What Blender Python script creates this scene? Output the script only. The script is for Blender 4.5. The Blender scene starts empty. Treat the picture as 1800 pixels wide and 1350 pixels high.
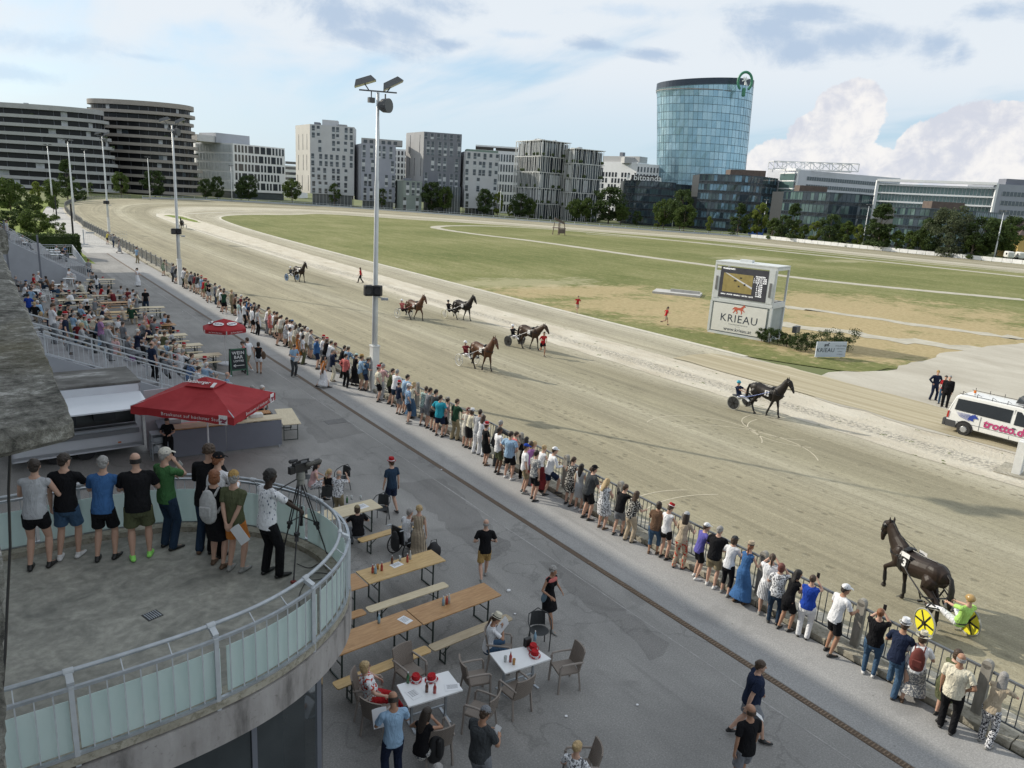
import bpy,bmesh,math,random
import numpy as np
from mathutils import Vector,Matrix
R=math.radians
SC=bpy.context.scene
COL=SC.collection
random.seed(7)
rng=np.random.default_rng(7)

# ---------------------------------------------------------------- camera
CAM_H=10.0
FPX=1300.0
_P,_RO,_YA=R(14.354),R(3.498),R(36.347)
_fw=np.array([math.sin(_YA)*math.cos(_P),math.cos(_YA)*math.cos(_P),-math.sin(_P)])
_rt=np.array([math.cos(_YA),-math.sin(_YA),0.0])
_up=np.cross(_rt,_fw)
CR=_rt*math.cos(_RO)+_up*math.sin(_RO)
CU=-_rt*math.sin(_RO)+_up*math.cos(_RO)
cam_d=bpy.data.cameras.new('camera')
cam_d.lens=26.0;cam_d.sensor_width=36.0
cam_d.clip_start=0.1;cam_d.clip_end=6000
cam=bpy.data.objects.new('camera',cam_d);COL.objects.link(cam)
cam.matrix_world=Matrix(((CR[0],CU[0],-_fw[0],0),(CR[1],CU[1],-_fw[1],0),(CR[2],CU[2],-_fw[2],CAM_H),(0,0,0,1)))
SC.camera=cam

def ray(px,py):
 return CR*(px-900)/FPX - CU*(py-675)/FPX + _fw
def at(px,py,z=0.0):
 """point of the horizontal plane z that the survey photo shows at this pixel"""
 d=ray(px,py);t=(z-CAM_H)/d[2]
 return Vector((d[0]*t,d[1]*t,z))
def atY(px,py,Y):
 d=ray(px,py);t=Y/d[1]
 return Vector((d[0]*t,Y,CAM_H+d[2]*t))
def atX(px,py,X):
 d=ray(px,py);t=X/d[0]
 return Vector((X,d[1]*t,CAM_H+d[2]*t))
def atD(px,py,D):
 """point at horizontal distance D"""
 d=ray(px,py);t=D/math.hypot(d[0],d[1])
 return Vector((d[0]*t,d[1]*t,CAM_H+d[2]*t))

# ---------------------------------------------------------------- sky and sun
SUN_EL,SUN_DIR=R(28.5),Vector((-0.485,0.875,0))
w=bpy.data.worlds.new('World');SC.world=w;w.use_nodes=True
nt=w.node_tree;N=nt.nodes;L=nt.links;N.clear()
def wn(t,**k):
 n=N.new(t)
 for a,b in k.items():setattr(n,a,b)
 return n
def wmath(op,a,b=None,c=None):
 n=wn('ShaderNodeMath',operation=op)
 for i,v in enumerate((a,b,c)):
  if v is None:continue
  if isinstance(v,(int,float)):n.inputs[i].default_value=v
  else:L.new(v,n.inputs[i])
 return n.outputs[0]
def wmix(f,a,b):
 n=wn('ShaderNodeMix',data_type='RGBA')
 for i,v in ((0,f),(6,a),(7,b)):
  if isinstance(v,(int,float)):n.inputs[i].default_value=v
  elif isinstance(v,tuple):n.inputs[i].default_value=(*v,1)
  else:L.new(v,n.inputs[i])
 return n.outputs[2]
def wss(v,lo,hi):
 n=wn('ShaderNodeMapRange',interpolation_type='SMOOTHSTEP')
 L.new(v,n.inputs[0]);n.inputs[1].default_value=lo;n.inputs[2].default_value=hi
 return n.outputs[0]
def wnoise(vec,scale,detail=6,rough=.55,dist=0):
 n=wn('ShaderNodeTexNoise');L.new(vec,n.inputs['Vector'])
 n.inputs['Scale'].default_value=scale;n.inputs['Detail'].default_value=detail
 n.inputs['Roughness'].default_value=rough;n.inputs['Distortion'].default_value=dist
 return n.outputs[0]
sky=wn('ShaderNodeTexSky',sky_type='NISHITA');sky.sun_disc=False
sky.sun_elevation=SUN_EL;sky.sun_rotation=math.atan2(SUN_DIR.x,SUN_DIR.y)
sky.altitude=150;sky.air_density=1.0;sky.dust_density=1.2
tc=wn('ShaderNodeTexCoord')
sep=wn('ShaderNodeSeparateXYZ');L.new(tc.outputs['Generated'],sep.inputs[0])
X,Y,Z=sep.outputs
az=wmath('ARCTAN2',X,Y)
el=wmath('ARCSINE',Z)
ae=wn('ShaderNodeCombineXYZ');L.new(az,ae.inputs[0]);L.new(el,ae.inputs[1])
AE=ae.outputs[0]
zz=wmath('MAXIMUM',Z,0.0);zz=wmath('ADD',zz,0.16)
pl=wn('ShaderNodeCombineXYZ');L.new(wmath('DIVIDE',X,zz),pl.inputs[0]);L.new(wmath('DIVIDE',Y,zz),pl.inputs[1])
mp=wn('ShaderNodeMapping');L.new(pl.outputs[0],mp.inputs[0]);mp.inputs['Rotation'].default_value=(0,0,R(-30));mp.inputs['Scale'].default_value=(1.0,.42,1)
veil_n=wnoise(mp.outputs[0],1.1,7,.55,.4)
mp2=wn('ShaderNodeMapping');L.new(AE,mp2.inputs[0]);mp2.inputs['Scale'].default_value=(1.3,9,1);mp2.inputs['Rotation'].default_value=(0,0,R(-2.5))
band=wnoise(mp2.outputs[0],1.3,4,.5,.2)
veil=wss(wmath('ADD',veil_n,wmath('MULTIPLY',band,.45)),.52,.72)
veil=wmath('MULTIPLY',veil,wmath('ADD',wmath('MULTIPLY',wss(el,.03,.17),.75),.25))
veil=wmath('ADD',wmath('MULTIPLY',veil,.80),.12)
warp=wnoise(AE,9,8,.64);warp2=wnoise(AE,30,6,.65)
mp3=wn('ShaderNodeMapping');L.new(AE,mp3.inputs[0]);mp3.inputs['Scale'].default_value=(1,2.0,1);warpw=wnoise(mp3.outputs[0],7,9,.66,.5)
def blob(cells,w1=.5,lo=-.10,hi=.10,nz=None):
 """cells: (px, py, rx, ry) ellipses of cloud given as directions"""
 out=None
 for (px,py,rx,ry) in cells:
  d=ray(px,py);a=math.atan2(d[0],d[1]);e=math.asin(d[2]/np.linalg.norm(d))
  u=wmath('MULTIPLY',wmath('SUBTRACT',az,a),FPX/rx)
  v=wmath('MULTIPLY',wmath('SUBTRACT',el,e),FPX/ry)
  q=wmath('SUBTRACT',1.0,wmath('SQRT',wmath('ADD',wmath('MULTIPLY',u,u),wmath('MULTIPLY',v,v))))
  out=q if out is None else wmath('MAXIMUM',out,q)
 s=wmath('ADD',out,wmath('MULTIPLY',wmath('SUBTRACT',warp if nz is None else nz,.5),w1*2.2))
 s=wmath('ADD',s,wmath('MULTIPLY',wmath('SUBTRACT',warp2,.5),w1*.9))
 return wss(s,lo,hi)
cum=blob([(1490,205,52,50),(1462,245,70,48),(1425,285,90,40),(1400,305,120,30),(1500,290,80,40),
   (1640,265,60,42),(1570,300,60,30),(1700,262,80,60),(1790,235,60,42),(1760,290,150,50)],.46,-.02,.06)
grey=blob([(600,25,120,42),(700,35,110,50),(740,8,120,30),(800,78,70,14),(640,60,70,22),(1360,55,80,40),(1400,88,50,26),(1510,68,90,26),(1650,80,45,34),(1690,90,20,24),
             (1420,20,120,26),(1150,95,60,14),(1040,78,50,12),(1740,20,60,16)],1.25,-.08,1.0,warpw)
thin=blob([(110,80,150,22),(30,130,70,14),(250,100,60,8),(1100,20,90,16),(900,60,60,10)],1.2,-.1,.8,warpw)
lump=wnoise(AE,34,6,.62,.3);lump2=wnoise(AE,11,4,.5)
cumcol=wmix(wss(wmath('ADD',wmath('MULTIPLY',lump,.6),wmath('MULTIPLY',lump2,.55)),.47,.70),(7.1,6.9,6.75),(5.0,5.15,5.75))
base=wmix(veil,wmix(.5,sky.outputs[0],(3.3,5.3,7.2)),(6.15,6.5,6.85))
hz=wss(el,.16,-.02)
base=wmix(wmath('MULTIPLY',hz,.45),base,(4.2,5.5,6.6))
base=wmix(wmath('MULTIPLY',grey,.80),base,(3.1,4.05,5.4))
base=wmix(wmath('MULTIPLY',thin,.5),base,(3.9,5.1,6.5))
base=wmix(wmath('MULTIPLY',cum,.93),base,cumcol)
bg=wn('ShaderNodeBackground');L.new(base,bg.inputs[0]);bg.inputs[1].default_value=0.118
wo=wn('ShaderNodeOutputWorld');L.new(bg.outputs[0],wo.inputs[0])

sun_d=bpy.data.lights.new('sun','SUN');sun_d.energy=3.8;sun_d.angle=R(0.6);sun_d.color=(1.0,.93,.80)
sun=bpy.data.objects.new('sun',sun_d);COL.objects.link(sun)
sdir=Vector((SUN_DIR.x*math.cos(SUN_EL),SUN_DIR.y*math.cos(SUN_EL),math.sin(SUN_EL)))
sun.rotation_euler=sdir.to_track_quat('Z','Y').to_euler()
SC.view_settings.view_transform='Standard';SC.view_settings.look='None'
SC.view_settings.exposure=0.20;SC.view_settings.gamma=1.0
SC.view_settings.use_curve_mapping=False
SC.cycles.use_light_tree=False;w.cycles.sampling_method='MANUAL';w.cycles.sample_map_resolution=1024;SC.cycles.max_bounces=6;SC.cycles.diffuse_bounces=3;SC.cycles.glossy_bounces=3
SC.cycles.transmission_bounces=4;SC.cycles.transparent_max_bounces=6

# ---------------------------------------------------------------- materials
_m={}
def mat(name,col,rough=.8,var=.12,scale=6.0,bump=.0,metal=0.0,spec=.5,coords='Object',stretch=None,bscale=None,detail=5,trans=0,ior=None,alpha=None):
 if name in _m:return _m[name]
 m=bpy.data.materials.new(name);_m[name]=m;m.use_nodes=True
 t=m.node_tree;n=t.nodes;l=t.links
 b=n['Principled BSDF'];b.inputs['Roughness'].default_value=rough;b.inputs['Metallic'].default_value=metal
 b.inputs['Specular IOR Level'].default_value=spec
 if trans:b.inputs['Transmission Weight'].default_value=trans
 if alpha is not None:b.inputs['Alpha'].default_value=alpha
 c=n.new('ShaderNodeTexCoord');v=c.outputs[coords]
 if stretch:
  mpn=n.new('ShaderNodeMapping');l.new(v,mpn.inputs[0]);mpn.inputs['Scale'].default_value=stretch;v=mpn.outputs[0]
 no=n.new('ShaderNodeTexNoise');no.inputs['Scale'].default_value=scale;no.inputs['Detail'].default_value=detail;no.inputs['Roughness'].default_value=.6
 l.new(v,no.inputs['Vector'])
 r=n.new('ShaderNodeValToRGB');r.color_ramp.elements[0].position=.3;r.color_ramp.elements[1].position=.7
 r.color_ramp.elements[0].color=(*[max(0,x*(1-var)) for x in col],1);r.color_ramp.elements[1].color=(*[min(1,x*(1+var)) for x in col],1)
 l.new(no.outputs[0],r.inputs[0]);l.new(r.outputs[0],b.inputs['Base Color'])
 if bump:
  n2=n.new('ShaderNodeTexNoise');n2.inputs['Scale'].default_value=bscale or scale*4;n2.inputs['Detail'].default_value=4
  l.new(v,n2.inputs['Vector'])
  bp=n.new('ShaderNodeBump');bp.inputs['Strength'].default_value=bump;bp.inputs['Distance'].default_value=.02
  l.new(n2.outputs[0],bp.inputs['Height']);l.new(bp.outputs[0],b.inputs['Normal'])
 return m

class NT:
 """small helper for richer node materials"""
 def __init__(s,name,rough=.85,spec=.3,metal=0):
  s.m=bpy.data.materials.new(name);_m[name]=s.m;s.m.use_nodes=True
  s.t=s.m.node_tree;s.n=s.t.nodes;s.l=s.t.links;s.b=s.n['Principled BSDF']
  s.b.inputs['Roughness'].default_value=rough;s.b.inputs['Specular IOR Level'].default_value=spec;s.b.inputs['Metallic'].default_value=metal
  s.c=s.n.new('ShaderNodeTexCoord');s.obj=s.c.outputs['Object'];s.uv=s.c.outputs['UV']
 def map(s,v,scale=(1,1,1),rot=0,loc=(0,0,0)):
  k=s.n.new('ShaderNodeMapping');s.l.new(v,k.inputs[0]);k.inputs['Scale'].default_value=scale;k.inputs['Rotation'].default_value=(0,0,rot);k.inputs['Location'].default_value=loc
  return k.outputs[0]
 def noise(s,v,scale,detail=5,rough=.6,dist=0):
  k=s.n.new('ShaderNodeTexNoise');s.l.new(v,k.inputs['Vector']);k.inputs['Scale'].default_value=scale
  k.inputs['Detail'].default_value=detail;k.inputs['Roughness'].default_value=rough;k.inputs['Distortion'].default_value=dist
  return k.outputs[0]
 def voro(s,v,scale,feature='F1'):
  k=s.n.new('ShaderNodeTexVoronoi');s.l.new(v,k.inputs['Vector']);k.inputs['Scale'].default_value=scale;k.feature=feature
  return k.outputs['Distance']
 def ramp(s,f,stops):
  k=s.n.new('ShaderNodeValToRGB');s.l.new(f,k.inputs[0]);e=k.color_ramp.elements
  while len(e)<len(stops):e.new(.5)
  for q,(p,c) in zip(e,stops):
   q.position=p;q.color=(*c,1) if isinstance(c,tuple) else (c,c,c,1)
  return k.outputs[0]
 def mix(s,f,a,b,mode='MIX'):
  k=s.n.new('ShaderNodeMix');k.data_type='RGBA';k.blend_type=mode
  for i,v in ((0,f),(6,a),(7,b)):
   if isinstance(v,(int,float)):k.inputs[i].default_value=v
   elif isinstance(v,tuple):k.inputs[i].default_value=(*v,1)
   else:s.l.new(v,k.inputs[i])
  return k.outputs[2]
 def math(s,op,a,b=0.0):
  k=s.n.new('ShaderNodeMath');k.operation=op
  for i,v in enumerate((a,b)):
   if isinstance(v,(int,float)):k.inputs[i].default_value=v
   else:s.l.new(v,k.inputs[i])
  return k.outputs[0]
 def bump(s,h,strength=.4,dist=.02):
  k=s.n.new('ShaderNodeBump');k.inputs['Strength'].default_value=strength;k.inputs['Distance'].default_value=dist
  s.l.new(h,k.inputs['Height']);s.l.new(k.outputs[0],s.b.inputs['Normal'])
 def color(s,c):s.l.new(c,s.b.inputs['Base Color']);return s.m

# ---------------------------------------------------------------- mesh helper
class MB:
 def __init__(s):s.v=[];s.f=[];s.uv=None
 def add(s,vs,fs):
  o=len(s.v);s.v += [tuple(map(float,p)) for p in vs];s.f += [tuple(i+o for i in f) for f in fs];return s
 def box(s,c,d,rz=0.0,tilt=None):
  x,y,z=d[0]/2,d[1]/2,d[2]/2
  vs=[Vector((a*x,b*y,e*z)) for e in (-1,1) for a,b in ((-1,-1),(1,-1),(1,1),(-1,1))]
  M=Matrix.Rotation(rz,3,'Z')
  if tilt is not None:M=M @ tilt
  vs=[M @ v + Vector(c) for v in vs]
  return s.add(vs,[(3,2,1,0),(4,5,6,7),(0,1,5,4),(1,2,6,5),(2,3,7,6),(3,0,4,7)])
 def bar(s,a,b,w,h=None,up=(0,0,1)):
  """rectangular bar from a to b"""
  a,b=Vector(a),Vector(b);h=h or w;t=(b-a)
  if t.length<1e-6:return s
  t.normalize();u=Vector(up)
  if abs(t.dot(u))>.99:u=Vector((0,1,0)) if abs(t.y)<.9 else Vector((1,0,0))
  sd=t.cross(u).normalized();u=sd.cross(t)
  vs=[p + sd*(i*w/2) + u*(j*h/2) for p in (a,b) for i,j in ((-1,-1),(1,-1),(1,1),(-1,1))]
  return s.add(vs,[(0,1,2,3),(7,6,5,4),(4,5,1,0),(5,6,2,1),(6,7,3,2),(7,4,0,3)])
 def loft(s,rings,cap=True,closed=False):
  """rings: list of equal-length point lists"""
  n=len(rings[0]);o=len(s.v)
  for r in rings:s.v += [tuple(map(float,p)) for p in r]
  m=len(rings)
  for i in range(m-1 + (1 if closed else 0)):
   a=o+i*n;b=o+((i+1) % m)*n
   for j in range(n):k=(j+1) % n;s.f.append((a+j,a+k,b+k,b+j))
  if cap and not closed:
   s.f.append(tuple(o+j for j in range(n))[::-1]);s.f.append(tuple(o+(m-1)*n+j for j in range(n)))
  return s
 def tube(s,pts,r,n=8,side=None,flat=1.0,round_=True,closed=False):
  """tapered tube; r number or list; side = lateral axis, flat = ry/rx"""
  P=[Vector(p) for p in pts];m=len(P)
  rr=[r]*m if isinstance(r,(int,float)) else list(r)
  fl=[flat]*m if isinstance(flat,(int,float)) else list(flat)
  rings=[];prev=None
  for i in range(m):
   if closed:t=P[(i+1) % m]-P[i-1]
   else:t=P[min(i+1,m-1)]-P[max(i-1,0)]
   t.normalize()
   if side is not None:sd=Vector(side);sd=sd-t*sd.dot(t)
   elif prev is not None:sd=prev-t*prev.dot(t)
   else:
    sd=Vector((1,0,0)) if abs(t.x)<.9 else Vector((0,1,0));sd=sd-t*sd.dot(t)
   if sd.length<1e-5:sd=t.orthogonal()
   sd.normalize();prev=sd;u=t.cross(sd)
   def ring(c,k):return [c + sd*(math.cos(a)*rr[i]*k) + u*(math.sin(a)*rr[i]*fl[i]*k) for a in [2*math.pi*j/n for j in range(n)]]
   if round_ and not closed and i == 0:
    rings.append(ring(P[i]-t*rr[i]*.75,.35));rings.append(ring(P[i]-t*rr[i]*.45,.78))
   rings.append(ring(P[i],1))
   if round_ and not closed and i == m-1:
    rings.append(ring(P[i]+t*rr[i]*.45,.78));rings.append(ring(P[i]+t*rr[i]*.75,.35))
  return s.loft(rings,closed=closed)
 def cyl(s,a,b,r,n=16,r2=None):
  return s.tube([a,b],[r,r if r2 is None else r2],n=n,round_=False)
 def ell(s,c,r,n=12,m=8,M=None):
  c=Vector(c);rings=[]
  for i in range(1,m):
   p=math.pi*i/m
   rg=[Vector((r[0]*math.sin(p)*math.cos(q),r[1]*math.sin(p)*math.sin(q),-r[2]*math.cos(p))) for q in [2*math.pi*j/n for j in range(n)]]
   rings.append([c+(M @ v if M else v) for v in rg])
  return s.loft(rings)
 def prism(s,poly,z0,z1):
  n=len(poly);s.add([(p[0],p[1],z0) for p in poly]+[(p[0],p[1],z1) for p in poly],
   [tuple(range(n))[::-1],tuple(range(n,2*n))]+[(i,(i+1) % n,n+(i+1) % n,n+i) for i in range(n)]);return s
 def lathe(s,prof,c=(0,0,0),n=20):
  rings=[[(c[0]+r*math.cos(a),c[1]+r*math.sin(a),c[2]+z) for a in [2*math.pi*j/n for j in range(n)]] for r,z in prof]
  return s.loft(rings)
 def mesh(s,name,m=None,smooth=False):
  me=bpy.data.meshes.new(name);me.from_pydata(s.v,[],s.f)
  if m:me.materials.append(m)
  if smooth:me.polygons.foreach_set('use_smooth',[True]*len(me.polygons))
  me.update();return me
 def build(s,name,m=None,parent=None,smooth=False,loc=None,rz=0,bevel=0):
  me=s.mesh(name,m,smooth);o=bpy.data.objects.new(name,me);COL.objects.link(o)
  if parent:o.parent=parent
  if loc is not None:o.location=loc
  if rz:o.rotation_euler=(0,0,rz)
  if bevel:
   b=o.modifiers.new('b','BEVEL');b.width=bevel;b.segments=2;b.limit_method='ANGLE'
  return o
def tag(o,label=None,cat=None,group=None,kind=None):
 if label:o['label']=label
 if cat:o['category']=cat
 if group:o['group']=group
 if kind:o['kind']=kind
 return o
def empty(name,loc=(0,0,0),rz=0,**k):
 o=bpy.data.objects.new(name,None);COL.objects.link(o);o.location=loc;o.rotation_euler=(0,0,rz);o.empty_display_size=.2
 return tag(o,**k)
_kids={}
def link(o,parent=None):
 COL.objects.link(o)
 if parent:o.parent=parent
 return o
def kids(o):return [c for c in o.children]
def dup(root,loc=None,rz=None,label=None,group=None,scale=None):
 def rec(o,par):
  c=o.copy();COL.objects.link(c)
  if par is not None:c.parent=par
  for ch in kids(o):rec(ch,c)
  return c
 c=rec(root,None)
 if loc is not None:c.location=loc
 if rz is not None:c.rotation_euler=(0,0,rz)
 if scale:c.scale=scale if not isinstance(scale,(int,float)) else (scale,)*3
 if label:c['label']=label
 if group:c['group']=group
 return c
def text_mesh(s,size,bold=0.0,name='t',shear=0,ext=0.0,space=1.0,align='CENTER'):
 cu=bpy.data.curves.new(name,'FONT');cu.body=s;cu.size=size;cu.align_x=align;cu.align_y='CENTER'
 cu.offset=bold;cu.shear=shear;cu.extrude=ext;cu.space_character=space;cu.resolution_u=2
 o=bpy.data.objects.new(name,cu);COL.objects.link(o)
 bpy.context.view_layer.update()
 me=bpy.data.meshes.new_from_object(o.evaluated_get(bpy.context.evaluated_depsgraph_get()))
 bpy.data.objects.remove(o);return me
def text(s,size,m,parent=None,M=None,name='lettering',**k):
 me=text_mesh(s,size,name=name,**k);me.materials.clear();me.materials.append(m)
 o=bpy.data.objects.new(name,me);COL.objects.link(o)
 if parent:o.parent=parent
 if M is not None:o.matrix_local=M
 return o
def frame(o,x,z):
 """matrix whose local X, Y are the two given directions (Y is 'up' of lettering)"""
 x=Vector(x).normalized();y=Vector(z);y=(y-x*y.dot(x)).normalized();n=x.cross(y)
 return Matrix(((x.x,y.x,n.x,o[0]),(x.y,y.y,n.y,o[1]),(x.z,y.z,n.z,o[2]),(0,0,0,1)))
# ---------------------------------------------------------------- ground, track, grass
def jag(pts,amp,step=1.5,seed=1):
 r=random.Random(seed);out=[]
 n=len(pts)
 for i in range(n):
  a=Vector(pts[i][:2]);b=Vector(pts[(i+1) % n][:2]);k=max(1,int((b-a).length/step))
  k=min(k,160)
  for j in range(k):
   p=a.lerp(b,j/k);out.append((p.x+r.uniform(-amp,amp),p.y+r.uniform(-amp,amp)))
 return out
def sheet(name,pts,z,m,kind='structure',amp=0,step=1.5,label=None,cat=None):
 if amp:pts=jag(pts,amp,step,len(name)+int(abs(pts[0][0])))
 bm=bmesh.new();vs=[bm.verts.new((p[0],p[1],z)) for p in pts]
 f=bm.faces.new(vs)
 if f.normal.z<0:f.normal_flip()
 bmesh.ops.triangulate(bm,faces=[f]);me=bpy.data.meshes.new(name);bm.to_mesh(me);bm.free()
 for p in me.polygons:
  if p.normal.z<0:p.flip()
 me.materials.append(m);o=bpy.data.objects.new(name,me);COL.objects.link(o)
 if kind:o['kind']=kind
 return o
def pxs(l,z=0):return [tuple(at(x,y,z)[:2]) for x,y in l]
def resample(pts,n):
 P=np.array([p[:2] for p in pts],float);d=np.r_[0,np.cumsum(np.hypot(*np.diff(P,axis=0).T))]
 t=np.linspace(0,d[-1],n);return np.c_[np.interp(t,d,P[:,0]),np.interp(t,d,P[:,1])],t
def smooth(pts,k=3):
 P=[Vector(p[:2]) for p in pts]
 for _ in range(k):
  Q=[P[0]]
  for a,b in zip(P,P[1:]):Q += [a.lerp(b,.25),a.lerp(b,.75)]
  Q.append(P[-1]);P=Q
 return [tuple(p) for p in P]
def offset_line(pts,w):
 P=[Vector(p[:2]) for p in pts];out=[]
 for i,p in enumerate(P):
  t=(P[min(i+1,len(P)-1)]-P[max(i-1,0)]).normalized();out.append(tuple(p+Vector((-t.y,t.x))*w))
 return out
def path_poly(pts,w):return offset_line(pts,w/2)+offset_line(pts,-w/2)[::-1]

g=NT('meadow_soil',.95)
c=g.ramp(g.noise(g.map(g.obj,(.02,.02,.02)),1,6),[(.3,(.10,.125,.045)),(.7,(.17,.18,.08))])
g.color(c)
sheet('ground',[(-3000,-3000),(3000,-3000),(3000,3000),(-3000,3000)],-.05,g.m)

g=NT('track_sand',.95,.15)
sp=g.n.new('ShaderNodeSeparateXYZ');g.l.new(g.uv,sp.inputs[0])
prof=g.ramp(g.math('DIVIDE',sp.outputs[0],27.3),[(0,(.41,.38,.285)),(.035,(.36,.33,.24)),(.10,(.31,.28,.195)),(.28,(.325,.295,.21)),(.36,(.40,.37,.275)),(.42,(.31,.285,.20)),
  (.53,(.275,.25,.175)),(.585,(.44,.405,.31)),(.64,(.52,.485,.39)),(.76,(.49,.455,.365)),(.82,(.365,.335,.25)),(.93,(.40,.37,.285)),(1,(.52,.485,.395))])
st1=g.noise(g.map(g.uv,(1.6,.012,1)),1.3,5,.6,.15)
st2=g.noise(g.map(g.uv,(7,.05,1)),1.6,4,.65,.3)
mot=g.noise(g.map(g.uv,(.5,.12,1)),1.0,6,.62,.6)
k=g.math('ADD',g.math('MULTIPLY',st1,.75),g.math('ADD',g.math('MULTIPLY',st2,.42),g.math('MULTIPLY',mot,.55)))
fac=g.ramp(g.math('DIVIDE',k,1.72),[(.34,.58),(.46,.86),(.55,1.06),(.68,1.42)])
c=g.mix(1.0,prof,fac,'MULTIPLY')
hv=g.voro(g.map(g.uv,(1.0,.62,1)),2.6);hm=g.noise(g.map(g.uv,(.55,.07,1)),1.0,4,.6)
hoof=g.math('MULTIPLY',g.ramp(hv,[(.13,1.0),(.27,0.0)]),g.ramp(hm,[(.44,0.0),(.56,1.0)]))
c=g.mix(g.math('MULTIPLY',hoof,.62),c,(.13,.115,.08))
clod=g.noise(g.uv,6,5,.75)
c=g.mix(g.ramp(clod,[(.52,0.0),(.66,.6)]),c,(.20,.18,.125));c=g.mix(g.ramp(clod,[(.30,.45),(.42,0.0)]),c,(.50,.47,.37))
gr_=g.noise(g.uv,26,3,.8);c=g.mix(g.ramp(gr_,[(.50,0.0),(.70,.55)]),c,(.17,.15,.105));c=g.mix(g.ramp(gr_,[(.30,.45),(.44,0.0)]),c,(.55,.52,.42))
g.bump(g.math('ADD',g.math('MULTIPLY',clod,.8),g.math('SUBTRACT',st2,g.math('MULTIPLY',hoof,.8))),.55,.05)
TRACK=g.color(c)
outer=[(16.25,-45),(16.25,60),(16.3,120),(16.8,165),(18,196),(20,224),(23.5,248),(29,274),(38,299),(52,322),(72,336),(95,339),(122,326),(160,288),(203,247)]
outer=outer[:14]+[tuple(p) for p in pxs([(1180,408.5),(1260,413),(1325,418),(1440,430),(1560,442),(1680,453.5),(1797,465),(1900,476)])]
outer.append((outer[-1][0]-5,-70));outer=smooth(outer,2)
farin=pxs([(480,373),(560,375),(700,384.5),(850,393.5),(1030,406),(1205,419),(1320,430),(1560,455),(1800,478)])
farin.append((farin[-1][0]-15,-70))
inner=[(43.4,-45),(43.2,30),(43.2,62),(43.5,79),(43.9,110),(45.3,149),(47.6,177),(50.5,197),(56,210),(66,220),(80,226)]+farin[1:]
inner=smooth(inner,2)
def ribbon(name,segs,z,m,nc=10):
 verts,uvs,faces=[],[],[];vv=0;rows=[]
 for (oa,ia,n) in segs:
  O,to=resample(oa,n);I,ti=resample(ia,n)
  for i in range(n):
   if rows and i == 0:continue
   rows.append((O[i],I[i],vv+(to[i]+ti[i])/2))
  vv += (to[-1]+ti[-1])/2
 for (o,i_,v) in rows:
  for j in range(nc+1):
   s=j/nc;p=o*(1-s)+i_*s;verts.append((p[0],p[1],z));uvs.append((s*27.3,v))
 nr=len(rows)
 for r_ in range(nr-1):
  for j in range(nc):
   a=r_*(nc+1)+j;faces.append((a,a+1,a+nc+2,a+nc+1))
 me=bpy.data.meshes.new(name);me.from_pydata(verts,[],faces);me.materials.append(m)
 ul=me.uv_layers.new(name='UVMap')
 for l in me.loops:ul.data[l.index].uv=uvs[l.vertex_index]
 for p in me.polygons:
  if p.normal.z<0:p.flip()
 o=bpy.data.objects.new(name,me);COL.objects.link(o);o['kind']='structure';return o
def cut(pts,a,b):
 """part of polyline between nearest vertices to a and b"""
 ia=min(range(len(pts)),key=lambda i:(pts[i][0]-a[0])**2+(pts[i][1]-a[1])**2)
 ib=min(range(len(pts)),key=lambda i:(pts[i][0]-b[0])**2+(pts[i][1]-b[1])**2)
 return pts[ia:ib+1]
lmo=[(16.25,-45),(16.3,120),(20,224),(52,322),(122,326),(203,247),(235,125),outer[-1]]
lmi=[(43.4,-45),(43.9,110),(49.5,192),(66,220),farin[1],farin[4],farin[6],farin[-1]]
segs=[(cut(outer,lmo[i],lmo[i+1]),cut(inner,lmi[i],lmi[i+1]),26) for i in range(len(lmo)-1)]
ribbon('race_track',segs,0.0,TRACK)

g=NT('strip_gravel',.95,.2)
xx=g.n.new('ShaderNodeSeparateXYZ');g.l.new(g.obj,xx.inputs[0])
n1=g.noise(g.map(g.obj,(1,.35,1)),.8,6,.6);n2=g.noise(g.obj,5.5,5,.7);n3=g.noise(g.map(g.obj,(1,.1,1)),.5,4)
c=g.ramp(n1,[(.3,(.47,.42,.33)),(.7,(.62,.58,.49))])
cen=g.math('ADD',xx.outputs[0],g.math('MULTIPLY',n3,3.0))
ln=g.math('SUBTRACT',1.0,g.math('MULTIPLY',g.math('ABSOLUTE',g.math('SUBTRACT',cen,36.0)),1.1))
stones=g.math('MULTIPLY',g.ramp(ln,[(.0,0.0),(.6,1.0)]),g.ramp(n2,[(.46,0.0),(.56,1.0)]))
c=g.mix(g.math('MULTIPLY',stones,.75),c,(.20,.19,.17))
weeds=g.math('MULTIPLY',g.ramp(g.noise(g.obj,1.7,3,.5),[(.66,0.0),(.70,1.0)]),g.ramp(n2,[(.45,0.0),(.5,1.0)]))
c=g.mix(weeds,c,(.12,.14,.05))
g.bump(g.math('ADD',n2,g.math('MULTIPLY',n1,2)),.8,.08)
g.color(c);GRAVEL=g.m
strip=[(32.7,-45),(32.6,40),(33.2,91),(33.9,136),(34.8,170),(36.2,195),(38.5,207),(41.5,209),(43.5,203),(42.5,180),(41,150),(39.4,115),(38.3,80),(37.3,50),(37.5,20),(37.6,-45)]
sheet('gravel_strip',strip,.012,GRAVEL,amp=.12,step=1.0)
g=NT('fence_gravel',.95,.2);n1=g.noise(g.obj,3,6,.7);n2=g.noise(g.obj,14,3,.6)
c=g.ramp(n1,[(.3,(.40,.36,.28)),(.7,(.60,.56,.47))]);c=g.mix(g.ramp(n2,[(.58,0.0),(.66,.6)]),c,(.25,.22,.17));g.bump(n2,.6,.04);FG=g.color(c)
edge=[(16.0,-45),(16.0,150),(16.6,185),(19,224)]
sheet('gravel_margin',edge+[(20,224),(17.6,185),(17.0,150),(16.95,-45)],.008,FG,amp=.06,step=1.2)
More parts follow.
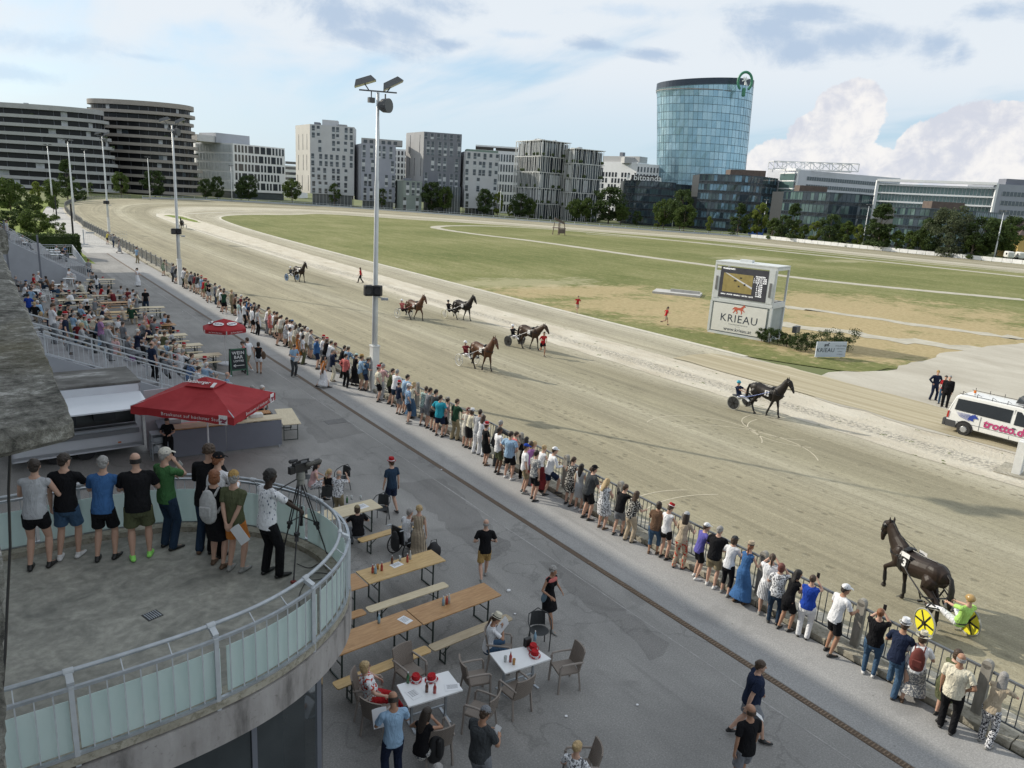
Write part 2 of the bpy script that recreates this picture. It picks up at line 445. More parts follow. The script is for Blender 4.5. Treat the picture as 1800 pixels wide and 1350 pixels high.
wh=mat('wheel_mark',(.50,.45,.34),.95,.15,3)
def arc(cx,cy,r,a0,a1,wd=.05):
 pts=[(cx+r*math.cos(R(a)),cy+r*math.sin(R(a))) for a in np.linspace(a0,a1,40)];pts=[p for p in pts if p[0]>17.2]
 return path_poly(pts,wd)
for i,(px,py,r_,a0,a1) in enumerate([(1235,760,2.6,-60,120),(1290,790,3.4,-50,90),(1265,930,3.2,60,200),(1345,960,4.0,60,190),(600,520,8,-40,80),(640,520,9,-30,70),(1380,750,2.0,90,240),(1400,760,2.2,90,230)]):
 c0=at(px,py);sheet('wheel_arc',arc(c0.x,c0.y,r_,a0,a1),.006,wh)
g=NT('infield_grass',.95,.15)
n0=g.noise(g.map(g.obj,(.035,.035,1)),1,6,.6,.4);n1=g.noise(g.map(g.obj,(1,1,1)),2.5,5,.7);n2=g.noise(g.map(g.obj,(.5,.08,1),rot=R(-10)),1,5,.6)
c=g.ramp(g.math('ADD',g.math('MULTIPLY',n0,.6),g.math('MULTIPLY',n2,.4)),[(.36,(.125,.145,.045)),(.5,(.20,.205,.08)),(.62,(.29,.275,.135))])
n3=g.noise(g.obj,.9,6,.75);c=g.mix(g.ramp(n1,[(.38,.55),(.60,0.0)]),c,(.075,.095,.025));c=g.mix(g.ramp(n3,[(.54,0.0),(.66,.6)]),c,(.34,.29,.15))
def patch(px,py,rx,ry,ang,inten=.9,lo=0,hi=.5):
 p=at(px,py);v=g.map(g.obj,(1,1,1),loc=(-p.x,-p.y,0))
 v=g.map(v,(1/rx,1/ry,0),rot=R(ang))
 ln_=g.n.new('ShaderNodeVectorMath');ln_.operation='LENGTH';g.l.new(v,ln_.inputs[0])
 q=g.math('ADD',g.math('SUBTRACT',1.0,ln_.outputs['Value']),g.math('ADD',g.math('MULTIPLY',g.math('SUBTRACT',g.noise(g.obj,.18,6,.65),.5),2.2),g.math('MULTIPLY',g.math('SUBTRACT',n3,.5),2.0)))
 k_=g.n.new('ShaderNodeMapRange');g.l.new(q,k_.inputs[0]);k_.inputs[1].default_value=lo;k_.inputs[2].default_value=hi;k_.inputs[4].default_value=inten
 return k_.outputs[0]
dry=g.ramp(n1,[(.3,(.30,.235,.12)),(.7,(.46,.375,.22))])
for a in [(1010,512,15,6,20),(1130,535,13,7,0),(1225,562,8,8,0),(1450,535,20,11,0),(1560,560,26,12,20),(1500,590,16,9,0),(1620,610,14,8,0),(1700,590,18,12,0)]:
 c=g.mix(patch(*a),c,dry)
for a in [(1480,459,10,4,0),(1330,455,14,6,0),(930,497,14,5,0)]:
 c=g.mix(patch(*a,.5),c,(.42,.38,.25))
g.bump(n1,.6,.05);GRASS=g.color(c)
gouter=cut(inner,(43.4,-45),farin[-1])
gi=[p for p in inner if not (p[1]<25.5 and p[0]<60)]
near_edge=pxs([(1560,648),(1530,655),(1480,652),(1400,640)])
far_edge=(gi[-1][0],-40)
infield=gi+[(gi[-1][0]-20,-70),(70,-60),(66,-20),(62,8)]+pxs([(1800,612),(1700,628),(1640,650)])+near_edge
infield_o=sheet('infield_grass',infield,.006,GRASS,amp=.10,step=2.0)
g=NT('path_gravel',.95,.2);n1=g.noise(g.obj,.9,6,.65);c=g.ramp(n1,[(.3,(.36,.335,.27)),(.7,(.52,.49,.41))]);PATH=g.color(c)
def gpath(pl,wd,z=.018,amp=.1):return sheet('gravel_path',path_poly(smooth(pxs(pl),2),wd),z,PATH,amp=amp*2.2,step=1.6)
gpath([(1800,527),(1600,509),(1400,489),(1250,467),(1100,447),(950,425),(830,411),(775,403),(760,399),(790,396.5),(880,397.5),(1000,405),(1150,419),(1350,440),(1550,460),(1800,487)],3.0)
gpath([(1030,411),(1200,424),(1400,441),(1600,461),(1800,480)],1.6,.022)
gpath([(1380,540),(1440,546),(1560,563),(1700,584),(1800,596)],2.0,.022,.3)
gpath([(1375,571),(1460,580),(1560,595),(1650,607),(1800,622)],2.6,.026,.35)
wl=mat('white_line',(.54,.51,.43),.9,.15,1)
def wline(pts,wd,z=.02):return sheet('white_edge_line',path_poly(pts,wd),z,wl)
wline([p for p in inner if p[1]>20 and p[0]<130],.55,.016)
wline([(43.5,203),(41.5,209),(38.5,207),(36.2,195),(34.8,170),(33.9,136),(33.2,91)],.45,.024)
wline(smooth([tuple(at(a,b)[:2]) for a,b in [(330,376),(380,373.5),(450,371),(560,374),(700,381),(900,393)]],2),1.0,.018)
g=NT('verge_grass',.95,.1);c=g.ramp(g.noise(g.obj,1.2,6,.7),[(.3,(.10,.15,.03)),(.7,(.24,.27,.08))]);VERGE=g.color(c)
sheet('island_grass',[(38.6,200),(40.4,203),(42.2,198),(41.6,180),(40.4,172),(39.4,185)],.02,VERGE,amp=.3,step=2)
yard=pxs([(1480,654),(1540,655),(1600,642),(1655,622),(1720,610),(1800,604),(1960,612),(1990,860),(1800,803),(1600,748),(1440,702),(1400,665)])
g=NT('yard_gravel',.95,.2);n1=g.noise(g.map(g.obj,(.3,.12,1)),1,6,.65,.3);n2=g.noise(g.obj,6,4,.7)
c=g.ramp(n1,[(.3,(.37,.34,.28)),(.7,(.52,.49,.42))]);c=g.mix(g.ramp(n2,[(.55,0.0),(.7,.4)]),c,(.30,.27,.21));g.bump(n2,.5,.03);YARD=g.color(c)
sheet('gravel_yard',yard,.030,YARD,amp=.3,step=1.2)
lane=[(37.6,-45),(37.5,33),(41.5,33),(43.2,28),(42.0,10),(42.0,-45)]
g=NT('lane_sand',.95,.2);n1=g.noise(g.map(g.obj,(2.2,.05,1)),1,5,.6,.2);n2=g.noise(g.obj,8,4,.7)
c=g.ramp(n1,[(.32,(.33,.285,.19)),(.55,(.42,.37,.26)),(.7,(.52,.47,.36))]);c=g.mix(g.ramp(n2,[(.55,0.0),(.7,.35)]),c,(.27,.23,.15));g.bump(n2,.5,.03);LANE=g.color(c)
sheet('sand_lane',lane,.036,LANE,amp=.15,step=1.5)

def asphalt(name,a,b,sc=1.0,cr=.35):
 g=NT(name,.9,.25)
 n0=g.noise(g.map(g.obj,(.16*sc,.16*sc,1)),1,7,.62,.5);n1=g.noise(g.obj,30,3,.7);n2=g.noise(g.map(g.obj,(1,.3,1)),1.1,6,.65)
 c=g.ramp(g.math('ADD',g.math('MULTIPLY',n0,.6),g.math('MULTIPLY',n2,.4)),[(.36,a),(.64,b)])
 c=g.mix(g.ramp(n1,[(.4,.4),(.6,0.0)]),c,tuple(x*.5 for x in a));tr_=g.noise(g.map(g.obj,(1,.06,1)),1.6,5,.6,.3);c=g.mix(g.ramp(tr_,[(.55,0.0),(.68,.35)]),c,tuple(x*.6 for x in a));sp_=g.voro(g.obj,1.7);c=g.mix(g.ramp(sp_,[(.03,.5),(.06,0.0)]),c,tuple(x*.4 for x in a))
 c=g.mix(g.ramp(n1,[(.62,0.0),(.72,.35)]),c,tuple(min(1,x*1.7) for x in b))
 d=g.n.new('ShaderNodeTexVoronoi');d.feature='DISTANCE_TO_EDGE';d.inputs['Scale'].default_value=.22
 wv=g.n.new('ShaderNodeVectorMath');wv.operation='ADD';g.l.new(g.obj,wv.inputs[0])
 cn=g.n.new('ShaderNodeTexNoise');cn.inputs['Scale'].default_value=.8;cn.inputs['Detail'].default_value=6;g.l.new(g.obj,cn.inputs['Vector'])
 sv=g.n.new('ShaderNodeVectorMath');sv.operation='SCALE';g.l.new(cn.outputs['Color'],sv.inputs[0]);sv.inputs['Scale'].default_value=2.6
 g.l.new(sv.outputs[0],wv.inputs[1]);g.l.new(wv.outputs[0],d.inputs['Vector'])
 ck=g.ramp(d.outputs['Distance'],[(.0,1.0),(.011,0.0)])
 c=g.mix(g.math('MULTIPLY',ck,cr),c,tuple(x*.42 for x in a))
 st=g.ramp(g.noise(g.obj,.55,3,.5,1.0),[(.62,0.0),(.70,.3)]);c=g.mix(st,c,tuple(x*.6 for x in a))
 g.bump(n1,.35,.008);return g.color(c)
ASP=asphalt('asphalt_old',(.225,.22,.213),(.365,.355,.34))
ASP2=asphalt('asphalt_walk',(.315,.312,.308),(.40,.395,.39),1.6,.12)
ASP3=asphalt('asphalt_patch',(.19,.185,.178),(.29,.28,.27),1.0,.3)
CONC=asphalt('concrete_walk',(.40,.39,.37),(.52,.51,.49),1.0,.3)
sheet('pavement',[(-30,-45),(15.6,-45),(15.6,118),(-30,118)],.0,ASP)
sheet('walkway',[(13.47,-45),(15.6,-45),(15.6,104),(13.47,104)],.006,ASP2)
sheet('pavement_seam',[(12.56,-45),(12.59,-45),(12.60,80),(12.57,80)],.004,mat('seam_pale',(.33,.32,.31),.9,.3),amp=.02,step=2)
for q in [[(340,549),(366,545),(400,567),(402,590)],[(120,470),(160,466),(250,520),(215,528)],[(500,700),(560,702),(640,760),(560,780)],[(700,850),(780,840),(900,960),(860,990)],[(940,985),(985,990),(1180,1130),(1150,1160)]]:
 sheet('pavement_patch',pxs(q),.003,ASP3,amp=.12,step=.35)
gratec=mat('grate_iron',(.11,.075,.05),.7,.3,20)
db=MB();db.box((13.36,30,.004),(.17,150,.012));dr=db.build('drain_channel',gratec);dr['kind']='structure'
p=at(590,741);mb=MB();mb.box((0,0,.006),(.9,.6,.012));o=mb.build('manhole_cover',mat('cover_iron',(.12,.115,.11),.6,.3,14),None,loc=(p.x,p.y,0));tag(o,'rectangular iron cover in the paving right of the bar','cover')
dg=MB()
for i in range(330):
 y=2.0+i*.075
 if y<14:dg.box((13.36,y,.014),(.13,.028,.012))
o=dg.build('drain_grating',mat('grate_bar',(.22,.16,.11),.6,.3,20,metal=.3));o['kind']='structure'
sheet('footpath',[(11.2,104),(15.7,104),(16.2,165),(17.4,196),(19.3,224),(16.2,226),(13.2,196),(11.6,165)],.012,CONC)
sheet('verge_lawn',[(13.0,196),(16.2,226),(21,262),(4,262),(-6,190),(9,165)],.014,VERGE,amp=.2,step=3)
sheet('lawn_edge',[(8.6,93),(10.6,92.5),(10.8,120),(11.4,165),(4,165),(4,94)],.010,VERGE,amp=.1,step=2)
kb=MB();y=-10.0;i=0
rk=random.Random(3)
while y<150:
 ln_=2.0;kb.box((15.86+rk.uniform(-.012,.012),y+ln_/2,.075+rk.uniform(-.008,.008)),(.46,ln_-.02,.17));y += ln_
KERB=NT('kerb_concrete',.9,.2);n1=KERB.noise(KERB.obj,2.5,6,.7);n2=KERB.noise(KERB.obj,12,4,.7)
KERB.bump(n2,.7,.03);KERB.color(KERB.mix(KERB.ramp(n2,[(.5,0.0),(.62,.6)]),KERB.ramp(n1,[(.3,(.27,.25,.20)),(.7,(.47,.44,.37))]),(.16,.15,.11)))
kb.build('kerb',KERB.m,bevel=.02)['kind']='structure'
# ---------------------------------------------------------------- buildings
FH=Vector((math.sin(_YA),math.cos(_YA),0))
def atF(px,py,F):
 F=F*(float(np.interp(px,[0,260,345,500,1100,1250,1450,1650,1800],[1.0,1.02,1.10,1.17,1.19,1.21,1.15,1.07,1.06])) if F<600 else 1);d=ray(px,py);t=F/(d[0]*FH.x+d[1]*FH.y);return Vector((d[0]*t,d[1]*t,CAM_H+d[2]*t))
def glass(name,col,rough=.08,var=.3,sc=.15,metal=.0,spec=.8):
 return mat(name,col,rough,var,sc,spec=spec,metal=metal)
GL_DARK=glass('window_glass_dark',(.025,.03,.038));GL_MID=glass('window_glass',(.06,.075,.09),.12)
GL_LITE=glass('window_blind',(.42,.44,.46),.5,.2,.5,spec=.3)
WHITE=mat('facade_white',(.72,.73,.74),.7,.05,.4);LGREY=mat('facade_light_grey',(.46,.47,.49),.8,.06,.3);BGREY=mat('facade_blue_grey',(.29,.305,.36),.8,.06,.3)
DGREY=mat('facade_dark_grey',(.17,.18,.21),.8,.08,.3);GGREY=mat('facade_green_grey',(.20,.235,.22),.8,.08,.3);TAUPE=mat('balcony_taupe',(.30,.275,.25),.75,.08,.3)
TAUPE2=mat('balcony_grey',(.36,.365,.37),.75,.08,.3);BROWN=mat('roof_brown',(.12,.09,.075),.8,.2,1);METAL=mat('steel_grey',(.42,.44,.46),.45,.08,2,metal=.5)
ROOFG=mat('roof_gravel',(.28,.28,.28),.9,.15,1)
def unit(name,m,cache={}):
 k=(name,m.name)
 if k not in cache:
  mb=MB();mb.box((0,0,0),(1,1,1));cache[k]=mb.mesh(name,m)
 return cache[k]
def ubox(name,m,parent,c,d,rz=0):
 o=bpy.data.objects.new(name,unit(name,m));COL.objects.link(o);o.parent=parent;o.location=c;o.scale=d
 if rz:o.rotation_euler=(0,0,rz)
 return o
class Bld:
 """a building whose front runs A -> B (world ground points); local x along the front, y into the depth"""
 def __init__(s,name,label,A,B,top,depth,m,z0=0,cat='building',group=None,shell='wall',dz=0):
  A=Vector((A[0],A[1],0));B=Vector((B[0],B[1],0));s.W=(B-A).length;rz=math.atan2(B.y-A.y,B.x-A.x)
  s.o=empty(name,A,rz,label=label,cat=cat,group=group);s.H=top;s.D=depth
  if m:s.box(shell,m,(0,0,z0),(s.W,depth,top))
 def box(s,name,m,lo,hi):
  mb=MB();mb.box(((lo[0]+hi[0])/2,(lo[1]+hi[1])/2,(lo[2]+hi[2])/2),(hi[0]-lo[0],hi[1]-lo[1],hi[2]-lo[2]));return mb.build(name,m,s.o)
 def win(s,u,z,w,h,m=None,face='f',name='window',t=.14):
  m=m or GL_DARK
  if face == 'f':return ubox(name,m,s.o,(u,-.02,z),(w,t,h))
  if face == 'l':return ubox(name,m,s.o,(-.02,u,z),(t,w,h))
  if face == 'r':return ubox(name,m,s.o,(s.W+.02,u,z),(t,w,h))
rb=random.Random(11)
def fl(i):return [GL_DARK,GL_DARK,GL_MID,GL_LITE][i]

def roundblock(name,label,c,rx,ry,rot,zs,mband,seed,top_h):
 r=random.Random(seed);root=empty(name,(c.x,c.y,0),rot,label=label,cat='apartment building')
 n=72
 def ell(sx,sy,ox=0,oy=0):return [(ox+sx*(abs(math.cos(a))**.85)*math.copysign(1,math.cos(a)),oy+sy*(abs(math.sin(a))**.85)*math.copysign(1,math.sin(a))) for a in [2*math.pi*i/n for i in range(n)]]
 H=zs[-1]
 for i,z in enumerate(zs):
  ox,oy=r.uniform(-.9,.9),r.uniform(-.6,.6);k=1.0 + .012*(len(zs)-i)
  P=ell(rx*k,ry*k,ox,oy);Q=ell(rx*k-.35,ry*k-.35,ox,oy)
  mb=MB();h=.95 if i<len(zs)-1 else top_h
  rings=[[(x,y,z-.35) for x,y in P],[(x,y,z+h) for x,y in P],[(x,y,z+h) for x,y in Q],[(x,y,z) for x,y in Q]]
  mb.loft(rings,cap=True);mb.build('balcony_band' if i<len(zs)-1 else 'roof_band',mband,root,smooth=False)
  if i<len(zs)-1:
   z2=zs[i+1]-.35;G=ell(rx*k-2.0,ry*k-2.0,ox*.5,oy*.5)
   mb=MB();mb.loft([[(x,y,z) for x,y in G],[(x,y,z2) for x,y in G]]);mb.build('glazing',mat('loggia_glass',(.012,.013,.016),.3,.3,.3,spec=.3),root)
   mb=MB();
   for j in range(0,n,2):
    x,y=G[j];mb.box((x*1.003,y*1.003,(z+z2)/2),(.16,.16,z2-z))
   mb.build('window_mullion',DGREY,root)
   fr=[j for j in range(n) if G[j][1]<6]
   for _ in range(4):
    j=r.choice(fr);a=G[j];b=G[(j+1) % n]
    mb=MB();q=1.006;zc=(z+z2)/2
    mb.bar((a[0]*q,a[1]*q,zc),(b[0]*q,b[1]*q,zc),.1,z2-z-.5);mb.build('window',r.choice([GL_LITE,GL_MID,GL_LITE]),root)
   for _ in range(1):
    j=r.choice(fr);x,y=G[j];mb=MB();mb.box((x*1.05,y*1.05,z+1.0),(1.4,.8,1.0));o=mb.build('balcony_plant',mat('plant_dark',(.04,.06,.02),.9,.4,3),root)
 mb=MB();mb.prism(ell(rx*.9,ry*.9),H-.2,H+.6);mb.build('roof',ROOFG,root)
 mb=MB()
 for _ in range(7):a=r.uniform(0,6.28);q=r.uniform(.2,.75);mb.box((rx*q*math.cos(a),ry*q*math.sin(a),H+top_h+.2),(r.uniform(.6,2.5),r.uniform(.6,2),r.uniform(.4,1.4)))
 mb.build('roof_equipment',METAL,root)
 return root
a0=atF(20,335,330);a1=atF(256,345,352)
dirv=math.atan2(-FH.x,FH.y)
H2_=atF(256,176,335).z
roundblock('apartment_tower','taller round apartment block with eleven taupe balcony bands, behind the track bend',a1+Vector((0,0,0)),23.0,13,-_YA,[1.0+i*(H2_-2.6)/11 for i in range(12)],TAUPE,4,1.7)
H1_=atF(100,188,318).z
roundblock('apartment_tower','wider round apartment block with pale grey balcony bands, at the left edge',a0+Vector((0,0,0)),44,14,-_YA-.08,[1.0+i*(H1_-2.4)/9 for i in range(10)],TAUPE2,9,1.6)

A=atF(412,345,330);B=atF(502,352,338)
b=Bld('office_building','low white office with ribbed louvre side wall and square dark windows',A,B,atF(412,252,330).z,34,WHITE,3.4)
H=b.H;fh=(H-4.2)/5;sx=atF(347,345,352);v_=sx-A;lL=math.hypot(v_.x,v_.y);an_=math.atan2(v_.y,v_.x)-math.atan2(B.y-A.y,B.x-A.x);lu=Vector((math.cos(an_),math.sin(an_),0))
mb=MB();mb.prism([(-.05,0),(lu.x*lL,lu.y*lL),(lu.x*lL+3,lu.y*lL+12),(-.05,25)],3.4,H+.004);mb.build('side_wall',WHITE,b.o);mb=MB();mb.prism([(.5,.6),(lu.x*lL+.8,lu.y*lL+.6),(lu.x*lL+3,lu.y*lL+10),(.5,20)],0,3.38);mb.build('ground_floor_glazing',GL_MID,b.o)
b.box('ground_floor_glazing',GL_MID,(.6,.6,0),(b.W-.6,30,3.5))
louv=mat('louvre_grey',(.50,.53,.55),.6,.12,.6)
for k in range(5):
 z0=4.0+k*fh
 mb=MB();nrmL=Vector((-lu.y,lu.x,0));nrmL=nrmL if nrmL.y<0 else -nrmL
 for j in range(46):p_=lu*(.4+j*(lL-.8)/46)+nrmL*(.15+.1*math.sin(j*1.7+k));mb.box((p_.x,p_.y,z0+fh/2),(.2,.4,fh-.7),math.atan2(lu.y,lu.x))
 mb.build('louvre_screen',louv,b.o)
 u=.9
 while u<b.W-1.6:
  w_=rb.choice([1.1,1.1,1.1,2.6]);
  if u+w_>b.W-.5:break
  b.win(u+w_/2,z0+fh/2+.1,w_,fh-1.0);u += w_+.75
b.box('plant_room',mat('plant_room_grey',(.36,.38,.42),.7,.06,.3),(-6+2,8,H),(14,24,H+atF(430,237,335).z-atF(430,254,335).z))
b.box('plant_room',mat('plant_room_pale',(.60,.60,.60),.7,.06,.3),(-13,9,H),(-4.01,22,H+3.0))
A=atF(345,345,380);B=atF(376,347,380)
Bld('brown_roof_building','dark brown roofed building just visible between round tower and white office',A,B,atF(360,247,380).z,12,BROWN)
A=atF(500,352,400);B=atF(527,354,400)
b=Bld('parking_garage','small white open-deck garage seen between white office and pale tower',A,B,atF(512,291,400).z,20,WHITE)
for k in range(7):b.win(b.W/2,2+k*3.1,b.W*.8,1.5,name='deck_opening')
def slab(name,label,C,Bp,Lp,F,ytop,m,mside,cols,rows,gf,gfm,seed,z0=None,side_cols=3,D=None,Fl=None):
 """C corner px, Bp right px, Lp left px of the side wall"""
 r=random.Random(seed);A=atF(C,360,F);B=atF(Bp,362,F+2);top=atF(C,ytop,F).z;z0=gf
 sx=atF(Lp,360,Fl or F+13);rot=math.atan2(B.y-A.y,B.x-A.x)
 b=Bld(name,label,A,B,top,D or 15,m,z0)
 if gf:b.box('ground_floor_glazing',gfm,(.8,.8,0),(b.W-.8,b.D-1,gf));
 if gf:
  mb=MB()
  for i in range(int(b.W/1.6)):mb.box((.8+i*1.6,.7,gf/2),(.12,.14,gf))
  mb.build('glazing_bar',METAL,b.o)
 v=sx-A;ln_=v.length;ang=math.atan2(v.y,v.x)-rot
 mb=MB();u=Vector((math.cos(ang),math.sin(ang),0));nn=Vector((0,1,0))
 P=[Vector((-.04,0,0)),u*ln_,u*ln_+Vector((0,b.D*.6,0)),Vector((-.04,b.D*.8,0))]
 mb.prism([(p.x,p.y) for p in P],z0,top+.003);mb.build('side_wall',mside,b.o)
 fhh=(top-z0)/rows;t=0
 nwin=0
 for rr in range(0,rows,2):
  hh=2 if rr+2 <= rows else 1
  for c_ in range(cols):
   if r.random()<.22:continue
   uu=(c_+.5+r.uniform(-.22,.22))*b.W/cols;zc=z0+(rr+hh/2)*fhh
   b.win(uu,zc,1.5,hh*fhh-1.3,METAL,name='window_frame',t=.10)
   for q in range(hh):
    b.win(uu,z0+(rr+q+.62)*fhh,1.3,fhh*.42,GL_DARK);b.win(uu,z0+(rr+q+.25)*fhh,1.3,fhh*.26,r.choice([GL_LITE,GL_MID,GL_DARK]));nwin += 2
 for i in range(side_cols):
  for rr in range(0,rows-2,3):
   if r.random()<.15:continue
   q=(i+.6+r.uniform(-.2,.2))/(side_cols+.2)*ln_;p=u*q;nrm=Vector((-u.y,u.x,0));nrm=nrm if nrm.y<0 else -nrm
   o=ubox('slit_window',GL_DARK,b.o,p+nrm*.0+Vector((0,0,z0+(rr+1.5)*fhh)),(.35,.16,fhh*2.3),ang)
 return b
b=slab('hotel_tower','tall pale grey tower with sunlit cream side and paired slit windows',546,622,521,300,218,LGREY,mat('render_sunlit',(.56,.54,.50),.8,.06,.3),7,10,5.0,GL_MID,3)  # side colour carries the sunlight: paler and warmer than the shaded front
b.box('roof_plant',LGREY,(5,4,b.H),(12,10,b.H+2.6));b.box('roof_plant',DGREY,(1.5,3,b.H),(4,9,b.H+1.2));b.box('roof_plant',mat('roof_grey',(.3,.3,.3),.8),(12,3,b.H),(16,9,b.H+1.0))
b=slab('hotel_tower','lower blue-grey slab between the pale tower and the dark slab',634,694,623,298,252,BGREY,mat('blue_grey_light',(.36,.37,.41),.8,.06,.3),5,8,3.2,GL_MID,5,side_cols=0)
b.box('roof_terrace',mat('terrace_grey',(.33,.33,.34),.8,.1,.6),(0,2,b.H),(b.W+3,10,b.H+2.6))
for k in range(6):b.box('roof_opening',GL_DARK,(1+k*2.7,1.9,b.H+.5),(2.6+k*2.7,2.1,b.H+1.9))
A=atF(690,362,335);B=atF(716,364,335)
b=Bld('office_building','narrow white gridded office behind the blue-grey slab',A,B,atF(700,262,335).z,12,WHITE)
for i in range(4):
 for k in range(9):b.win(.9+i*1.8,3+k*3.0,1.0,2.0)
m_=MB();P=atF(666,250,520);m_.tube([(P.x,P.y,0),(P.x,P.y,P.z),(P.x,P.y,atF(666,211,520).z)],[.9,.7,.12],n=5)
m_.build('radio_mast',METAL);tag(bpy.data.objects['radio_mast'],'thin lattice radio mast on the skyline behind the blue-grey slab','mast')
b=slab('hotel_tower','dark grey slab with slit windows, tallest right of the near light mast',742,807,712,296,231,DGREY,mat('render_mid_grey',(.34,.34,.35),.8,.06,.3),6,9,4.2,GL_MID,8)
b=slab('hotel_tower','pale grey lower slab directly right of the dark grey slab',815,873,807,294,265,LGREY,LGREY,6,7,2.8,GL_DARK,12,side_cols=1)
b.box('roof_railing',mat('rail_green',(.16,.22,.19),.7,.2,3),(.5,.5,b.H),(b.W-.5,8,b.H+.9))
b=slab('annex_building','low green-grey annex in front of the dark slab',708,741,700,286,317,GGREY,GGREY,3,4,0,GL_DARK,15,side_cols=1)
b.box('roof_plant',DGREY,(1,2,b.H),(4,6,b.H+1.1))
A=atF(780,372,291);B=atF(808,373,291)
b=Bld('glazed_link','low glazed link at the foot of the dark grey slab',A,B,atF(790,328,291).z,6,GL_MID)
mb=MB();[mb.box((i*1.2,-.05,b.H/2),(.14,.2,b.H)) for i in range(int(b.W/1.2)+1)];mb.build('mullion',METAL,b.o)
def grid_office(name,label,Cpx,Bpx,F,F2,ytop,nc,nr,fill=.55,mw=WHITE,lface=None,D=16):
 A=atF(Cpx,372,F);B=atF(Bpx,374,F2);b=Bld(name,label,A,B,atF(Cpx,ytop,F).z,D,mw);H=b.H
 cw=b.W/nc;rh=(H-1.2)/nr
 r=random.Random(nc)
 for i in range(nc):
  for k in range(nr):
   if i*nr+k>96:break
   b.win((i+.5)*cw,(k+.5)*rh+.2,cw*fill,rh*.72,r.choice([GL_DARK,GL_DARK,GL_MID]))
 return b
b=grid_office('office_building','white gridded office with dark roof band left of the scaffold-fronted block',831,908,345,345,262,16,6,.6)
b.box('roof_band',mat('dark_band',(.04,.035,.03),.6),(0,-.1,b.H),(b.W*.4,8,b.H+1.5));b.box('roof_band',WHITE,(0,0,b.H+1.5),(b.W,8,b.H+2.3));b.box('roof_band',mat('dark_band',(.04,.035,.03),.6),(b.W*.45,-.1,b.H),(b.W*.95,8,b.H+1.5))
def lattice_block(label,pts,top,nf,seed):
 r=random.Random(seed);root=empty('apartment_building',(0,0,0),0,label=label,cat='building')
 mb=MB();mb.prism([(p.x,p.y) for p in pts],0,top-1);mb.build('glazing',GL_MID,root)
 fh_=top/nf;L_=[pts[0],pts[1],pts[2]];wmat=mat('lattice_white',(.62,.63,.62),.6,.08,1)
 out=[]
 cen=sum(pts,Vector())/len(pts)
 for p in pts:d=(p-cen);out.append(cen+d*(1+1.6/d.length))
 for k in range(1,nf+1):
  mb=MB();mb.prism([(p.x,p.y) for p in out],k*fh_-.25,k*fh_);mb.build('floor_deck',wmat,root)
 for a,b_ in zip(out[:3],out[1:3]):
  n=int((b_-a).length/1.15)
  for k in range(nf):
   mb=MB()
   for i in range(n):
    q=(i+r.uniform(-.3,.3))/n;p=a.lerp(b_,max(0,min(1,q)));q2=max(0,min(1,q+r.uniform(-.012,.012)));p2=a.lerp(b_,q2)
    mb.bar((p.x,p.y,k*fh_),(p2.x,p2.y,(k+1)*fh_-.25),.17)
   mb.build('pole_screen',wmat,root)
   mb=MB()
   for i in range(n):
    if r.random()<.35:
     p=a.lerp(b_,(i+.5)/n).lerp(cen,.05);mb.box((p.x,p.y,(k+.45)*fh_),(.7,.7,fh_*.8),0)
   mb.build('curtain',r.choice([GL_LITE,GL_DARK]),root)
   mb=MB()
   for i in range(3):
    p=a.lerp(b_,r.random()).lerp(cen,.03);mb.ell((p.x,p.y,k*fh_+.9),(1.0,1.0,.8),6,5)
   mb.build('terrace_plant',mat('plant_dark',(.04,.06,.02),.9,.4,3),root)
 mb=MB();[mb.box((cen.x+r.uniform(-5,5),cen.y+r.uniform(-4,4),top+.6),(r.uniform(.6,2),r.uniform(.6,2),r.uniform(.8,1.8))) for _ in range(5)];mb.build('roof_equipment',METAL,root)
pp=[atF(905,378,304),atF(944,380,288),atF(990,382,296),atF(955,378,318)]
for p in pp:p.z=0
lattice_block('taller glass block wrapped in white vertical poles with balcony plants',pp,atF(944,245,288).z,5,5)
pp=[atF(978,384,300),atF(1002,385,287),atF(1049,388,293),atF(1020,384,312)]
for p in pp:p.z=0
lattice_block('lower glass block wrapped in white vertical poles, right half of the pair',pp,atF(1002,260,287).z,5,6)
b=grid_office('office_building','white chequer-windowed office with roof pavilion behind the trees, left of the glass tower',1112,1162,330,330,287,9,8,.5)
b.box('roof_pavilion',mat('roof_grey2',(.42,.42,.42),.8),(-6,3,b.H),(4,10,b.H+3))
A=atF(1046,384,345);B=atF(1112,386,330)
b2=Bld('office_building','side wing of the white chequer-windowed office, left of its corner',A,B,atF(1050,284,345).z,10,WHITE)
rr_=random.Random(2)
for i in range(12):
 for k in range(8):
  if (i+k) % 2 == 0 or rr_.random()<.5:b2.win((i+.5)*b2.W/12,2.2+k*3.0,b2.W/12*.55,2.3)
b2.box('roof_terrace',mat('roof_grey2',(.42,.42,.42),.8),(1,1,b2.H),(b2.W,8,b2.H+3.0));b2.box('roof_equipment',DGREY,(11,2,b2.H+3),(13,4,b2.H+5))
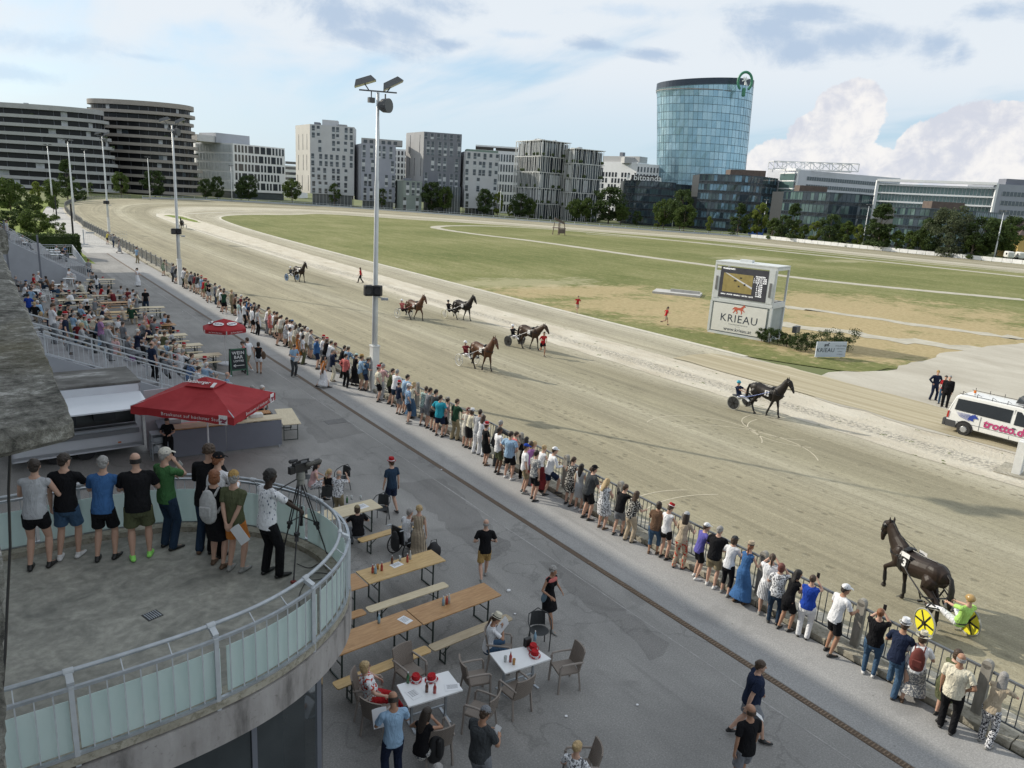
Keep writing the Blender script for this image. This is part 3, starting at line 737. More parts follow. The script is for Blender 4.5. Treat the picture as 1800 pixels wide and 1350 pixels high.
def curtain(name,label,ring,zs,colors,frame_m,seed,jitter=.02,closed=False,mull=.10,cat='building',taper=None,roof=None):
 """ring(k) -> list of points at level zs[k]; panes are single quads, each tilted a little, colours by material"""
 r=random.Random(seed);root=empty(name,(0,0,0),0,label=label,cat=cat);fr=MB();RG_=[[Vector(p) for p in ring(k)] for k in range(len(zs))];n=len(RG_[0]);m=n if closed else n-1
 cen=sum(RG_[0],Vector())/n;V=[];Fc=[];mi=[]
 for k in range(len(zs)):
  for p in RG_[k]:q=Vector((p.x-cen.x,p.y-cen.y,0));q=q.normalized() if q.length>.1 else Vector((0,0,0));V.append(p+q*r.uniform(-jitter,jitter))
 for k in range(len(zs)-1):
  for i in range(m):j=(i+1) % n;Fc.append((k*n+i,k*n+j,(k+1)*n+j,(k+1)*n+i));mi.append(colors_pick(k,len(zs)-1,r,len(colors)));fr.bar(RG_[k][i],RG_[k+1][i],mull*1.3,mull)
  for i in range(m):fr.bar(RG_[k][i],RG_[k][(i+1) % n],mull*2.2,mull*2.2)
 P=RG_[-1]
 for i in range(m):fr.bar(P[i],P[(i+1) % n],mull*3,mull*3)
 me=bpy.data.meshes.new('curtain_wall');me.from_pydata([tuple(v) for v in V],[],Fc);[me.materials.append(c_) for c_ in colors];me.polygons.foreach_set('material_index',mi);me.update();o=bpy.data.objects.new('curtain_wall',me);COL.objects.link(o);o.parent=root
 fr.build('mullion_grid',frame_m,root)
 if closed:mb=MB();mb.prism([(p[0],p[1]) for p in P],min(p[2] for p in P)-.8,min(p[2] for p in P)-.3);mb.build('roof',ROOFG,root)
 return root
def colors_pick(k,n,r,m):return min(m-1,int(r.random()*m))
TG=[glass('tower_glass_a',(.34,.52,.62),.22,.12,.05,metal=.55),glass('tower_glass_b',(.40,.58,.68),.26,.12,.05,metal=.55),glass('tower_glass_c',(.29,.46,.56),.2,.12,.05,metal=.55)]
FRM=mat('mullion_dark',(.05,.07,.09),.4,.1,1,metal=.4)
tb=atF(1226,395,330);tr=Vector((CR[0],CR[1],0)).normalized();tf=Vector((-tr.y,tr.x,0))
Wb=(atF(1300,395,330)-atF(1150,395,330)).length/2;Wt=(atF(1325,155,330)-atF(1152,160,330)).length/2
zt=atF(1240,150,330).z;cb=atF(1225,395,330);ct=atF(1239,150,330)
cb=Vector((cb.x,cb.y,0));ct2=Vector((ct.x,ct.y,0))
NL=19
tzs=[zt*k/NL for k in range(NL+1)]
def tring(k):
 s=(k/NL);w_=Wb+(Wt-Wb)*s**1.4;c_=cb.lerp(ct2,s**1.3);P=[]
 for i in range(64):
  a=2*math.pi*i/64;x=w_*math.cos(a);y=w_*.72*math.sin(a)
  z=tzs[k];
  if k >= NL-1:z -= (x/w_*(-.5)+.5)*3.6*(1 if k == NL else .4)
  P.append(c_+tr*x+tf*y+Vector((0,0,z)))
 return P
tw=curtain('glass_tower','flaring round blue glass office tower with a green ring sign on its roof',tring,tzs,TG,mat('mullion_blue',(.10,.15,.18),.4,.1,1,metal=.4),8,.05,True,.09,cat='tower')
P=[p+Vector((0,0,0)) for p in tring(NL)];mb=MB();cen=sum(P,Vector())/64
mb.loft([[p for p in P],[p+Vector((0,0,3.0)) for p in P],[cen+(p-cen)*.97+Vector((0,0,3.0)) for p in P],[cen+(p-cen)*.97 for p in P]],cap=False)
mb.build('parapet',mat('parapet_navy',(.035,.05,.075),.4,.1,1,metal=.3),tw)
so=atF(1309,148,318);gm=mat('sign_green',(.05,.22,.13),.5,.1,1)
sg=empty('roof_sign',so,0,label='green ring sign with white emblem on top of the glass tower',cat='sign')
mb=MB();rad=4.2;mb.tube([tr*(rad*math.sin(a)*.78)+Vector((0,0,rad*math.cos(a)+1.2)) for a in [R(-140+i*280/24) for i in range(25)]],.62,n=8);mb.tube([Vector((0,0,-2.2)),Vector((0,0,-5))],.9,n=8);mb.build('ring',gm,sg)
wm=mat('sign_white',(.8,.82,.82),.5,.02,1);mb=MB();mb.bar(-tr*1.4+Vector((0,0,1.4)),tr*1.5+Vector((0,0,2.4)),.5,.5);mb.bar(tr*.2+Vector((0,0,-.4)),tr*.2+Vector((0,0,3.4)),.5,.5);mb.bar(tr*1.2+Vector((0,0,-.6)),-tr*.9+Vector((0,0,3.2)),.5,.5);mb.build('emblem',wm,sg)
cr_=atF(1195,148,325);mb=MB()
for dx in (-1.3,1.3):mb.tube([cr_+tr*dx+Vector((0,0,-3)),cr_+tr*dx],.09,n=5)
mb.bar(cr_+tr*-1.9,cr_+tr*1.9,.25);o=mb.build('window_cleaning_gantry',METAL);tag(o,'small white cleaning gantry on the left of the tower roof','gantry')

def gblock(name,label,pts,top,nf,cols,seed,wpane=1.5,spand=True):
 """dark glass block following a plan polyline (world xy), storeys nf"""
 P,_=resample([(p.x,p.y) for p in pts],max(3,int(sum((b_-a).length for a,b_ in zip(pts,pts[1:]))/wpane)+1))
 zs=[];
 for k in range(nf):zs += [top*k/nf,top*(k+.3)/nf]
 zs.append(top)
 def ring(k):return [Vector((p[0],p[1],zs[k])) for p in P]
 global colors_pick
 old=colors_pick
 def cp(k,n,r,m):
  if k % 2 == 0:return 0
  return 1+int(r.random()*(m-1))
 colors_pick=cp
 root=curtain(name,label,ring,zs,cols,FRM,seed,.05,False,.11)
 colors_pick=old
 back=[(p[0]+FH.x*14,p[1]+FH.y*14) for p in P[::-1]]
 mb=MB();inset=[(p[0]+FH.x*.5,p[1]+FH.y*.5) for p in P];mb.prism(inset+back,0,top-.1);mb.build('core',mat('block_core',(.03,.035,.04),.6,.2,1),root)
 return root
SPN=mat('spandrel_dark',(.02,.025,.032),.25,.2,.5,spec=.7)
DG=[SPN,glass('glass_navy',(.03,.045,.06),.06),glass('glass_teal',(.045,.075,.085),.08),glass('glass_sky',(.14,.23,.30),.05,metal=.4)]
DG2=[SPN,glass('glass_green',(.06,.10,.10),.08),glass('glass_green2',(.10,.155,.15),.1),glass('glass_navy',(.03,.045,.06),.06)]
q=[atF(1091,398,300),atF(1110,399,291),atF(1135,400,287),atF(1180,402,290)]
for p in q:p.z=0
tp=atF(1135,318,287).z;g1=gblock('office_block','low dark glass office with a lettered sign on its roof',q,tp,6,DG[:3],21)
s0=atF(1110,316,290);s1=atF(1160,317,288);s0.z=s1.z=tp
mb=MB();mb.bar(s0+Vector((0,0,1.2))+FH*1,s1+Vector((0,0,1.2))+FH*1,1.5,2.4);sgn=mb.build('roof_sign',mat('sign_black',(.03,.03,.035),.5));tag(sgn,'dark lettered sign board on the low glass office roof','sign')
tx=(s1-s0).normalized();c0=(s0+s1)/2+Vector((0,0,1.25))-FH*.05+tx*.8
def front(n):return -n if False else n
t_=text('bitpanda',3.7,wm,None,frame(c0+Vector((tx.y,-tx.x,0))*.2,tx,(0,0,1)),bold=.02);t_.parent=sgn
mb=MB();c1=c0-tx*9.0+Vector((tx.y,-tx.x,0))*.2;mb.bar(c1+Vector((0,0,-1.1)),c1+Vector((0,0,1.3)),.5,.15);mb.bar(c1+Vector((0,0,1.1)),c1+tx*.9+Vector((0,0,.5)),.35,.15);mb.bar(c1+Vector((0,0,0)),c1+tx*.9+Vector((0,0,.5)),.35,.15);mb.bar(c1+Vector((0,0,0)),c1+tx*.9+Vector((0,0,-.6)),.35,.15);mb.bar(c1+Vector((0,0,-1)),c1+tx*.9+Vector((0,0,-.6)),.35,.15);mb.build('emblem',wm,sgn)
q=[atF(1178,402,300),atF(1222,404,300)]
for p in q:p.z=0
gblock('office_block','recessed dark glass link between the two dark glass offices',q,atF(1200,325,300).z,5,DG[:3],22)
q=[atF(1219,404,284),atF(1240,405,279),atF(1290,408,276),atF(1330,410,282),atF(1354,411,292)]
for p in q:p.z=0
tp=atF(1270,307,278).z;gblock('office_block','dark blue glass office with bright top-floor panes, below the glass tower',q,tp,6,DG,23)
q=[atF(1271,405,288),atF(1332,407,288)];mb=MB();mb.prism([(q[0].x,q[0].y),(q[1].x,q[1].y),(q[1].x+FH.x*8,q[1].y+FH.y*8),(q[0].x+FH.x*8,q[0].y+FH.y*8)],tp,tp+3);o=mb.build('roof_screen',BROWN);tag(o,'brown screened plant room on the dark blue glass office','plant room')
q=[atF(1367,415,262),atF(1400,418,254),atF(1450,421,250),atF(1500,424,254),atF(1522,425,262)]
for p in q:p.z=0
tp=atF(1450,338,250).z;gblock('office_block','green glass office with curved front under the white truss building',q,tp,4,DG2,24)
o=MB();q0=atF(1405,336,262);o.prism([(q0.x+tr.x*u_+FH.x*v_,q0.y+tr.y*u_+FH.y*v_) for u_,v_ in ((0,0),(11,0),(11,6),(0,6))],tp,tp+2.6);o=o.build('roof_screen',BROWN);tag(o,'brown oval plant screen on the green glass office','plant room')
q=[atF(1562,430,236),atF(1590,432,230),atF(1640,435,228),atF(1700,438,232),atF(1742,440,242)]
for p in q:p.z=0
tp=atF(1640,367,228).z;gblock('office_block','green glass office behind the big round tree near the right edge',q,tp,4,DG2,25)
o=MB();q0=atF(1638,360,238);o.prism([(q0.x+tr.x*u_+FH.x*v_,q0.y+tr.y*u_+FH.y*v_) for u_,v_ in ((0,0),(11,0),(11,6),(0,6))],tp,tp+2.6);o=o.build('roof_screen',BROWN);tag(o,'brown plant screen on the right-hand green glass office','plant room')
def ribbonb(label,C,Bp,Lp,F,Fb,Fl,ytop,nf,m,seed):
 A=atF(C,420,F);B=atF(Bp,424,Fb);top=atF(C,ytop,F).z;b=Bld('office_building',label,A,B,top,20,m)
 rh=(top-1.5)/nf
 for k in range(nf):
  b.win(b.W*.53,(k+.45)*rh,b.W*.88,rh*.48,GL_MID,name='window_band')
  mb=MB();n=int(b.W*.88/1.3)
  for i in range(n):mb.box((b.W*.09+i*1.3,-.12,(k+.45)*rh),(.12,.08,rh*.48))
  mb.build('window_bar',METAL,b.o)
 sx=atF(Lp,420,Fl);rot=math.atan2(B.y-A.y,B.x-A.x);v=sx-A;ln_=v.length;ang=math.atan2(v.y,v.x)-rot;u=Vector((math.cos(ang),math.sin(ang),0))
 nrm=Vector((-u.y,u.x,0));nrm=nrm if nrm.y<0 else -nrm
 for k in range(nf):
  mb=MB();mb.bar(u*0-nrm*1.2+Vector((0,0,(k+.5)*rh)),u*ln_-nrm*1.2+Vector((0,0,(k+.5)*rh)),.3,rh*.8);mb.build('loggia_glazing',DG2[2],b.o)
  mb=MB();mb.bar(-nrm*.6+Vector((0,0,(k+1)*rh)),u*ln_-nrm*.6+Vector((0,0,(k+1)*rh)),1.6,.5);mb.build('floor_edge',WHITE,b.o)
  mb=MB();n=int(ln_/1.2);[mb.bar(u*(i*1.2)-nrm*1.0+Vector((0,0,k*rh)),u*(i*1.2)-nrm*1.0+Vector((0,0,(k+1)*rh)),.14) for i in range(n)];mb.build('loggia_bar',METAL,b.o)
 mb=MB();mb.bar(Vector((0,0,top)),u*ln_+Vector((0,0,top)),2.4,.9);mb.bar(u*ln_,u*ln_+Vector((0,0,top)),1.0,1.0);mb.bar(Vector((0,0,0)),Vector((0,0,top)),.8,.8);mb.build('portal_frame',WHITE,b.o)
 return b,top
b,tp=ribbonb('white office with ribbon windows and a white steel truss on its roof',1385,1563,1338,286,322,300,297,8,mat('panel_white',(.55,.57,.62),.6,.05,.3),1)
mb=MB();t0=atF(1358,302,292);t1=atF(1508,304,292);z1=atF(1358,283,292).z;z0_=tp+.3;t0.z=t1.z=0;n=9
dep=FH*7
for off in (Vector(),dep):
 a_,b_=t0+off,t1+off
 mb.bar(a_+Vector((0,0,z0_)),b_+Vector((0,0,z0_)),.35);mb.bar(a_+Vector((0,0,z1)),b_+Vector((0,0,z1)),.35)
 for i in range(n+1):
  p=a_.lerp(b_,i/n);mb.bar(p+Vector((0,0,z0_)),p+Vector((0,0,z1)),.28)
  if i<n:p2=a_.lerp(b_,(i+1)/n);mb.bar(p+Vector((0,0,z0_ if i % 2 else z1)),p2+Vector((0,0,z1 if i % 2 else z0_)),.24)
for i in range(n+1):p=t0.lerp(t1,i/n);mb.bar(p+Vector((0,0,z1)),p+dep+Vector((0,0,z1)),.25)
o=mb.build('roof_truss',WHITE);tag(o,'long white steel truss standing on the ribbon-window office roof','truss')
b,tp=ribbonb('grey ribbon-window office with white portal frame, above the right-hand trees',1733,1860,1526,262,262,272,322,7,mat('panel_grey',(.30,.32,.37),.6,.05,.3),2)
b.box('roof_plant',DGREY,(5,4,tp),(13,9,tp+2.2))
A=atF(1785,455,222);B=atF(1850,460,222)
b=Bld('villa','ochre yellow villa with a dark hipped roof at the right edge',A,B,atF(1788,413,222).z,10,mat('ochre_render',(.55,.38,.14),.85,.08,1),cat='house')
mb=MB();H=b.H;mb.add([(-1.2,-1.2,H),(b.W+1.2,-1.2,H),(b.W+1.2,11,H),(-1.2,11,H),(4,4,H+5.5),(b.W-4,4,H+5.5)],[(0,1,5,4),(1,2,5),(2,3,4,5),(3,0,4),(3,2,1,0)]);mb.build('roof',mat('tile_dark',(.12,.09,.08),.85,.2,2),b.o)
for u_,z_ in ((3.4,1.6),(3.4,5.0),(7,1.6),(7,5)):b.win(u_,z_,1.6,2.0,WHITE,name='window_frame',t=.1);b.win(u_,z_,1.2,1.6,GL_DARK)
hp=[]
hl=atF(470,300,1800);hr_=atF(560,300,1800)
mb=MB();m0=[hl.lerp(hr_,i/14) for i in range(15)];hh=[0,4,9,15,22,28,30,27,24,20,15,10,6,3,0]
mb.loft([[(p.x,p.y,-5) for p in m0],[(p.x,p.y,12+h*1.0) for p,h in zip(m0,hh)],[(p.x+60,p.y+80,-5) for p in m0]],cap=False);o=mb.build('hill',mat('hill_blue',(.20,.25,.30),.95,.1,.01));o['kind']='structure'
# ---------------------------------------------------------------- trees
def leaf_mat(name,a,b,tr=.25):
 g=NT(name,.7,.25);n1=g.noise(g.obj,.9,4,.6);n2=g.noise(g.obj,4,3,.6)
 c=g.ramp(g.math('ADD',g.math('MULTIPLY',n1,.6),g.math('MULTIPLY',n2,.4)),[(.38,a),(.62,b)]);g.color(c)
 t=g.n.new('ShaderNodeBsdfTranslucent');g.l.new(c,t.inputs[0]);mx=g.n.new('ShaderNodeMixShader');mx.inputs[0].default_value=tr
 out=g.n['Material Output'];g.l.new(g.b.outputs[0],mx.inputs[1]);g.l.new(t.outputs[0],mx.inputs[2]);g.l.new(mx.outputs[0],out.inputs[0]);return g.m
LF=[leaf_mat('leaf_deep',(.030,.052,.018),(.080,.118,.036),.35),leaf_mat('leaf_mid',(.045,.075,.020),(.12,.165,.042),.38),leaf_mat('leaf_light',(.085,.125,.025),(.20,.235,.05),.38),leaf_mat('leaf_grey',(.05,.068,.035),(.12,.14,.075),.32)]
BARK=mat('bark',(.10,.08,.06),.9,.3,4,bump=.5)
def crown(h,w,nclump,nleaf,ls,seed,shape='round',z0=.25):
 r=np.random.default_rng(seed);V=[];F=[]
 C=[]
 for _ in range(nclump*3):
  if len(C) >= nclump:break
  u=r.uniform(0,1);zz=z0+(1-z0)*u
  if shape == 'round':rad=math.sqrt(max(0,1-(2*u-1)**2*.92))
  elif shape == 'cone':rad=(1-u)**.7*.95+.08
  else:rad=math.sqrt(max(0,1-(2*u-.85)**2*.8))*(.8+.2*u)
  a=r.uniform(0,2*math.pi);q=r.uniform(.25,1)**.5
  C.append((math.cos(a)*rad*q*w/2,math.sin(a)*rad*q*w/2,zz*h,r.uniform(.55,1.25)*w*.17))
 per=nleaf//nclump
 for cx,cy,cz,cr in C:
  d=r.normal(size=(per,3));d /= np.linalg.norm(d,axis=1)[:,None];rr=cr*(r.uniform(.35,1.05,per)**.6)[:,None]
  P=np.array([cx,cy,cz])+d*rr*np.array([1,1,.75])
  for p,dd in zip(P,d):
   n=dd*.6+r.normal(size=3)*.55;n /= np.linalg.norm(n);t=np.cross(n,r.normal(size=3));t /= np.linalg.norm(t)+1e-9;b_=np.cross(n,t)
   s=ls*r.uniform(.6,1.35);o=len(V)
   V += [p-t*s,p-b_*s*.55+n*s*.15,p+t*s,p+b_*s*.55+n*s*.15];F.append((o,o+1,o+2,o+3))
 return V,F,C
def tree_proto(name,h,w,seed,leaf,nclump=34,nleaf=2600,ls=.33,shape='round',z0=.25,trunk=.16):
 root=empty(name);V,F,C=crown(h,w,nclump,nleaf,ls,seed,shape,z0)
 mb=MB();mb.add(V,F);mb.build('crown',leaf,root)
 mb=MB();mb.tube([(0,0,-.1),(.05,0,h*.25),(0,.08,h*.55),(0,0,h*.85)],[trunk*1.25,trunk,trunk*.6,.04],n=8)
 r=random.Random(seed)
 for c in r.sample(C,min(7,len(C))):
  zb=max(h*.15,c[2]-h*.25);mb.tube([(0,0,zb),(c[0]*.5,c[1]*.5,(zb+c[2])/2),(c[0],c[1],c[2])],[trunk*.5,trunk*.3,.03],n=5)
 mb.build('trunk',BARK,root);return root
TP={}
def tproto(k):
 if k in TP:return TP[k]
 d={'round':('deciduous_tree',9,7.5,1,LF[1],40,3600,.30,'round',.22),'deep':('deciduous_tree',10,7.5,2,LF[0],42,3800,.30,'round',.18),'light':('young_tree',7,4.6,3,LF[2],26,2400,.24,'egg',.2),
         'cone':('conifer_tree',12,5.5,4,LF[0],40,3200,.28,'cone',.08),'grey':('willow_tree',12,11,5,LF[3],60,5600,.30,'round',.08),'low':('bush_tree',5.5,4.4,6,LF[1],24,2200,.24,'egg',.06),'sparse':('young_tree',8,5.5,7,LF[1],22,1400,.25,'egg',.25)}[k]
 o=tree_proto(d[0],d[1],d[2],d[3],d[4],nclump=d[5],nleaf=d[6],ls=d[7],shape=d[8],z0=d[9]);o.hide_render=False;TP[k]=(o,d[1],d[2],[False]);return TP[k]
rt_=random.Random(5)
def tree(kind,px,F,ytop,label,wmul=1.0,group='trees behind the far rail'):
 if px>175 and group[:12] == 'trees behind':
  fy=np.interp(px,[180,275,380,505,605,705,825,950,1125,1230,1325,1440,1560,1680,1800],[349,350,353.5,358.5,364,371,379,387,399,411,418,430,442,453.5,465]);q=at(px,fy);ff_=q.x*FH.x+q.y*FH.y
  F=ff_+4+max(0,min(8,(F-255)*.2)) if px<1360 else max(F*1.0,ff_+3.5);F /= float(np.interp(px,[0,260,345,500,1100,1250,1450,1650,1800],[1.0,1.02,1.10,1.17,1.19,1.21,1.15,1.07,1.06]))
 o,h,w_,used=tproto(kind);P=atF(px,380,F);top=atF(px,ytop,F).z;s=top/h
 if not used[0]:used[0]=True;c=o
 else:c=dup(o)
 c.location=(P.x,P.y,0);c.rotation_euler=(0,0,rt_.uniform(0,6.28));c.scale=(s*wmul,s*wmul,s)
 tag(c,label,'tree',group);return c
T=[('round',216,292,306,'round yellow-green tree in front of the taller round tower, left part',.75),('sparse',163,285,322,'small light tree below the pale grey balcony bands',.8),('deep',275,290,302,'broad tree at the foot of the taller round tower, right part',1.1),('deep',363,292,316,'dark tree between the round tower and the white office',.9),('deep',384,294,312,'dark tree standing before the louvred office side',.8),
     ('deep',438,290,310,'dark spreading tree before the square-windowed office front',1.0),('deep',425,300,320,'lower dark tree left behind the office-front tree',.8),('round',514,292,317,'tree at the left foot of the pale tower',.9),('sparse',588,288,324,'thin young tree before the pale tower glazing',.9),('sparse',671,284,333,'thin young tree at the foot of the blue-grey slab',.9),
     ('deep',758,282,322,'dense dark tree before the dark grey slab',.95),('round',781,282,331,'smaller tree right of the dense dark tree at the dark slab',.7),('deep',852,280,334,'dark tree hiding the foot of the pale lower slab',.9),('light',874,280,340,'slim tree right of the pale lower slab',.7),('deep',914,276,342,'wide dark tree below the left pole-wrapped block',1.2),('light',896,272,361,'low yellow-green bush tree left of the wide dark tree',.8),('round',930,274,352,'tree overlapping the wide dark tree on its right',.8),
     ('round',1010,272,352,'low tree at the foot of the right pole-wrapped block',.9),('round',1030,272,350,'rounded tree left of the large tree clump by the chequered office',.8),('deep',1070,274,331,'largest tree of the clump between pole-wrapped block and dark office',1.15),('round',1092,266,361,'lighter tree in front of the largest clump tree',1.0),('deep',1120,268,372,'dark shrubby tree below the lettered roof sign',.9),('deep',1052,270,358,'dark tree at the left of the largest clump tree',.8),
     ('round',1168,262,353,'round tree before the recessed glass link',.95),('deep',1197,272,336,'tall dark tree behind the right-hand mast of the glass link',.8),('light',1158,250,377,'bright yellow-green low tree near the rail',.9),('round',1204,258,363,'bushy tree right of the round tree before the glass link',1.0),('light',1249,254,382,'small light tree beside the dark blue office',.7),('cone',1300,256,358,'dark pine before the dark blue glass office',1.3),('light',1335,252,360,'pale feathery tree left of the far mast',.8),('round',1322,248,376,'leafy tree between pine and far mast',.9),
     ('cone',1396,250,358,'tall pine before the green glass office',1.1),('low',1362,240,386,'bush tree right of the far mast',1.1),('deep',1378,246,380,'dark tree left of the tall pine',.8),('light',1402,232,395,'low rounded light tree beside the white boards, first of its row',.9),('low',1418,230,397,'dark low tree, second of the clipped row by the white boards',.9),('light',1436,229,391,'clipped light tree, third of the row by the white boards',.95),('deep',1464,228,379,'bigger dark tree in the clipped row by the white boards',.95),('low',1494,224,392,'round dark tree just right of the bigger row tree',1.0),('light',1515,222,397,'pale low tree left of the right-centre mast',.9),
     ('cone',1552,230,359,'tall dark pine with lighter top right of the right-centre mast',1.5),('deep',1545,220,393,'dark tree at the base of the tall lighter-topped pine',1.0),('low',1561,214,406,'small conical tree right of the tall pine base',.8),('low',1585,212,408,'blue-green shrub tree before the glass corner',1.0),('low',1607,212,409,'dark low tree left of the large willow',.9),('grey',1679,208,366,'very large grey-green willow near the right edge',1.0),('round',1628,206,405,'bright green tree overlapping the large willow on its left',.9),('deep',1642,222,386,'dark tree behind the willow, left',.9),('deep',1738,214,385,'dark tree between the willow and the villa',1.1),('round',1765,216,392,'drooping tree touching the yellow villa',1.1),('low',1722,200,412,'low dark tree right below the willow crown',1.2),('deep',1790,240,384,'dark tree behind the villa roof',1.0)]
for t in T:tree(*t[:5],wmul=t[5])
NL_=[('round',20,150,318,'large sunlit tree at the left edge beyond the stand',1.0),('round',62,150,345,'tree right of the left-edge tree, by the footpath',.9),('round',95,168,345,'tree behind the black speaker post on the left',.9),('deep',15,110,372,'dark near tree over the far stand railing',1.3),('round',60,104,372,'near leafy tree behind the black hedge',1.2),('sparse',96,100,380,'yellow-green airy tree beside the footpath',1.0),('deep',40,130,355,'dark tree in the middle of the left tree clump',1.0),('cone',122,240,282,'tall dark pine before the pale grey balcony bands',1.0),('deep',135,225,322,'leafy tree under the tall dark pine',1.1),('round',95,215,318,'tree left of the tall dark pine',1.0),('light',70,190,322,'light green tree at the left behind the first mast',.9),('deep',150,235,335,'lower tree beside the bend rail',.8)]
for t in NL_:tree(*t[:5],wmul=t[5],group='trees at the left beyond the stand')
def leafbox(name,c,d,n,ls,m,seed,rz=0):
 r=np.random.default_rng(seed);V=[];F=[]
 for _ in range(n):
  f=r.integers(0,5);p=r.uniform(-.5,.5,3)
  if f == 0:p[0]=-.5
  elif f == 1:p[0]=.5
  elif f == 2:p[1]=-.5
  elif f == 3:p[1]=.5
  else:p[2]=.5
  p=p*np.array(d)+r.normal(size=3)*.07;nn=r.normal(size=3);nn /= np.linalg.norm(nn);t=np.cross(nn,r.normal(size=3));t /= np.linalg.norm(t);b_=np.cross(nn,t);s=ls*r.uniform(.6,1.3);o=len(V)
  V += [p-t*s,p-b_*s*.6,p+t*s,p+b_*s*.6];F.append((o,o+1,o+2,o+3))
 mb=MB();mb.add(V,F);mb.box((0,0,0),(d[0]*.93,d[1]*.93,d[2]*.93));o=mb.build(name,m,None,loc=c,rz=rz);return o
h=leafbox('hedge',(5.2,99.5,1.2),(9.4,2.4,2.6),5200,.13,LF[0],3);tag(h,'dark clipped hedge behind the far stand','hedge')
# ---------------------------------------------------------------- grandstand, terrace, ledge
STONE=NT('old_concrete',.95,.15);n1=STONE.noise(STONE.obj,3.2,8,.72,.4);n2=STONE.noise(STONE.obj,22,6,.75);n3=STONE.noise(STONE.map(STONE.obj,(1,.45,1)),1.6,3,.5)
c=STONE.ramp(STONE.math('ADD',STONE.math('MULTIPLY',n1,.45),STONE.math('MULTIPLY',n2,.6)),[(.40,(.07,.07,.065)),(.49,(.19,.185,.165)),(.56,(.30,.295,.265)),(.64,(.60,.59,.56))])
c=STONE.mix(STONE.ramp(n3,[(.56,0.0),(.72,.55)]),c,(.16,.13,.035));STONE.bump(n2,1.0,.03);STONE.color(c)
RAIL=mat('rail_galvanised',(.40,.43,.46),.45,.15,8,metal=.45);RAILW=mat('rail_painted',(.50,.53,.56),.5,.1,6)
g=NT('render_stained',.9,.2);n1=g.noise(g.map(g.obj,(1,1,.25)),2.2,6,.65);n2=g.noise(g.obj,14,4,.7)
c=g.ramp(n1,[(.35,(.15,.14,.135)),(.5,(.33,.31,.30)),(.7,(.44,.42,.41))]);c=g.mix(g.ramp(n2,[(.6,0.0),(.7,.5)]),c,(.12,.115,.1));g.bump(n2,.5,.01);RIM=g.color(c)
gs=empty('grandstand',(-14,44,0),label='big grandstand the picture is taken from, throwing its shade on the paving',cat='grandstand')
mb=MB();mb.box((-3,0,9),(22,138,18));mb.build('wall',LGREY,gs)
mb=MB();mb.box((-1.6,0,18.2),(26.8,138,.55));mb.build('roof',DGREY,gs)
def fromray(px,py,d):r_=ray(px,py);r_=r_/np.linalg.norm(r_);return Vector((r_[0]*d,r_[1]*d,CAM_H+r_[2]*d))
e0=at(0,445,9.25);e1=at(60,570,9.25);e2=at(128,733,9.25);e3=at(0,761,9.25);sl_=(e3.y-e2.y)/(e3.x-e2.x);yL=e2.y+sl_*(-1.4-e2.x)
def slabmb(poly,zt,th,nz=.012,seed=1,step=.09):
 """rough edged slab"""
 P=jag(poly,.004,step,seed);r=random.Random(seed);n=len(P);c_=sum((Vector(p) for p in P),Vector((0,0)))/n
 def ins(k):return [Vector(p)+(c_-Vector(p)).normalized()*k for p in P]
 mb=MB();mb.loft([[(p.x,p.y,zt-th) for p in ins(.03)],[(p.x,p.y,zt-th*.75+r.uniform(-nz,nz)) for p in ins(0)],[(p.x,p.y,zt-th*.25+r.uniform(-nz,nz)) for p in ins(0)],[(p.x,p.y,zt) for p in ins(.03)]]);return mb
lg=slabmb([(-1.4,yL),(e2.x-.02,e2.y-.005),(e2.x,e2.y+.02),(e1.x,e1.y),(e0.x+.02,e0.y*1.25),(-1.4,e0.y*1.25)],9.25,.085,seed=2,nz=.005).build('parapet_ledge',STONE.m);tag(lg,'rough lichen-stained concrete ledge at the left edge beside the viewer','ledge')
k0=at(0,398,9.3);k1=at(15,428,9.3)
lg2=slabmb([(-1.4,k1.y),(k1.x,k1.y),(k1.x-.1,k1.y*1.35),(-1.4,k1.y*1.35)],9.42,.22,seed=4,step=.3).build('parapet_ledge',STONE.m);tag(lg2,'end of a second concrete ledge at the left edge, above the stained one','ledge')
q0=fromray(5,985,2.0);q1=fromray(11,1345,2.0)
mb=MB();rr5=random.Random(5);mb.loft([[(-.9,q0.lerp(q1,t_).y-.05,q0.lerp(q1,t_).z),(q0.lerp(q1,t_).x+rr5.uniform(-.004,.003),q0.lerp(q1,t_).y,q0.lerp(q1,t_).z),(q0.lerp(q1,t_).x-.01,q0.lerp(q1,t_).y+.3,q0.lerp(q1,t_).z),(-.9,q0.lerp(q1,t_).y+.3,q0.lerp(q1,t_).z)] for t_ in [k_/30*1.15 for k_ in range(31)]]);o=mb.build('parapet_pillar',STONE.m);tag(o,'rough concrete pillar edge at the bottom left corner','pillar')
mb=MB();mb.tube([fromray(*p) for p in [(22,700,3.2),(15,860,3.2),(18,960,3.2),(13,1060,3.15),(9,1150,3.1),(2,1235,3.1),(-12,1290,3.1)]],.0045,n=6);o=mb.build('hanging_cable',mat('cable_black',(.01,.01,.01),.5));tag(o,'thin black cable hanging down at the left edge','cable')
TZ=3.8
RIMP=smooth([(-1.2,13.62),(0,13.62),(1.2,13.70),(2.2,13.58),(2.95,13.25),(3.6,12.75),(4.1,12.1),(4.42,11.4),(4.52,10.7),(4.44,10.05),(4.14,9.4),(3.70,8.89),(3.13,8.47),(2.5,8.18),(1.8,8.02),(1.1,7.94),(.3,7.9),(-1.2,7.88)],2)
ter=empty('terrace',(0,0,0),label='round concrete terrace with nine spectators, built out below the viewer',cat='terrace')
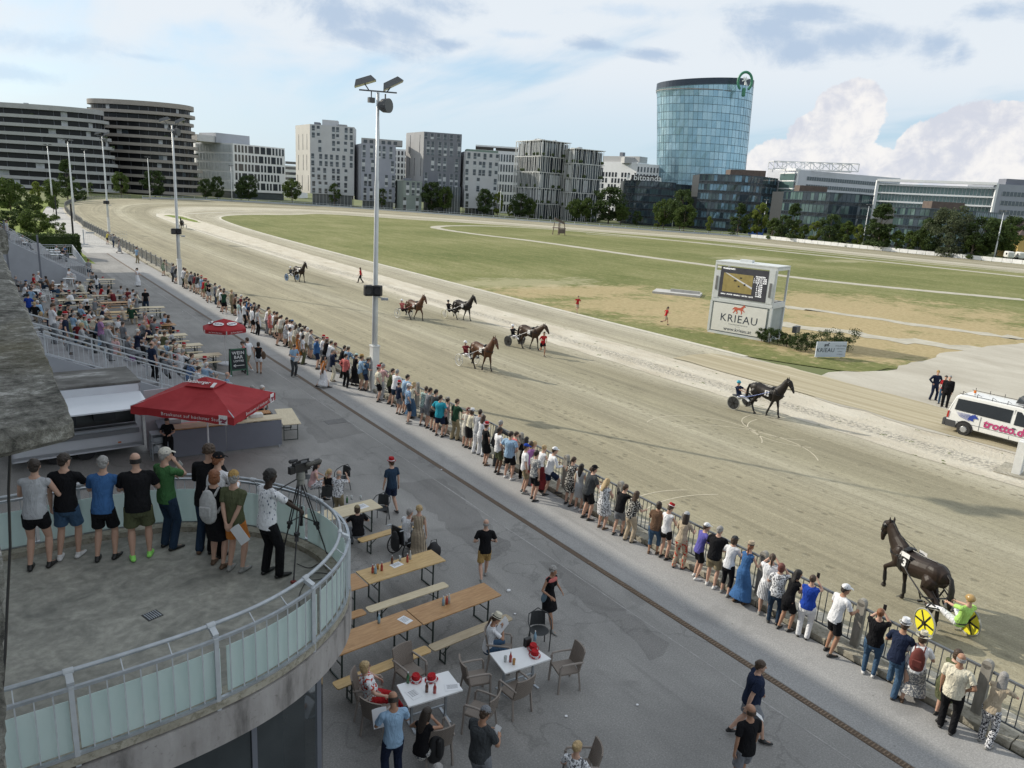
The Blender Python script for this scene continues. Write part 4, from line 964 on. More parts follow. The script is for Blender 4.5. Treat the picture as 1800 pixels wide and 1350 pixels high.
TFL=NT('terrace_floor',.85,.3);n1=TFL.noise(TFL.map(TFL.obj,(.7,1.2,1),rot=.4),.9,7,.62,.6);n2=TFL.noise(TFL.obj,9,5,.65);n3=TFL.noise(TFL.obj,2.6,5,.6,1.2)
c=TFL.ramp(TFL.math('ADD',TFL.math('MULTIPLY',n1,.5),TFL.math('MULTIPLY',n3,.5)),[(.36,(.20,.20,.18)),(.5,(.31,.305,.27)),(.64,(.43,.42,.37))]);c=TFL.mix(TFL.ramp(n2,[(.35,.3),(.6,0.0)]),c,(.09,.09,.08));TFL.bump(n2,.2,.01);TFL.color(c)
mb=MB();ins=offset_line(RIMP,-.06);mb.prism(ins[::-1],TZ-.02,TZ);fo=mb.build('floor',TFL.m,ter)
mb=MB();mb.prism(RIMP[::-1],TZ-.5,TZ-.024);mb.build('rim',RIM,ter)
mb=MB();a_=offset_line(RIMP,-.02);b_=offset_line(RIMP,-.26);mb.loft([[(p[0],p[1],TZ+.001),(p[0],p[1],TZ+.10),(q[0],q[1],TZ+.10),(q[0],q[1],TZ+.001)] for p,q in zip(a_,b_)]);mb.build('kerb',KERB.m,ter)
GW=glass('mirror_glass',(.05,.06,.065),.06,.4,.5,metal=.3)
wl_=resample(offset_line(RIMP,-.45),26)[0];r=random.Random(3);mb=MB()
prev=None;ring_lo=[(p[0],p[1],0) for p in wl_];ring_hi=[(p[0],p[1],TZ-.5) for p in wl_]
mb.add(ring_lo+ring_hi,[(i,i+1,26+i+1,26+i) for i in range(25)]);mb.build('glass_wall',GW,ter)
for i in range(0,26,3):
 mb=MB();mb.box((wl_[i][0],wl_[i][1],(TZ-.5)/2),(.07,.07,TZ-.5));mb.build('mullion',DGREY,ter)
mb=MB();cc=wl_.mean(axis=0);mb.prism([tuple(cc+(p-cc)*.86) for p in wl_][::-1],0.01,TZ-.55);mb.build('room',mat('room_dark',(.05,.05,.05),.9),ter)
dp=at(268,1082,TZ);mb=MB();mb.box((0,0,.003),(.22,.22,.006));dr=mb.build('floor_drain',mat('drain_dark',(.05,.05,.05),.6),None,loc=dp,rz=.3);tag(dr,'small square metal drain in the middle of the terrace floor','drain')
mb=MB();[mb.box((-.08+i*.032,0,.008),(.014,.19,.008)) for i in range(6)];mb.build('grille',RAIL,dr)
rl=empty('terrace_railing',(0,0,0),label='curved galvanised railing with frosted glass panels round the terrace',cat='railing')
RP,RT=resample(offset_line(RIMP,-.05),400);tot=RT[-1]
def rpt(s,off=0):
 i=min(max(int(s/tot*399),0),398);f=s/tot*399-i;p=RP[i]*(1-f)+RP[i+1]*f;t=RP[i+1]-RP[i];t /= np.linalg.norm(t);n_=np.array([-t[1],t[0]]);p=p-n_*off;return p
mb=MB();mb.tube([(*rpt(s,.13),TZ+1.06) for s in np.linspace(0,tot,110)],.026,n=10);mb.build('handrail',RAIL,rl,smooth=True)
for z_,nm in ((.93,'top_bar'),(.12,'bottom_bar')):
 mb=MB();S=np.linspace(0,tot,110);mb.loft([[(*rpt(s,-.02),TZ+z_-.018),(*rpt(s,.02),TZ+z_-.018),(*rpt(s,.02),TZ+z_+.018),(*rpt(s,-.02),TZ+z_+.018)] for s in S]);mb.build(nm,RAIL,rl)
nb=int(tot/.165)
for i in range(nb):
 s=(i+.5)*tot/nb;p=rpt(s)
 if i % 9 == 4:
  mb=MB();mb.box((p[0],p[1],TZ+.46),(.05,.05,.98));mb.bar((*rpt(s,0),TZ+.98),(*rpt(s,.13),TZ+1.04),.07,.05);mb.tube([(*rpt(s-.05,.13),TZ+1.06),(*rpt(s+.05,.13),TZ+1.06)],.036,n=10,round_=False);mb.build('post',RAILW,rl)
 else:
  mb=MB();mb.box((p[0],p[1],TZ+.52),(.014,.014,.80))
  if i % 3 == 1:mb.bar((*rpt(s,0),TZ+.94),(*rpt(s,.13),TZ+1.04),.012);mb.box((p[0],p[1],TZ+.06),(.02,.02,.12))
  mb.build('baluster',RAILW,rl)
FROST=NT('frosted_glass',.35,.5);c=FROST.ramp(FROST.noise(FROST.map(FROST.obj,(1,1,.35)),1.4,4),[(.3,(.70,.82,.80)),(.7,(.82,.90,.88))]);FROST.color(c)
t=FROST.n.new('ShaderNodeBsdfTranslucent');FROST.l.new(c,t.inputs[0]);mx=FROST.n.new('ShaderNodeMixShader');mx.inputs[0].default_value=.5
FROST.l.new(FROST.b.outputs[0],mx.inputs[1]);FROST.l.new(t.outputs[0],mx.inputs[2]);FROST.l.new(mx.outputs[0],FROST.n['Material Output'].inputs[0])
npan=9
for k in range(npan):
 s0,s1=tot*k/npan+.04,tot*(k+1)/npan-.04
 mb=MB();mb.loft([[(*rpt(s,.045),TZ+.14),(*rpt(s,.055),TZ+.14),(*rpt(s,.055),TZ+.76),(*rpt(s,.045),TZ+.76)] for s in np.linspace(s0,s1,14)]);mb.build('glass_panel',FROST.m,rl)

# ---------------------------------------------------------------- stairs with railings
CONCG=mat('stair_concrete',(.26,.26,.27),.9,.15,2,bump=.2);WALLG=mat('stair_wall',(.36,.375,.41),.85,.07,1.2)
def incline_rail(parent,a,b,h=1.0,sp=.18,m=RAILW,hand=True,bars=True):
 a,b=Vector(a),Vector(b);Lh=(b-a).length;up=Vector((0,0,1))
 mb=MB();mb.bar(a+up*h,b+up*h,.06,.05);mb.build('top_rail',m,parent)
 if bars:
  mb=MB();mb.bar(a+up*.12,b+up*.12,.045,.04);mb.build('bottom_rail',m,parent)
  mb=MB();mb.bar(a+up*(h-.16),b+up*(h-.16),.04,.03);mb.build('middle_rail',m,parent)
  n=int(Lh/sp);k=0
  mb=MB();[mb.bar(a.lerp(b,(i+.5)/n)+up*.12,a.lerp(b,(i+.5)/n)+up*(h-.16),.02) for i in range(n)];mb.build('balusters',m,parent)
 for i in range(int(Lh/2.2)+1):
  p=a.lerp(b,min(1,i*2.2/Lh));mb=MB();mb.bar(p-up*.1,p+up*h,.055);mb.build('post',m,parent)
def stairs(label,x0,x1,z0,y0,y1,n,wallm=WALLG):
 """rises from (x1, 0) back to (x0, z0)"""
 root=empty('grandstand_stairs',(0,0,0),label=label,cat='stairs');mb=MB()
 for i in range(n):
  zt_=z0*(n-i)/n;xa=x0+(x1-x0)*i/n;xb=x0+(x1-x0)*(i+1)/n
  mb.box(((xa+xb)/2,(y0+y1)/2,zt_/2),(xb-xa,y1-y0-.02,zt_))
 mb.build('steps',CONCG,root)
 for yy in (y0-.1,y1+.1):
  mb=MB();v=[(-1.2,z0+.25),(x0,z0+.25),(x1,.15),(x1,0),(-1.2,0)]
  mb.add([(x,yy-.1,z) for x,z in v]+[(x,yy+.1,z) for x,z in v],[(0,1,2,3,4),(9,8,7,6,5)]+[(i,i+5,(i+1) % 5+5,(i+1) % 5) for i in range(5)]);mb.build('side_wall',wallm,root)
 return root
S1=dict(x0=1.2,x1=8.2,z0=2.95,y0=33.4,y1=38.0)
st=stairs('near crowded concrete steps behind the food trailer, with two railings',S1['x0'],S1['x1'],S1['z0'],S1['y0'],S1['y1'],9)
mb=MB();mb.box((-.4,35.7,1.46),(3.1,4.7,2.9));mb.build('landing',CONCG,st)
def st1(x):return max(0,min(S1['z0'],S1['z0']*(S1['x1']-x)/(S1['x1']-S1['x0'])+.15))
rr=empty('stair_railing',(0,0,0),label='pale barred railing on the near side of the crowded steps',cat='railing');incline_rail(rr,(S1['x0']+.7,33.35,st1(1.9)),(8.9,33.35,.0),1.0)
incline_rail(rr,(-1,33.35,2.95),(S1['x0']+.6,33.35,2.95),1.0)
rr=empty('stair_railing',(0,0,0),label='slim handrail along the middle of the crowded steps',cat='railing');incline_rail(rr,(S1['x0']+.4,34.9,st1(1.6)),(9.3,34.9,.0),.95,bars=False);mb=MB();mb.bar((S1['x0']+.4,34.9,st1(1.6)+.5),(9.3,34.9,.5),.03);mb.build('middle_rail',RAILW,rr)
rr=empty('stair_railing',(0,0,0),label='far handrail of the crowded steps, next to the benches',cat='railing');incline_rail(rr,(S1['x0'],38.1,S1['z0']),(8.9,38.1,.0),.95,bars=False);mb=MB();mb.bar((S1['x0'],38.1,S1['z0']+.5),(8.9,38.1,.5),.03);mb.build('middle_rail',RAILW,rr)
st2=stairs('far stand steps with grey side wall beyond the bench tables',1.0,8.5,4.2,77.2,80.0,22)
mb=MB();[mb.box((x_,77.05,1.2+(8.5-x_)*.25),(.14,.14,2.4+(8.5-x_)*.5-.4)) for x_ in (2.3,4.6)];mb.build('wall_rib',DGREY,st2)
rr=empty('stair_railing',(0,0,0),label='barred railing running down the far stand steps',cat='railing');incline_rail(rr,(1.0,77.1,4.3),(8.7,77.1,.1),1.0)
tiers=empty('spectator_tiers',(0,0,0),label='stepped platforms with white tables behind the far steps',cat='stand')
for x_,z_,yb in ((.4,3.4,92),(3.3,2.2,92),(6.0,1.1,90)):
 mb=MB();mb.box((x_+.9,(80.2+yb)/2,z_/2),(3.0 if x_>1 else 4.6,yb-80.2,z_));mb.build('tier',CONCG,tiers)
rr=empty('tier_railing',(0,0,0),label='white barred railing round the far tiers with tables',cat='railing')
incline_rail(rr,(-1,92,3.4),(2.0,92,3.4));incline_rail(rr,(2.0,92,3.4),(5.4,92,1.2));incline_rail(rr,(5.4,90,1.2),(8.4,90,1.2));incline_rail(rr,(8.4,90,1.2),(8.5,80.2,.3))

# ---------------------------------------------------------------- rail along the track
POST=NT('rail_post_concrete',.9,.2);n1=POST.noise(POST.map(POST.obj,(1,1,.3)),6,5,.6);POST.bump(n1,.4,.02);POST.color(POST.ramp(n1,[(.3,(.20,.19,.17)),(.7,(.36,.345,.31))]))
RDK=mat('rail_dark_steel',(.13,.14,.15),.5,.15,6,metal=.3)
tf_=empty('track_rail',(0,0,0),label='concrete-post rail with thin steel bars where the crowd leans',cat='fence')
ys=[-3.3+2.7*i for i in range(57)]
pm=MB();pm.box((0,0,.60),(.13,.19,1.20));pm.tube([(-.065,0,1.20),(.065,0,1.20)],.095,n=12,round_=False);pmesh=pm.mesh('post',POST.m)
def railpanel(L_,n,h=1.08):
 mb=MB();mb.bar((0,0,h),(0,L_,h),.06,.045);mb.bar((0,0,.16),(0,L_,.16),.035,.03)
 for i in range(n):y=L_*(i+.5)/n;mb.bar((0,y,.16),(0,y,h),.018)
 return mb
pn=railpanel(2.46,15).mesh('rail_panel',RDK)
for y in ys:
 o=bpy.data.objects.new('post',pmesh);link(o,tf_);o.location=(16.02,y,.10)
 o=bpy.data.objects.new('rail_panel',pn);link(o,tf_);o.location=(16.02,y+.12,.10)
bend=[(16.02,148.2)]+[p for p in outer if p[1]>152]
bend=bend[:min(range(len(bend)),key=lambda i:(bend[i][0]-52)**2+(bend[i][1]-322)**2)]
BP,BT=resample([(p[0]-.2,p[1]) for p in bend],62)
bf=empty('track_rail',(0,0,0),label='rail continuing round the far left bend without spectators',cat='fence')
for i in range(61):
 a,b_=BP[i],BP[i+1];o=bpy.data.objects.new('post',pmesh);link(o,bf);o.location=(a[0],a[1],0);o.rotation_euler=(0,0,math.atan2(b_[1]-a[1],b_[0]-a[0])-math.pi/2)
 mb=MB();mb.bar((*a,1.1),(*b_,1.1),.07);mb.bar((*a,.2),(*b_,.2),.05)
 for j in range(8):p=a+(b_-a)*(j+.5)/8;mb.bar((*p,.2),(*p,1.1),.05)
 mb.build('rail_panel',RDK,bf)
far=outer[min(range(len(outer)),key=lambda i:(outer[i][0]-52)**2+(outer[i][1]-322)**2):]
far=[p for p in far if p[1]>at(1325,418).y]
FP,FT=resample([(p[0]+.3,p[1]+.3) for p in far],52)
ff=empty('track_rail',(0,0,0),label='low rail along the far side below the office buildings',cat='fence')
for i in range(51):
 a,b_=FP[i],FP[i+1];mb=MB();mb.bar((*a,0),(*a,1.25),.16);mb.build('post',RAIL,ff);mb=MB();mb.bar((*a,1.15),(*b_,1.15),.12);mb.bar((*a,.6),(*b_,.6),.07);mb.bar((*a,.25),(*b_,.25),.06,.5);mb.build('rail_panel',RAIL,ff)
bb=empty('advert_boards',(0,0,0),label='row of white advertising boards along the far right rail',cat='board fence')
g=NT('advert_board',.6,.3);n1=g.noise(g.map(g.obj,(1,1,1)),.9,5,.75);c=g.ramp(n1,[(.45,(.74,.74,.73)),(.60,(.66,.66,.66)),(.66,(.40,.40,.41))]);g.color(c)
rt2=outer[min(range(len(outer)),key=lambda i:(outer[i][0]-at(1325,418).x)**2+(outer[i][1]-at(1325,418).y)**2):];QP,QT=resample([(p[0]+.2,p[1]) for p in rt2 if p[1]>60],44)
for i in range(43):
 a,b_=QP[i],QP[i+1];d=b_-a;mb=MB();mb.bar((*(a+d*.02),.62),(*(a+d*.98),.62),.06,1.12);mb.build('board',g.m,bb)

# ---------------------------------------------------------------- floodlight masts
MASTM=mat('mast_grey',(.58,.60,.61),.5,.08,3,metal=.3);SPK=mat('speaker_black',(.012,.012,.014),.6);LAMPG=mat('lamp_housing',(.09,.095,.10),.5,.1,3);LENS=mat('lamp_lens',(.5,.5,.47),.15,.05,2)
def mast(base,h,label,head=2,speaker=None,box=True,r=.115,group='floodlight masts around the track'):
 root=empty('light_mast',base,0,label=label,cat='light mast',group=group)
 if box:mb=MB();mb.box((0,0,1.15),(.36,.36,2.3));mb.box((0,0,2.32),(.42,.42,.06));mb.build('mast_base',mat('mast_base_white',(.62,.63,.62),.6,.08,2),root)
 mb=MB();mb.tube([(0,0,0),(0,0,h*.35),(0,0,h*.36),(0,0,h*.7),(0,0,h*.705),(0,0,h-.4)],[r*1.25,r*1.2,r,r*.9,r*.72,r*.55],n=14,round_=False);mb.build('pole',MASTM,root,smooth=True)
 cam2=Vector((-base[0],-base[1],0)).normalized();sd=Vector((-cam2.y,cam2.x,0))
 if head == 2:
  mb=MB();mb.bar(sd*-.85+Vector((0,0,h-.35)),sd*.85+Vector((0,0,h-.35)),.06);mb.build('cross_arm',RDK,root)
  for s_,tl in ((-1,.35),(1,-.5)):
   c_=sd*s_*.62+Vector((0,0,h+.05));M=Matrix.Rotation(math.atan2(sd.y,sd.x),3,'Z') @ Matrix.Rotation(tl*s_,3,'Y') @ Matrix.Diagonal((.85,.85,.85))
   mb=MB();v=[(-.42,-.25,.16),(.42,-.25,.16),(.42,.25,.16),(-.42,.25,.16),(-.6,-.42,-.16),(.6,-.42,-.16),(.6,.42,-.16),(-.6,.42,-.16)]
   mb.add([M @ Vector(p)+c_ for p in v],[(0,1,2,3),(0,4,5,1),(1,5,6,2),(2,6,7,3),(3,7,4,0)]);mb.bar(c_+Vector((0,0,-.1)),sd*s_*.4+Vector((0,0,h-.35)),.05);lh=mb.build('floodlight',LAMPG,root)
   mb=MB();mb.add([M @ Vector(p)+c_ for p in [(-.58,-.4,-.163),(.58,-.4,-.163),(.58,.4,-.163),(-.58,.4,-.163)]],[(3,2,1,0)]);mb.build('lens',LENS,lh)
  c_=sd*.33+Vector((0,0,h-.95))+cam2*.1;mb=MB();d_=(sd*.8+cam2*.6).normalized();mb.tube([c_-d_*.28,c_-d_*.1,c_+d_*.22],[.2,.30,.32],n=16,round_=False);mb.bar(c_,c_+Vector((0,0,.5)),.05);lh=mb.build('round_lamp',LAMPG,root)
  c_=-sd*.3+Vector((0,0,h-.75));mb=MB();mb.box(c_,(.28,.2,.22));mb.bar(c_,c_+Vector((0,0,.4)),.04);mb.build('small_lamp',LAMPG,root)
 else:
  for s_ in (-1,1):mb=MB();mb.box(sd*s_*.55+Vector((0,0,h)),(.7,.7,.22));mb.bar(Vector((0,0,h-.3)),sd*s_*.5+Vector((0,0,h)),.08);mb.build('floodlight',LAMPG if head == 1 else RAIL,root)
 if speaker:
  for s_,rz in ((-.33,.3),(.10,-.35)):
   mb=MB();c_=sd*s_+cam2*.28+Vector((0,0,speaker));a=math.atan2(cam2.y,cam2.x)+rz+math.pi/2;mb.box(c_,(.42,.34,.52),a);o=mb.build('speaker',SPK,root,bevel=.05)
   mb=MB();mb.lathe([(.15,0),(.16,.01),(.05,-.02)],n=14);q=mb.build('speaker_cone',mat('cone_grey',(.03,.03,.033),.4),o);q.matrix_local=Matrix.Translation(c_+cam2*.19) @ Matrix.Rotation(a,4,'Z') @ Matrix.Rotation(R(90),4,'X')
  c_=sd*.45+cam2*.1+Vector((0,0,speaker-.42));mb=MB();mb.box(c_,(.34,.12,.12),math.atan2(sd.y,sd.x));mb.bar((0,0,speaker-.3),c_,.04);mb.build('camera_housing',RAIL,root)
 return root
def mh(base,top):
 P=at(*base);D=math.hypot(P.x,P.y);return atD(top[0],top[1],D).z
P=Vector((15.75,33.1,0));mast(P,mh((655,686),(657,146)),'tallest-looking near light mast with two black speakers, rising from the crowd',speaker=5.1)
Ms=[((317,500),(304,212),'second light mast with speakers, at the far end of the crowd',4.9),((192,408),(181,235),'third light mast standing at the rail near the bend',4.8),((131,388),(120,246),'fourth light mast on the left, by the footpath',0),((93,362),(82,254),'leftmost light mast above the footpath trees',0),((155,350),(150,263),'thin light mast in front of the pale grey balconies',0),
      ((264,352),(261,276),'light mast before the taller round apartment block',0),((408,354),(407,291),'slim light mast before the louvred office wall',0),((561,360),(561,335),'short lamp mast before the pale hotel tower',0),((722,371),(722,320),'lamp mast before the green-grey annex',0),((878,382),(879,330),'lamp mast before the white gridded office',0),((1030,391),(1034,339),'lamp mast before the pole-wrapped blocks',0),
      ((1181,402),(1189,345),'cream lamp mast before the dark glass link',0),((1339,414),(1348,351),'cream lamp mast left of the pine row',0),((1516,430),(1531,360),'cream lamp mast in the middle of the white boards',0),((1746,459),(1768,371),'cream lamp mast near the right edge by the villa',0)]
for b_,t_,lb,sp_ in Ms:mast(at(*b_),mh(b_,t_),lb,head=2 if sp_ else 1,speaker=sp_ or None,box=bool(sp_),r=.13 if sp_ else .16)
for (b_,t_,lb) in [((130,428),(125,358),'black speaker post beside the hedge'),((100,384),(98,345),'further black post among the left trees')]:
 p=at(*b_);h=mh(b_,t_);mb=MB();mb.tube([(p.x,p.y,0),(p.x,p.y,h)],.12,n=8,round_=False);o=mb.build('black_post',SPK);tag(o,lb,'post')
p=at(148,430);mb=MB();mb.box((p.x,p.y,1.0),(.12,.12,2));mb.box((p.x,p.y,.05),(.9,.5,.1));mb.box((p.x+.8,p.y,1.6),(1.0,.05,.2));fo2=mb.build('site_fence',RAIL);tag(fo2,'wire fence panel closing the footpath beyond the far steps','fence')
for k in range(4):
 mb=MB();x0=p.x+k*1.35
 for i in range(6):mb.bar((x0+i*.24,p.y,.1),(x0+i*.24,p.y,1.9),.012)
 for j in range(5):mb.bar((x0,p.y,.2+j*.42),(x0+1.3,p.y,.2+j*.42),.012)
 mb.build('mesh_panel',RAIL,fo2)

# ---------------------------------------------------------------- video box in the infield
BX0=at(1245,583);BX1=at(1348,601);ax=(BX1-BX0).normalized();ang=math.atan2(ax.y,ax.x);W_=(BX1-BX0).length;Dp=2.45;Hh=5.75
vb=empty('video_tower',BX0,ang,label='two-storey white container stand with a video screen and banner in the infield',cat='video tower')
ALU=mat('container_white',(.60,.62,.62),.5,.06,2);ALUG=mat('container_grey',(.34,.38,.38),.5,.1,2)
mb=MB();mb.box((W_/2,Dp/2,1.38),(W_-.04,Dp,2.5));mb.build('lower_container',ALUG,vb)
mb=MB()
for z in (.08,2.72):mb.box((W_/2,-.02,z),(W_+.06,.16,.22));mb.box((W_+.02,Dp/2,z),(.16,Dp,.22))
for x in (0,W_):mb.box((x,-.01,1.4),(.2,.18,2.5))
mb.box((W_,Dp,1.4),(.2,.18,2.5));mb.build('lower_frame',ALU,vb)
mb=MB();mb.box((W_/2-.02,-.10,1.40),(W_-.5,.03,2.25));ban=mb.build('banner',mat('banner_white',(.72,.71,.67),.7,.04,3,bump=.5,bscale=2.5),vb)
INK=mat('ink_slate',(.05,.06,.08),.6);REDI=mat('ink_red',(.55,.12,.07),.6)
def F(x,z,y=-.12):return frame((x,y,z),(1,0,0),(0,0,1))
text('KRIEAU',.86,INK,ban,F(W_/2,1.38),space=1.12,bold=.004);text('TRABRENNVEREIN',.14,INK,ban,F(W_/2,.93),space=1.5);text('www.krieau.at',.40,INK,ban,F(W_/2,.52),bold=.004);text('• • • • •',.14,INK,ban,F(W_/2,.78))
def horse_logo(s):
 P=[(-.5,.12),(-.46,.2),(-.3,.22),(-.1,.18),(.1,.2),(.22,.3),(.34,.42),(.38,.5),(.42,.44),(.52,.32),(.5,.27),(.42,.29),(.36,.2),(.3,.08),(.42,.0),(.5,-.12),(.44,-.14),(.36,-.05),(.22,-.02),(.3,-.2),(.22,-.36),(.17,-.34),(.2,-.2),(.1,-.02),(-.1,0),(-.18,-.1),(-.1,-.22),(-.18,-.36),(-.24,-.34),(-.2,-.22),(-.3,-.1),(-.38,-.2),(-.5,-.32),(-.55,-.28),(-.44,-.14),(-.4,.02),(-.5,.02),(-.6,-.06),(-.58,.06)]
 mb=MB();mb.prism([(x*s,y*s) for x,y in P][::-1],0,.004);return mb
o=horse_logo(.95).build('horse_emblem',REDI,ban);o.matrix_local=F(W_/2-.05,2.15)
mb=MB()
for x,y in ((0,0),(W_,0),(0,Dp),(W_,Dp)):mb.box((x,y,4.2),(.14,.14,2.9))
for z in (2.92,Hh-.12):mb.box((W_/2,0,z),(W_+.1,.16,.2));mb.box((W_/2,Dp,z),(W_+.1,.16,.2));mb.box((0,Dp/2,z),(.16,Dp,.2));mb.box((W_,Dp/2,z),(.16,Dp,.2))
mb.build('upper_frame',ALU,vb);mb=MB();mb.box((W_/2,Dp/2,Hh+.05),(W_+.15,Dp+.15,.1));mb.box((W_*.4,Dp*.5,Hh+.2),(1.0,.5,.2));mb.build('roof',ALU,vb)
mb=MB();mb.box((W_/2,Dp/2,2.86),(W_,Dp,.06));mb.build('floor',mat('floor_dark',(.05,.05,.05),.7),vb)
mb=MB();mb.box((.26,-.05,4.0),(.42,.12,2.2));mb.box((W_-.30,-.05,4.25),(.5,.12,2.6));mb.build('cladding',ALU,vb)
mb=MB();mb.box((.24,-.13,4.1),(.16,.05,1.1));mb.box((W_-.3,-.13,4.0),(.16,.05,1.1));mb.build('side_speaker',mat('grille_grey',(.16,.16,.16),.7),vb)
SCX0,SCX1,SCZ0,SCZ1=.5,W_-.58,3.02,5.45
def screen_mat(name,col,s=1.0):
 g=NT(name,.5);n1=g.noise(g.obj,3,4);cc=g.ramp(n1,[(.3,tuple(x*.85 for x in col)),(.7,tuple(x*1.15 for x in col))]);g.color(cc);g.l.new(cc,g.b.inputs['Emission Color']);g.b.inputs['Emission Strength'].default_value=s;g.m.cycles.emission_sampling='NONE';return g.m
mb=MB();mb.box(((SCX0+SCX1)/2,-.08,(SCZ0+SCZ1)/2),(SCX1-SCX0,.10,SCZ1-SCZ0));scn=mb.build('screen',screen_mat('screen_slate',(.035,.035,.04),.6),vb)
sw,sh=SCX1-SCX0,SCZ1-SCZ0
def srect(u0,v0,u1,v1,m,name,y=-.134,skew=None):
 mb=MB();q=skew or [(u0,v0),(u1,v0),(u1,v1),(u0,v1)];mb.add([(SCX0+u*sw,y,SCZ0+v*sh) for u,v in q],[(0,1,2,3)]);return mb.build(name,m,scn)
srect(.07,.19,.70,.80,screen_mat('screen_sand',(.17,.135,.05),.7),'video_picture')
srect(0,0,0,0,screen_mat('screen_grass',(.10,.12,.04),.7),'video_grass',-.136,[(.36,.80),(.70,.52),(.70,.80)]);srect(0,0,0,0,screen_mat('screen_pale',(.34,.34,.34),.7),'video_rail',-.138,[(.10,.80),(.14,.80),(.70,.42),(.70,.36)])
srect(.85,.0,1.0,.2,screen_mat('screen_red',(.30,.03,.04),.6),'screen_corner',-.136,[(.80,.0),(1,.0),(1,.26)])
WS=screen_mat('screen_white',(.75,.75,.75),.9)
rows=['FAVORITEN','1  17,30 TT  8,20','2  21,70 TT 10,90','3  12,50 TT 30,30','4   6,90','5  31,20','6  10,40','7  88,00','8  14,70','9   5,60','10 48,30']
for i,t_ in enumerate(rows):text(t_,.145,WS,scn,frame((SCX0+.85*sw,-.140,SCZ0+(.78-i*.062)*sh),(1,0,0),(0,0,1)),bold=.004)
text('TRABRENNEN',.16,WS,scn,frame((SCX0+.17*sw,-.140,SCZ0+.94*sh),(1,0,0),(0,0,1)),bold=.004);text('KRIEAU   STARTER   RENNEN 5   WETTEN   PLATZ',.12,WS,scn,frame((SCX0+.4*sw,-.140,SCZ0+.11*sh),(1,0,0),(0,0,1)),bold=.003)
for q in ((.3,.55,.36,.6),(.42,.66,.47,.70),(.40,.38,.44,.43),(.52,.44,.56,.5)):srect(*q,mat('screen_dark',(.02,.02,.02),.6),'video_horse',-.139)
s0=at(1432,629);s1=at(1484,629);hx=(s1-s0).normalized();sgl=(s1-s0).length
si=empty('info_sign',s0,math.atan2(hx.y,hx.x),label='low pale blue lettered board with horse emblem before the bushes',cat='sign');mb=MB();mb.box((sgl/2,0,.62),(sgl,.08,1.1));bd=mb.build('board',mat('sign_pale',(.50,.55,.62),.6,.04,1),si);mb=MB();mb.box((.3,.1,.3),(.08,.08,.6));mb.box((sgl-.3,.1,.3),(.08,.08,.6));mb.build('stake',RAIL,si)
text('KRIEAU',.42,INK,bd,F(sgl*.31,.56,-.045),space=1.08,bold=.005);o=horse_logo(.42).build('horse_emblem',INK,bd);o.matrix_local=F(sgl*.33,.92,-.045)
text('FOLGE UNS',.17,INK,bd,F(sgl*.8,.88,-.045));[text(t_,.12,INK,bd,F(sgl*.8,.68-i*.2,-.045)) for i,t_ in enumerate(['o @krieauwien','f /krieau','v krieau.at'])]
BR=random.Random(4)
for i,(px,py,w_,h_,lb) in enumerate([(1338,600,.9,1.2,'small bush on a stem right under the video stand corner'),(1352,604,1.3,1.3,'second bush from the video stand'),(1366,606,1.2,1.3,'third bush from the video stand'),(1382,610,1.0,1.2,'thin bush by the small floodlight'),(1400,616,1.4,1.4,'bush in the middle of the bush row'),(1416,618,1.6,1.6,'bush just left of the lettered board'),(1440,617,2.2,1.7,'bush behind the left half of the lettered board'),(1465,615,2.4,1.8,'bush behind the right half of the lettered board'),(1490,618,2.2,1.9,'rightmost and largest bush of the row')]):
 p=at(px,py);V,F_,C=crown(h_*.85,w_,16,1500,.05,i+30,'egg',.18);rb_=empty('bush',(p.x,p.y,0),0,label=lb,cat='bush',group='bushes beside the video stand');mb=MB();mb.add(V,F_);mb.build('leaves',LF[0],rb_);mb=MB();mb.tube([(0,0,0),(0,0,h_*.6)],.03,n=5);mb.build('trunk',BARK,rb_)
p=at(1396,602);mb=MB();mb.bar((p.x,p.y,0),(p.x,p.y,.8),.06);mb.box((p.x,p.y,1.05),(.35,.8,.5),ang);o=mb.build('flood_lamp',LAMPG);tag(o,'small ground floodlight beside the video stand','floodlight');mb=MB();mb.box((p.x-.2,p.y,1.05),(.03,.3,.36),ang);mb.build('lens',LENS,o)
p0,p1=at(1150,513),at(1232,521);mb=MB();mb.bar(p0+Vector((0,0,.12)),p1+Vector((0,0,.12)),3.2,.25);mb.bar(p0.lerp(p1,.35)+Vector((0,0,.3)),p1+Vector((-.2,0,.3)),.25,.5);o=mb.build('concrete_ramp',mat('ramp_pale',(.45,.44,.42),.9,.12,1));tag(o,'low pale concrete slab lying in the infield grass left of the video stand','slab')
p=at(982,413);mb=MB();[mb.bar((p.x+dx,p.y+dy,0),(p.x+dx*.8,p.y+dy*.8,3.4),.16) for dx in (-1.2,1.2) for dy in (-1.2,1.2)];mb.box((p.x,p.y,1.9),(2.6,2.6,.2));mb.box((p.x,p.y-1.2,1.1),(2.4,.2,1.2));mb.bar((p.x-1.8,p.y,4.4),(p.x+1.6,p.y,3.2),.15,.6);o=mb.build('judge_stand',BROWN);tag(o,'small dark wooden observation stand in the far infield','stand')
p=at(1327,414);mb=MB();mb.box((p.x+3,p.y+2,1.4),(3,5.5,2.6),.5);o=mb.build('blue_container',mat('container_blue',(.04,.10,.35),.5));tag(o,'blue container behind the far rail','container')
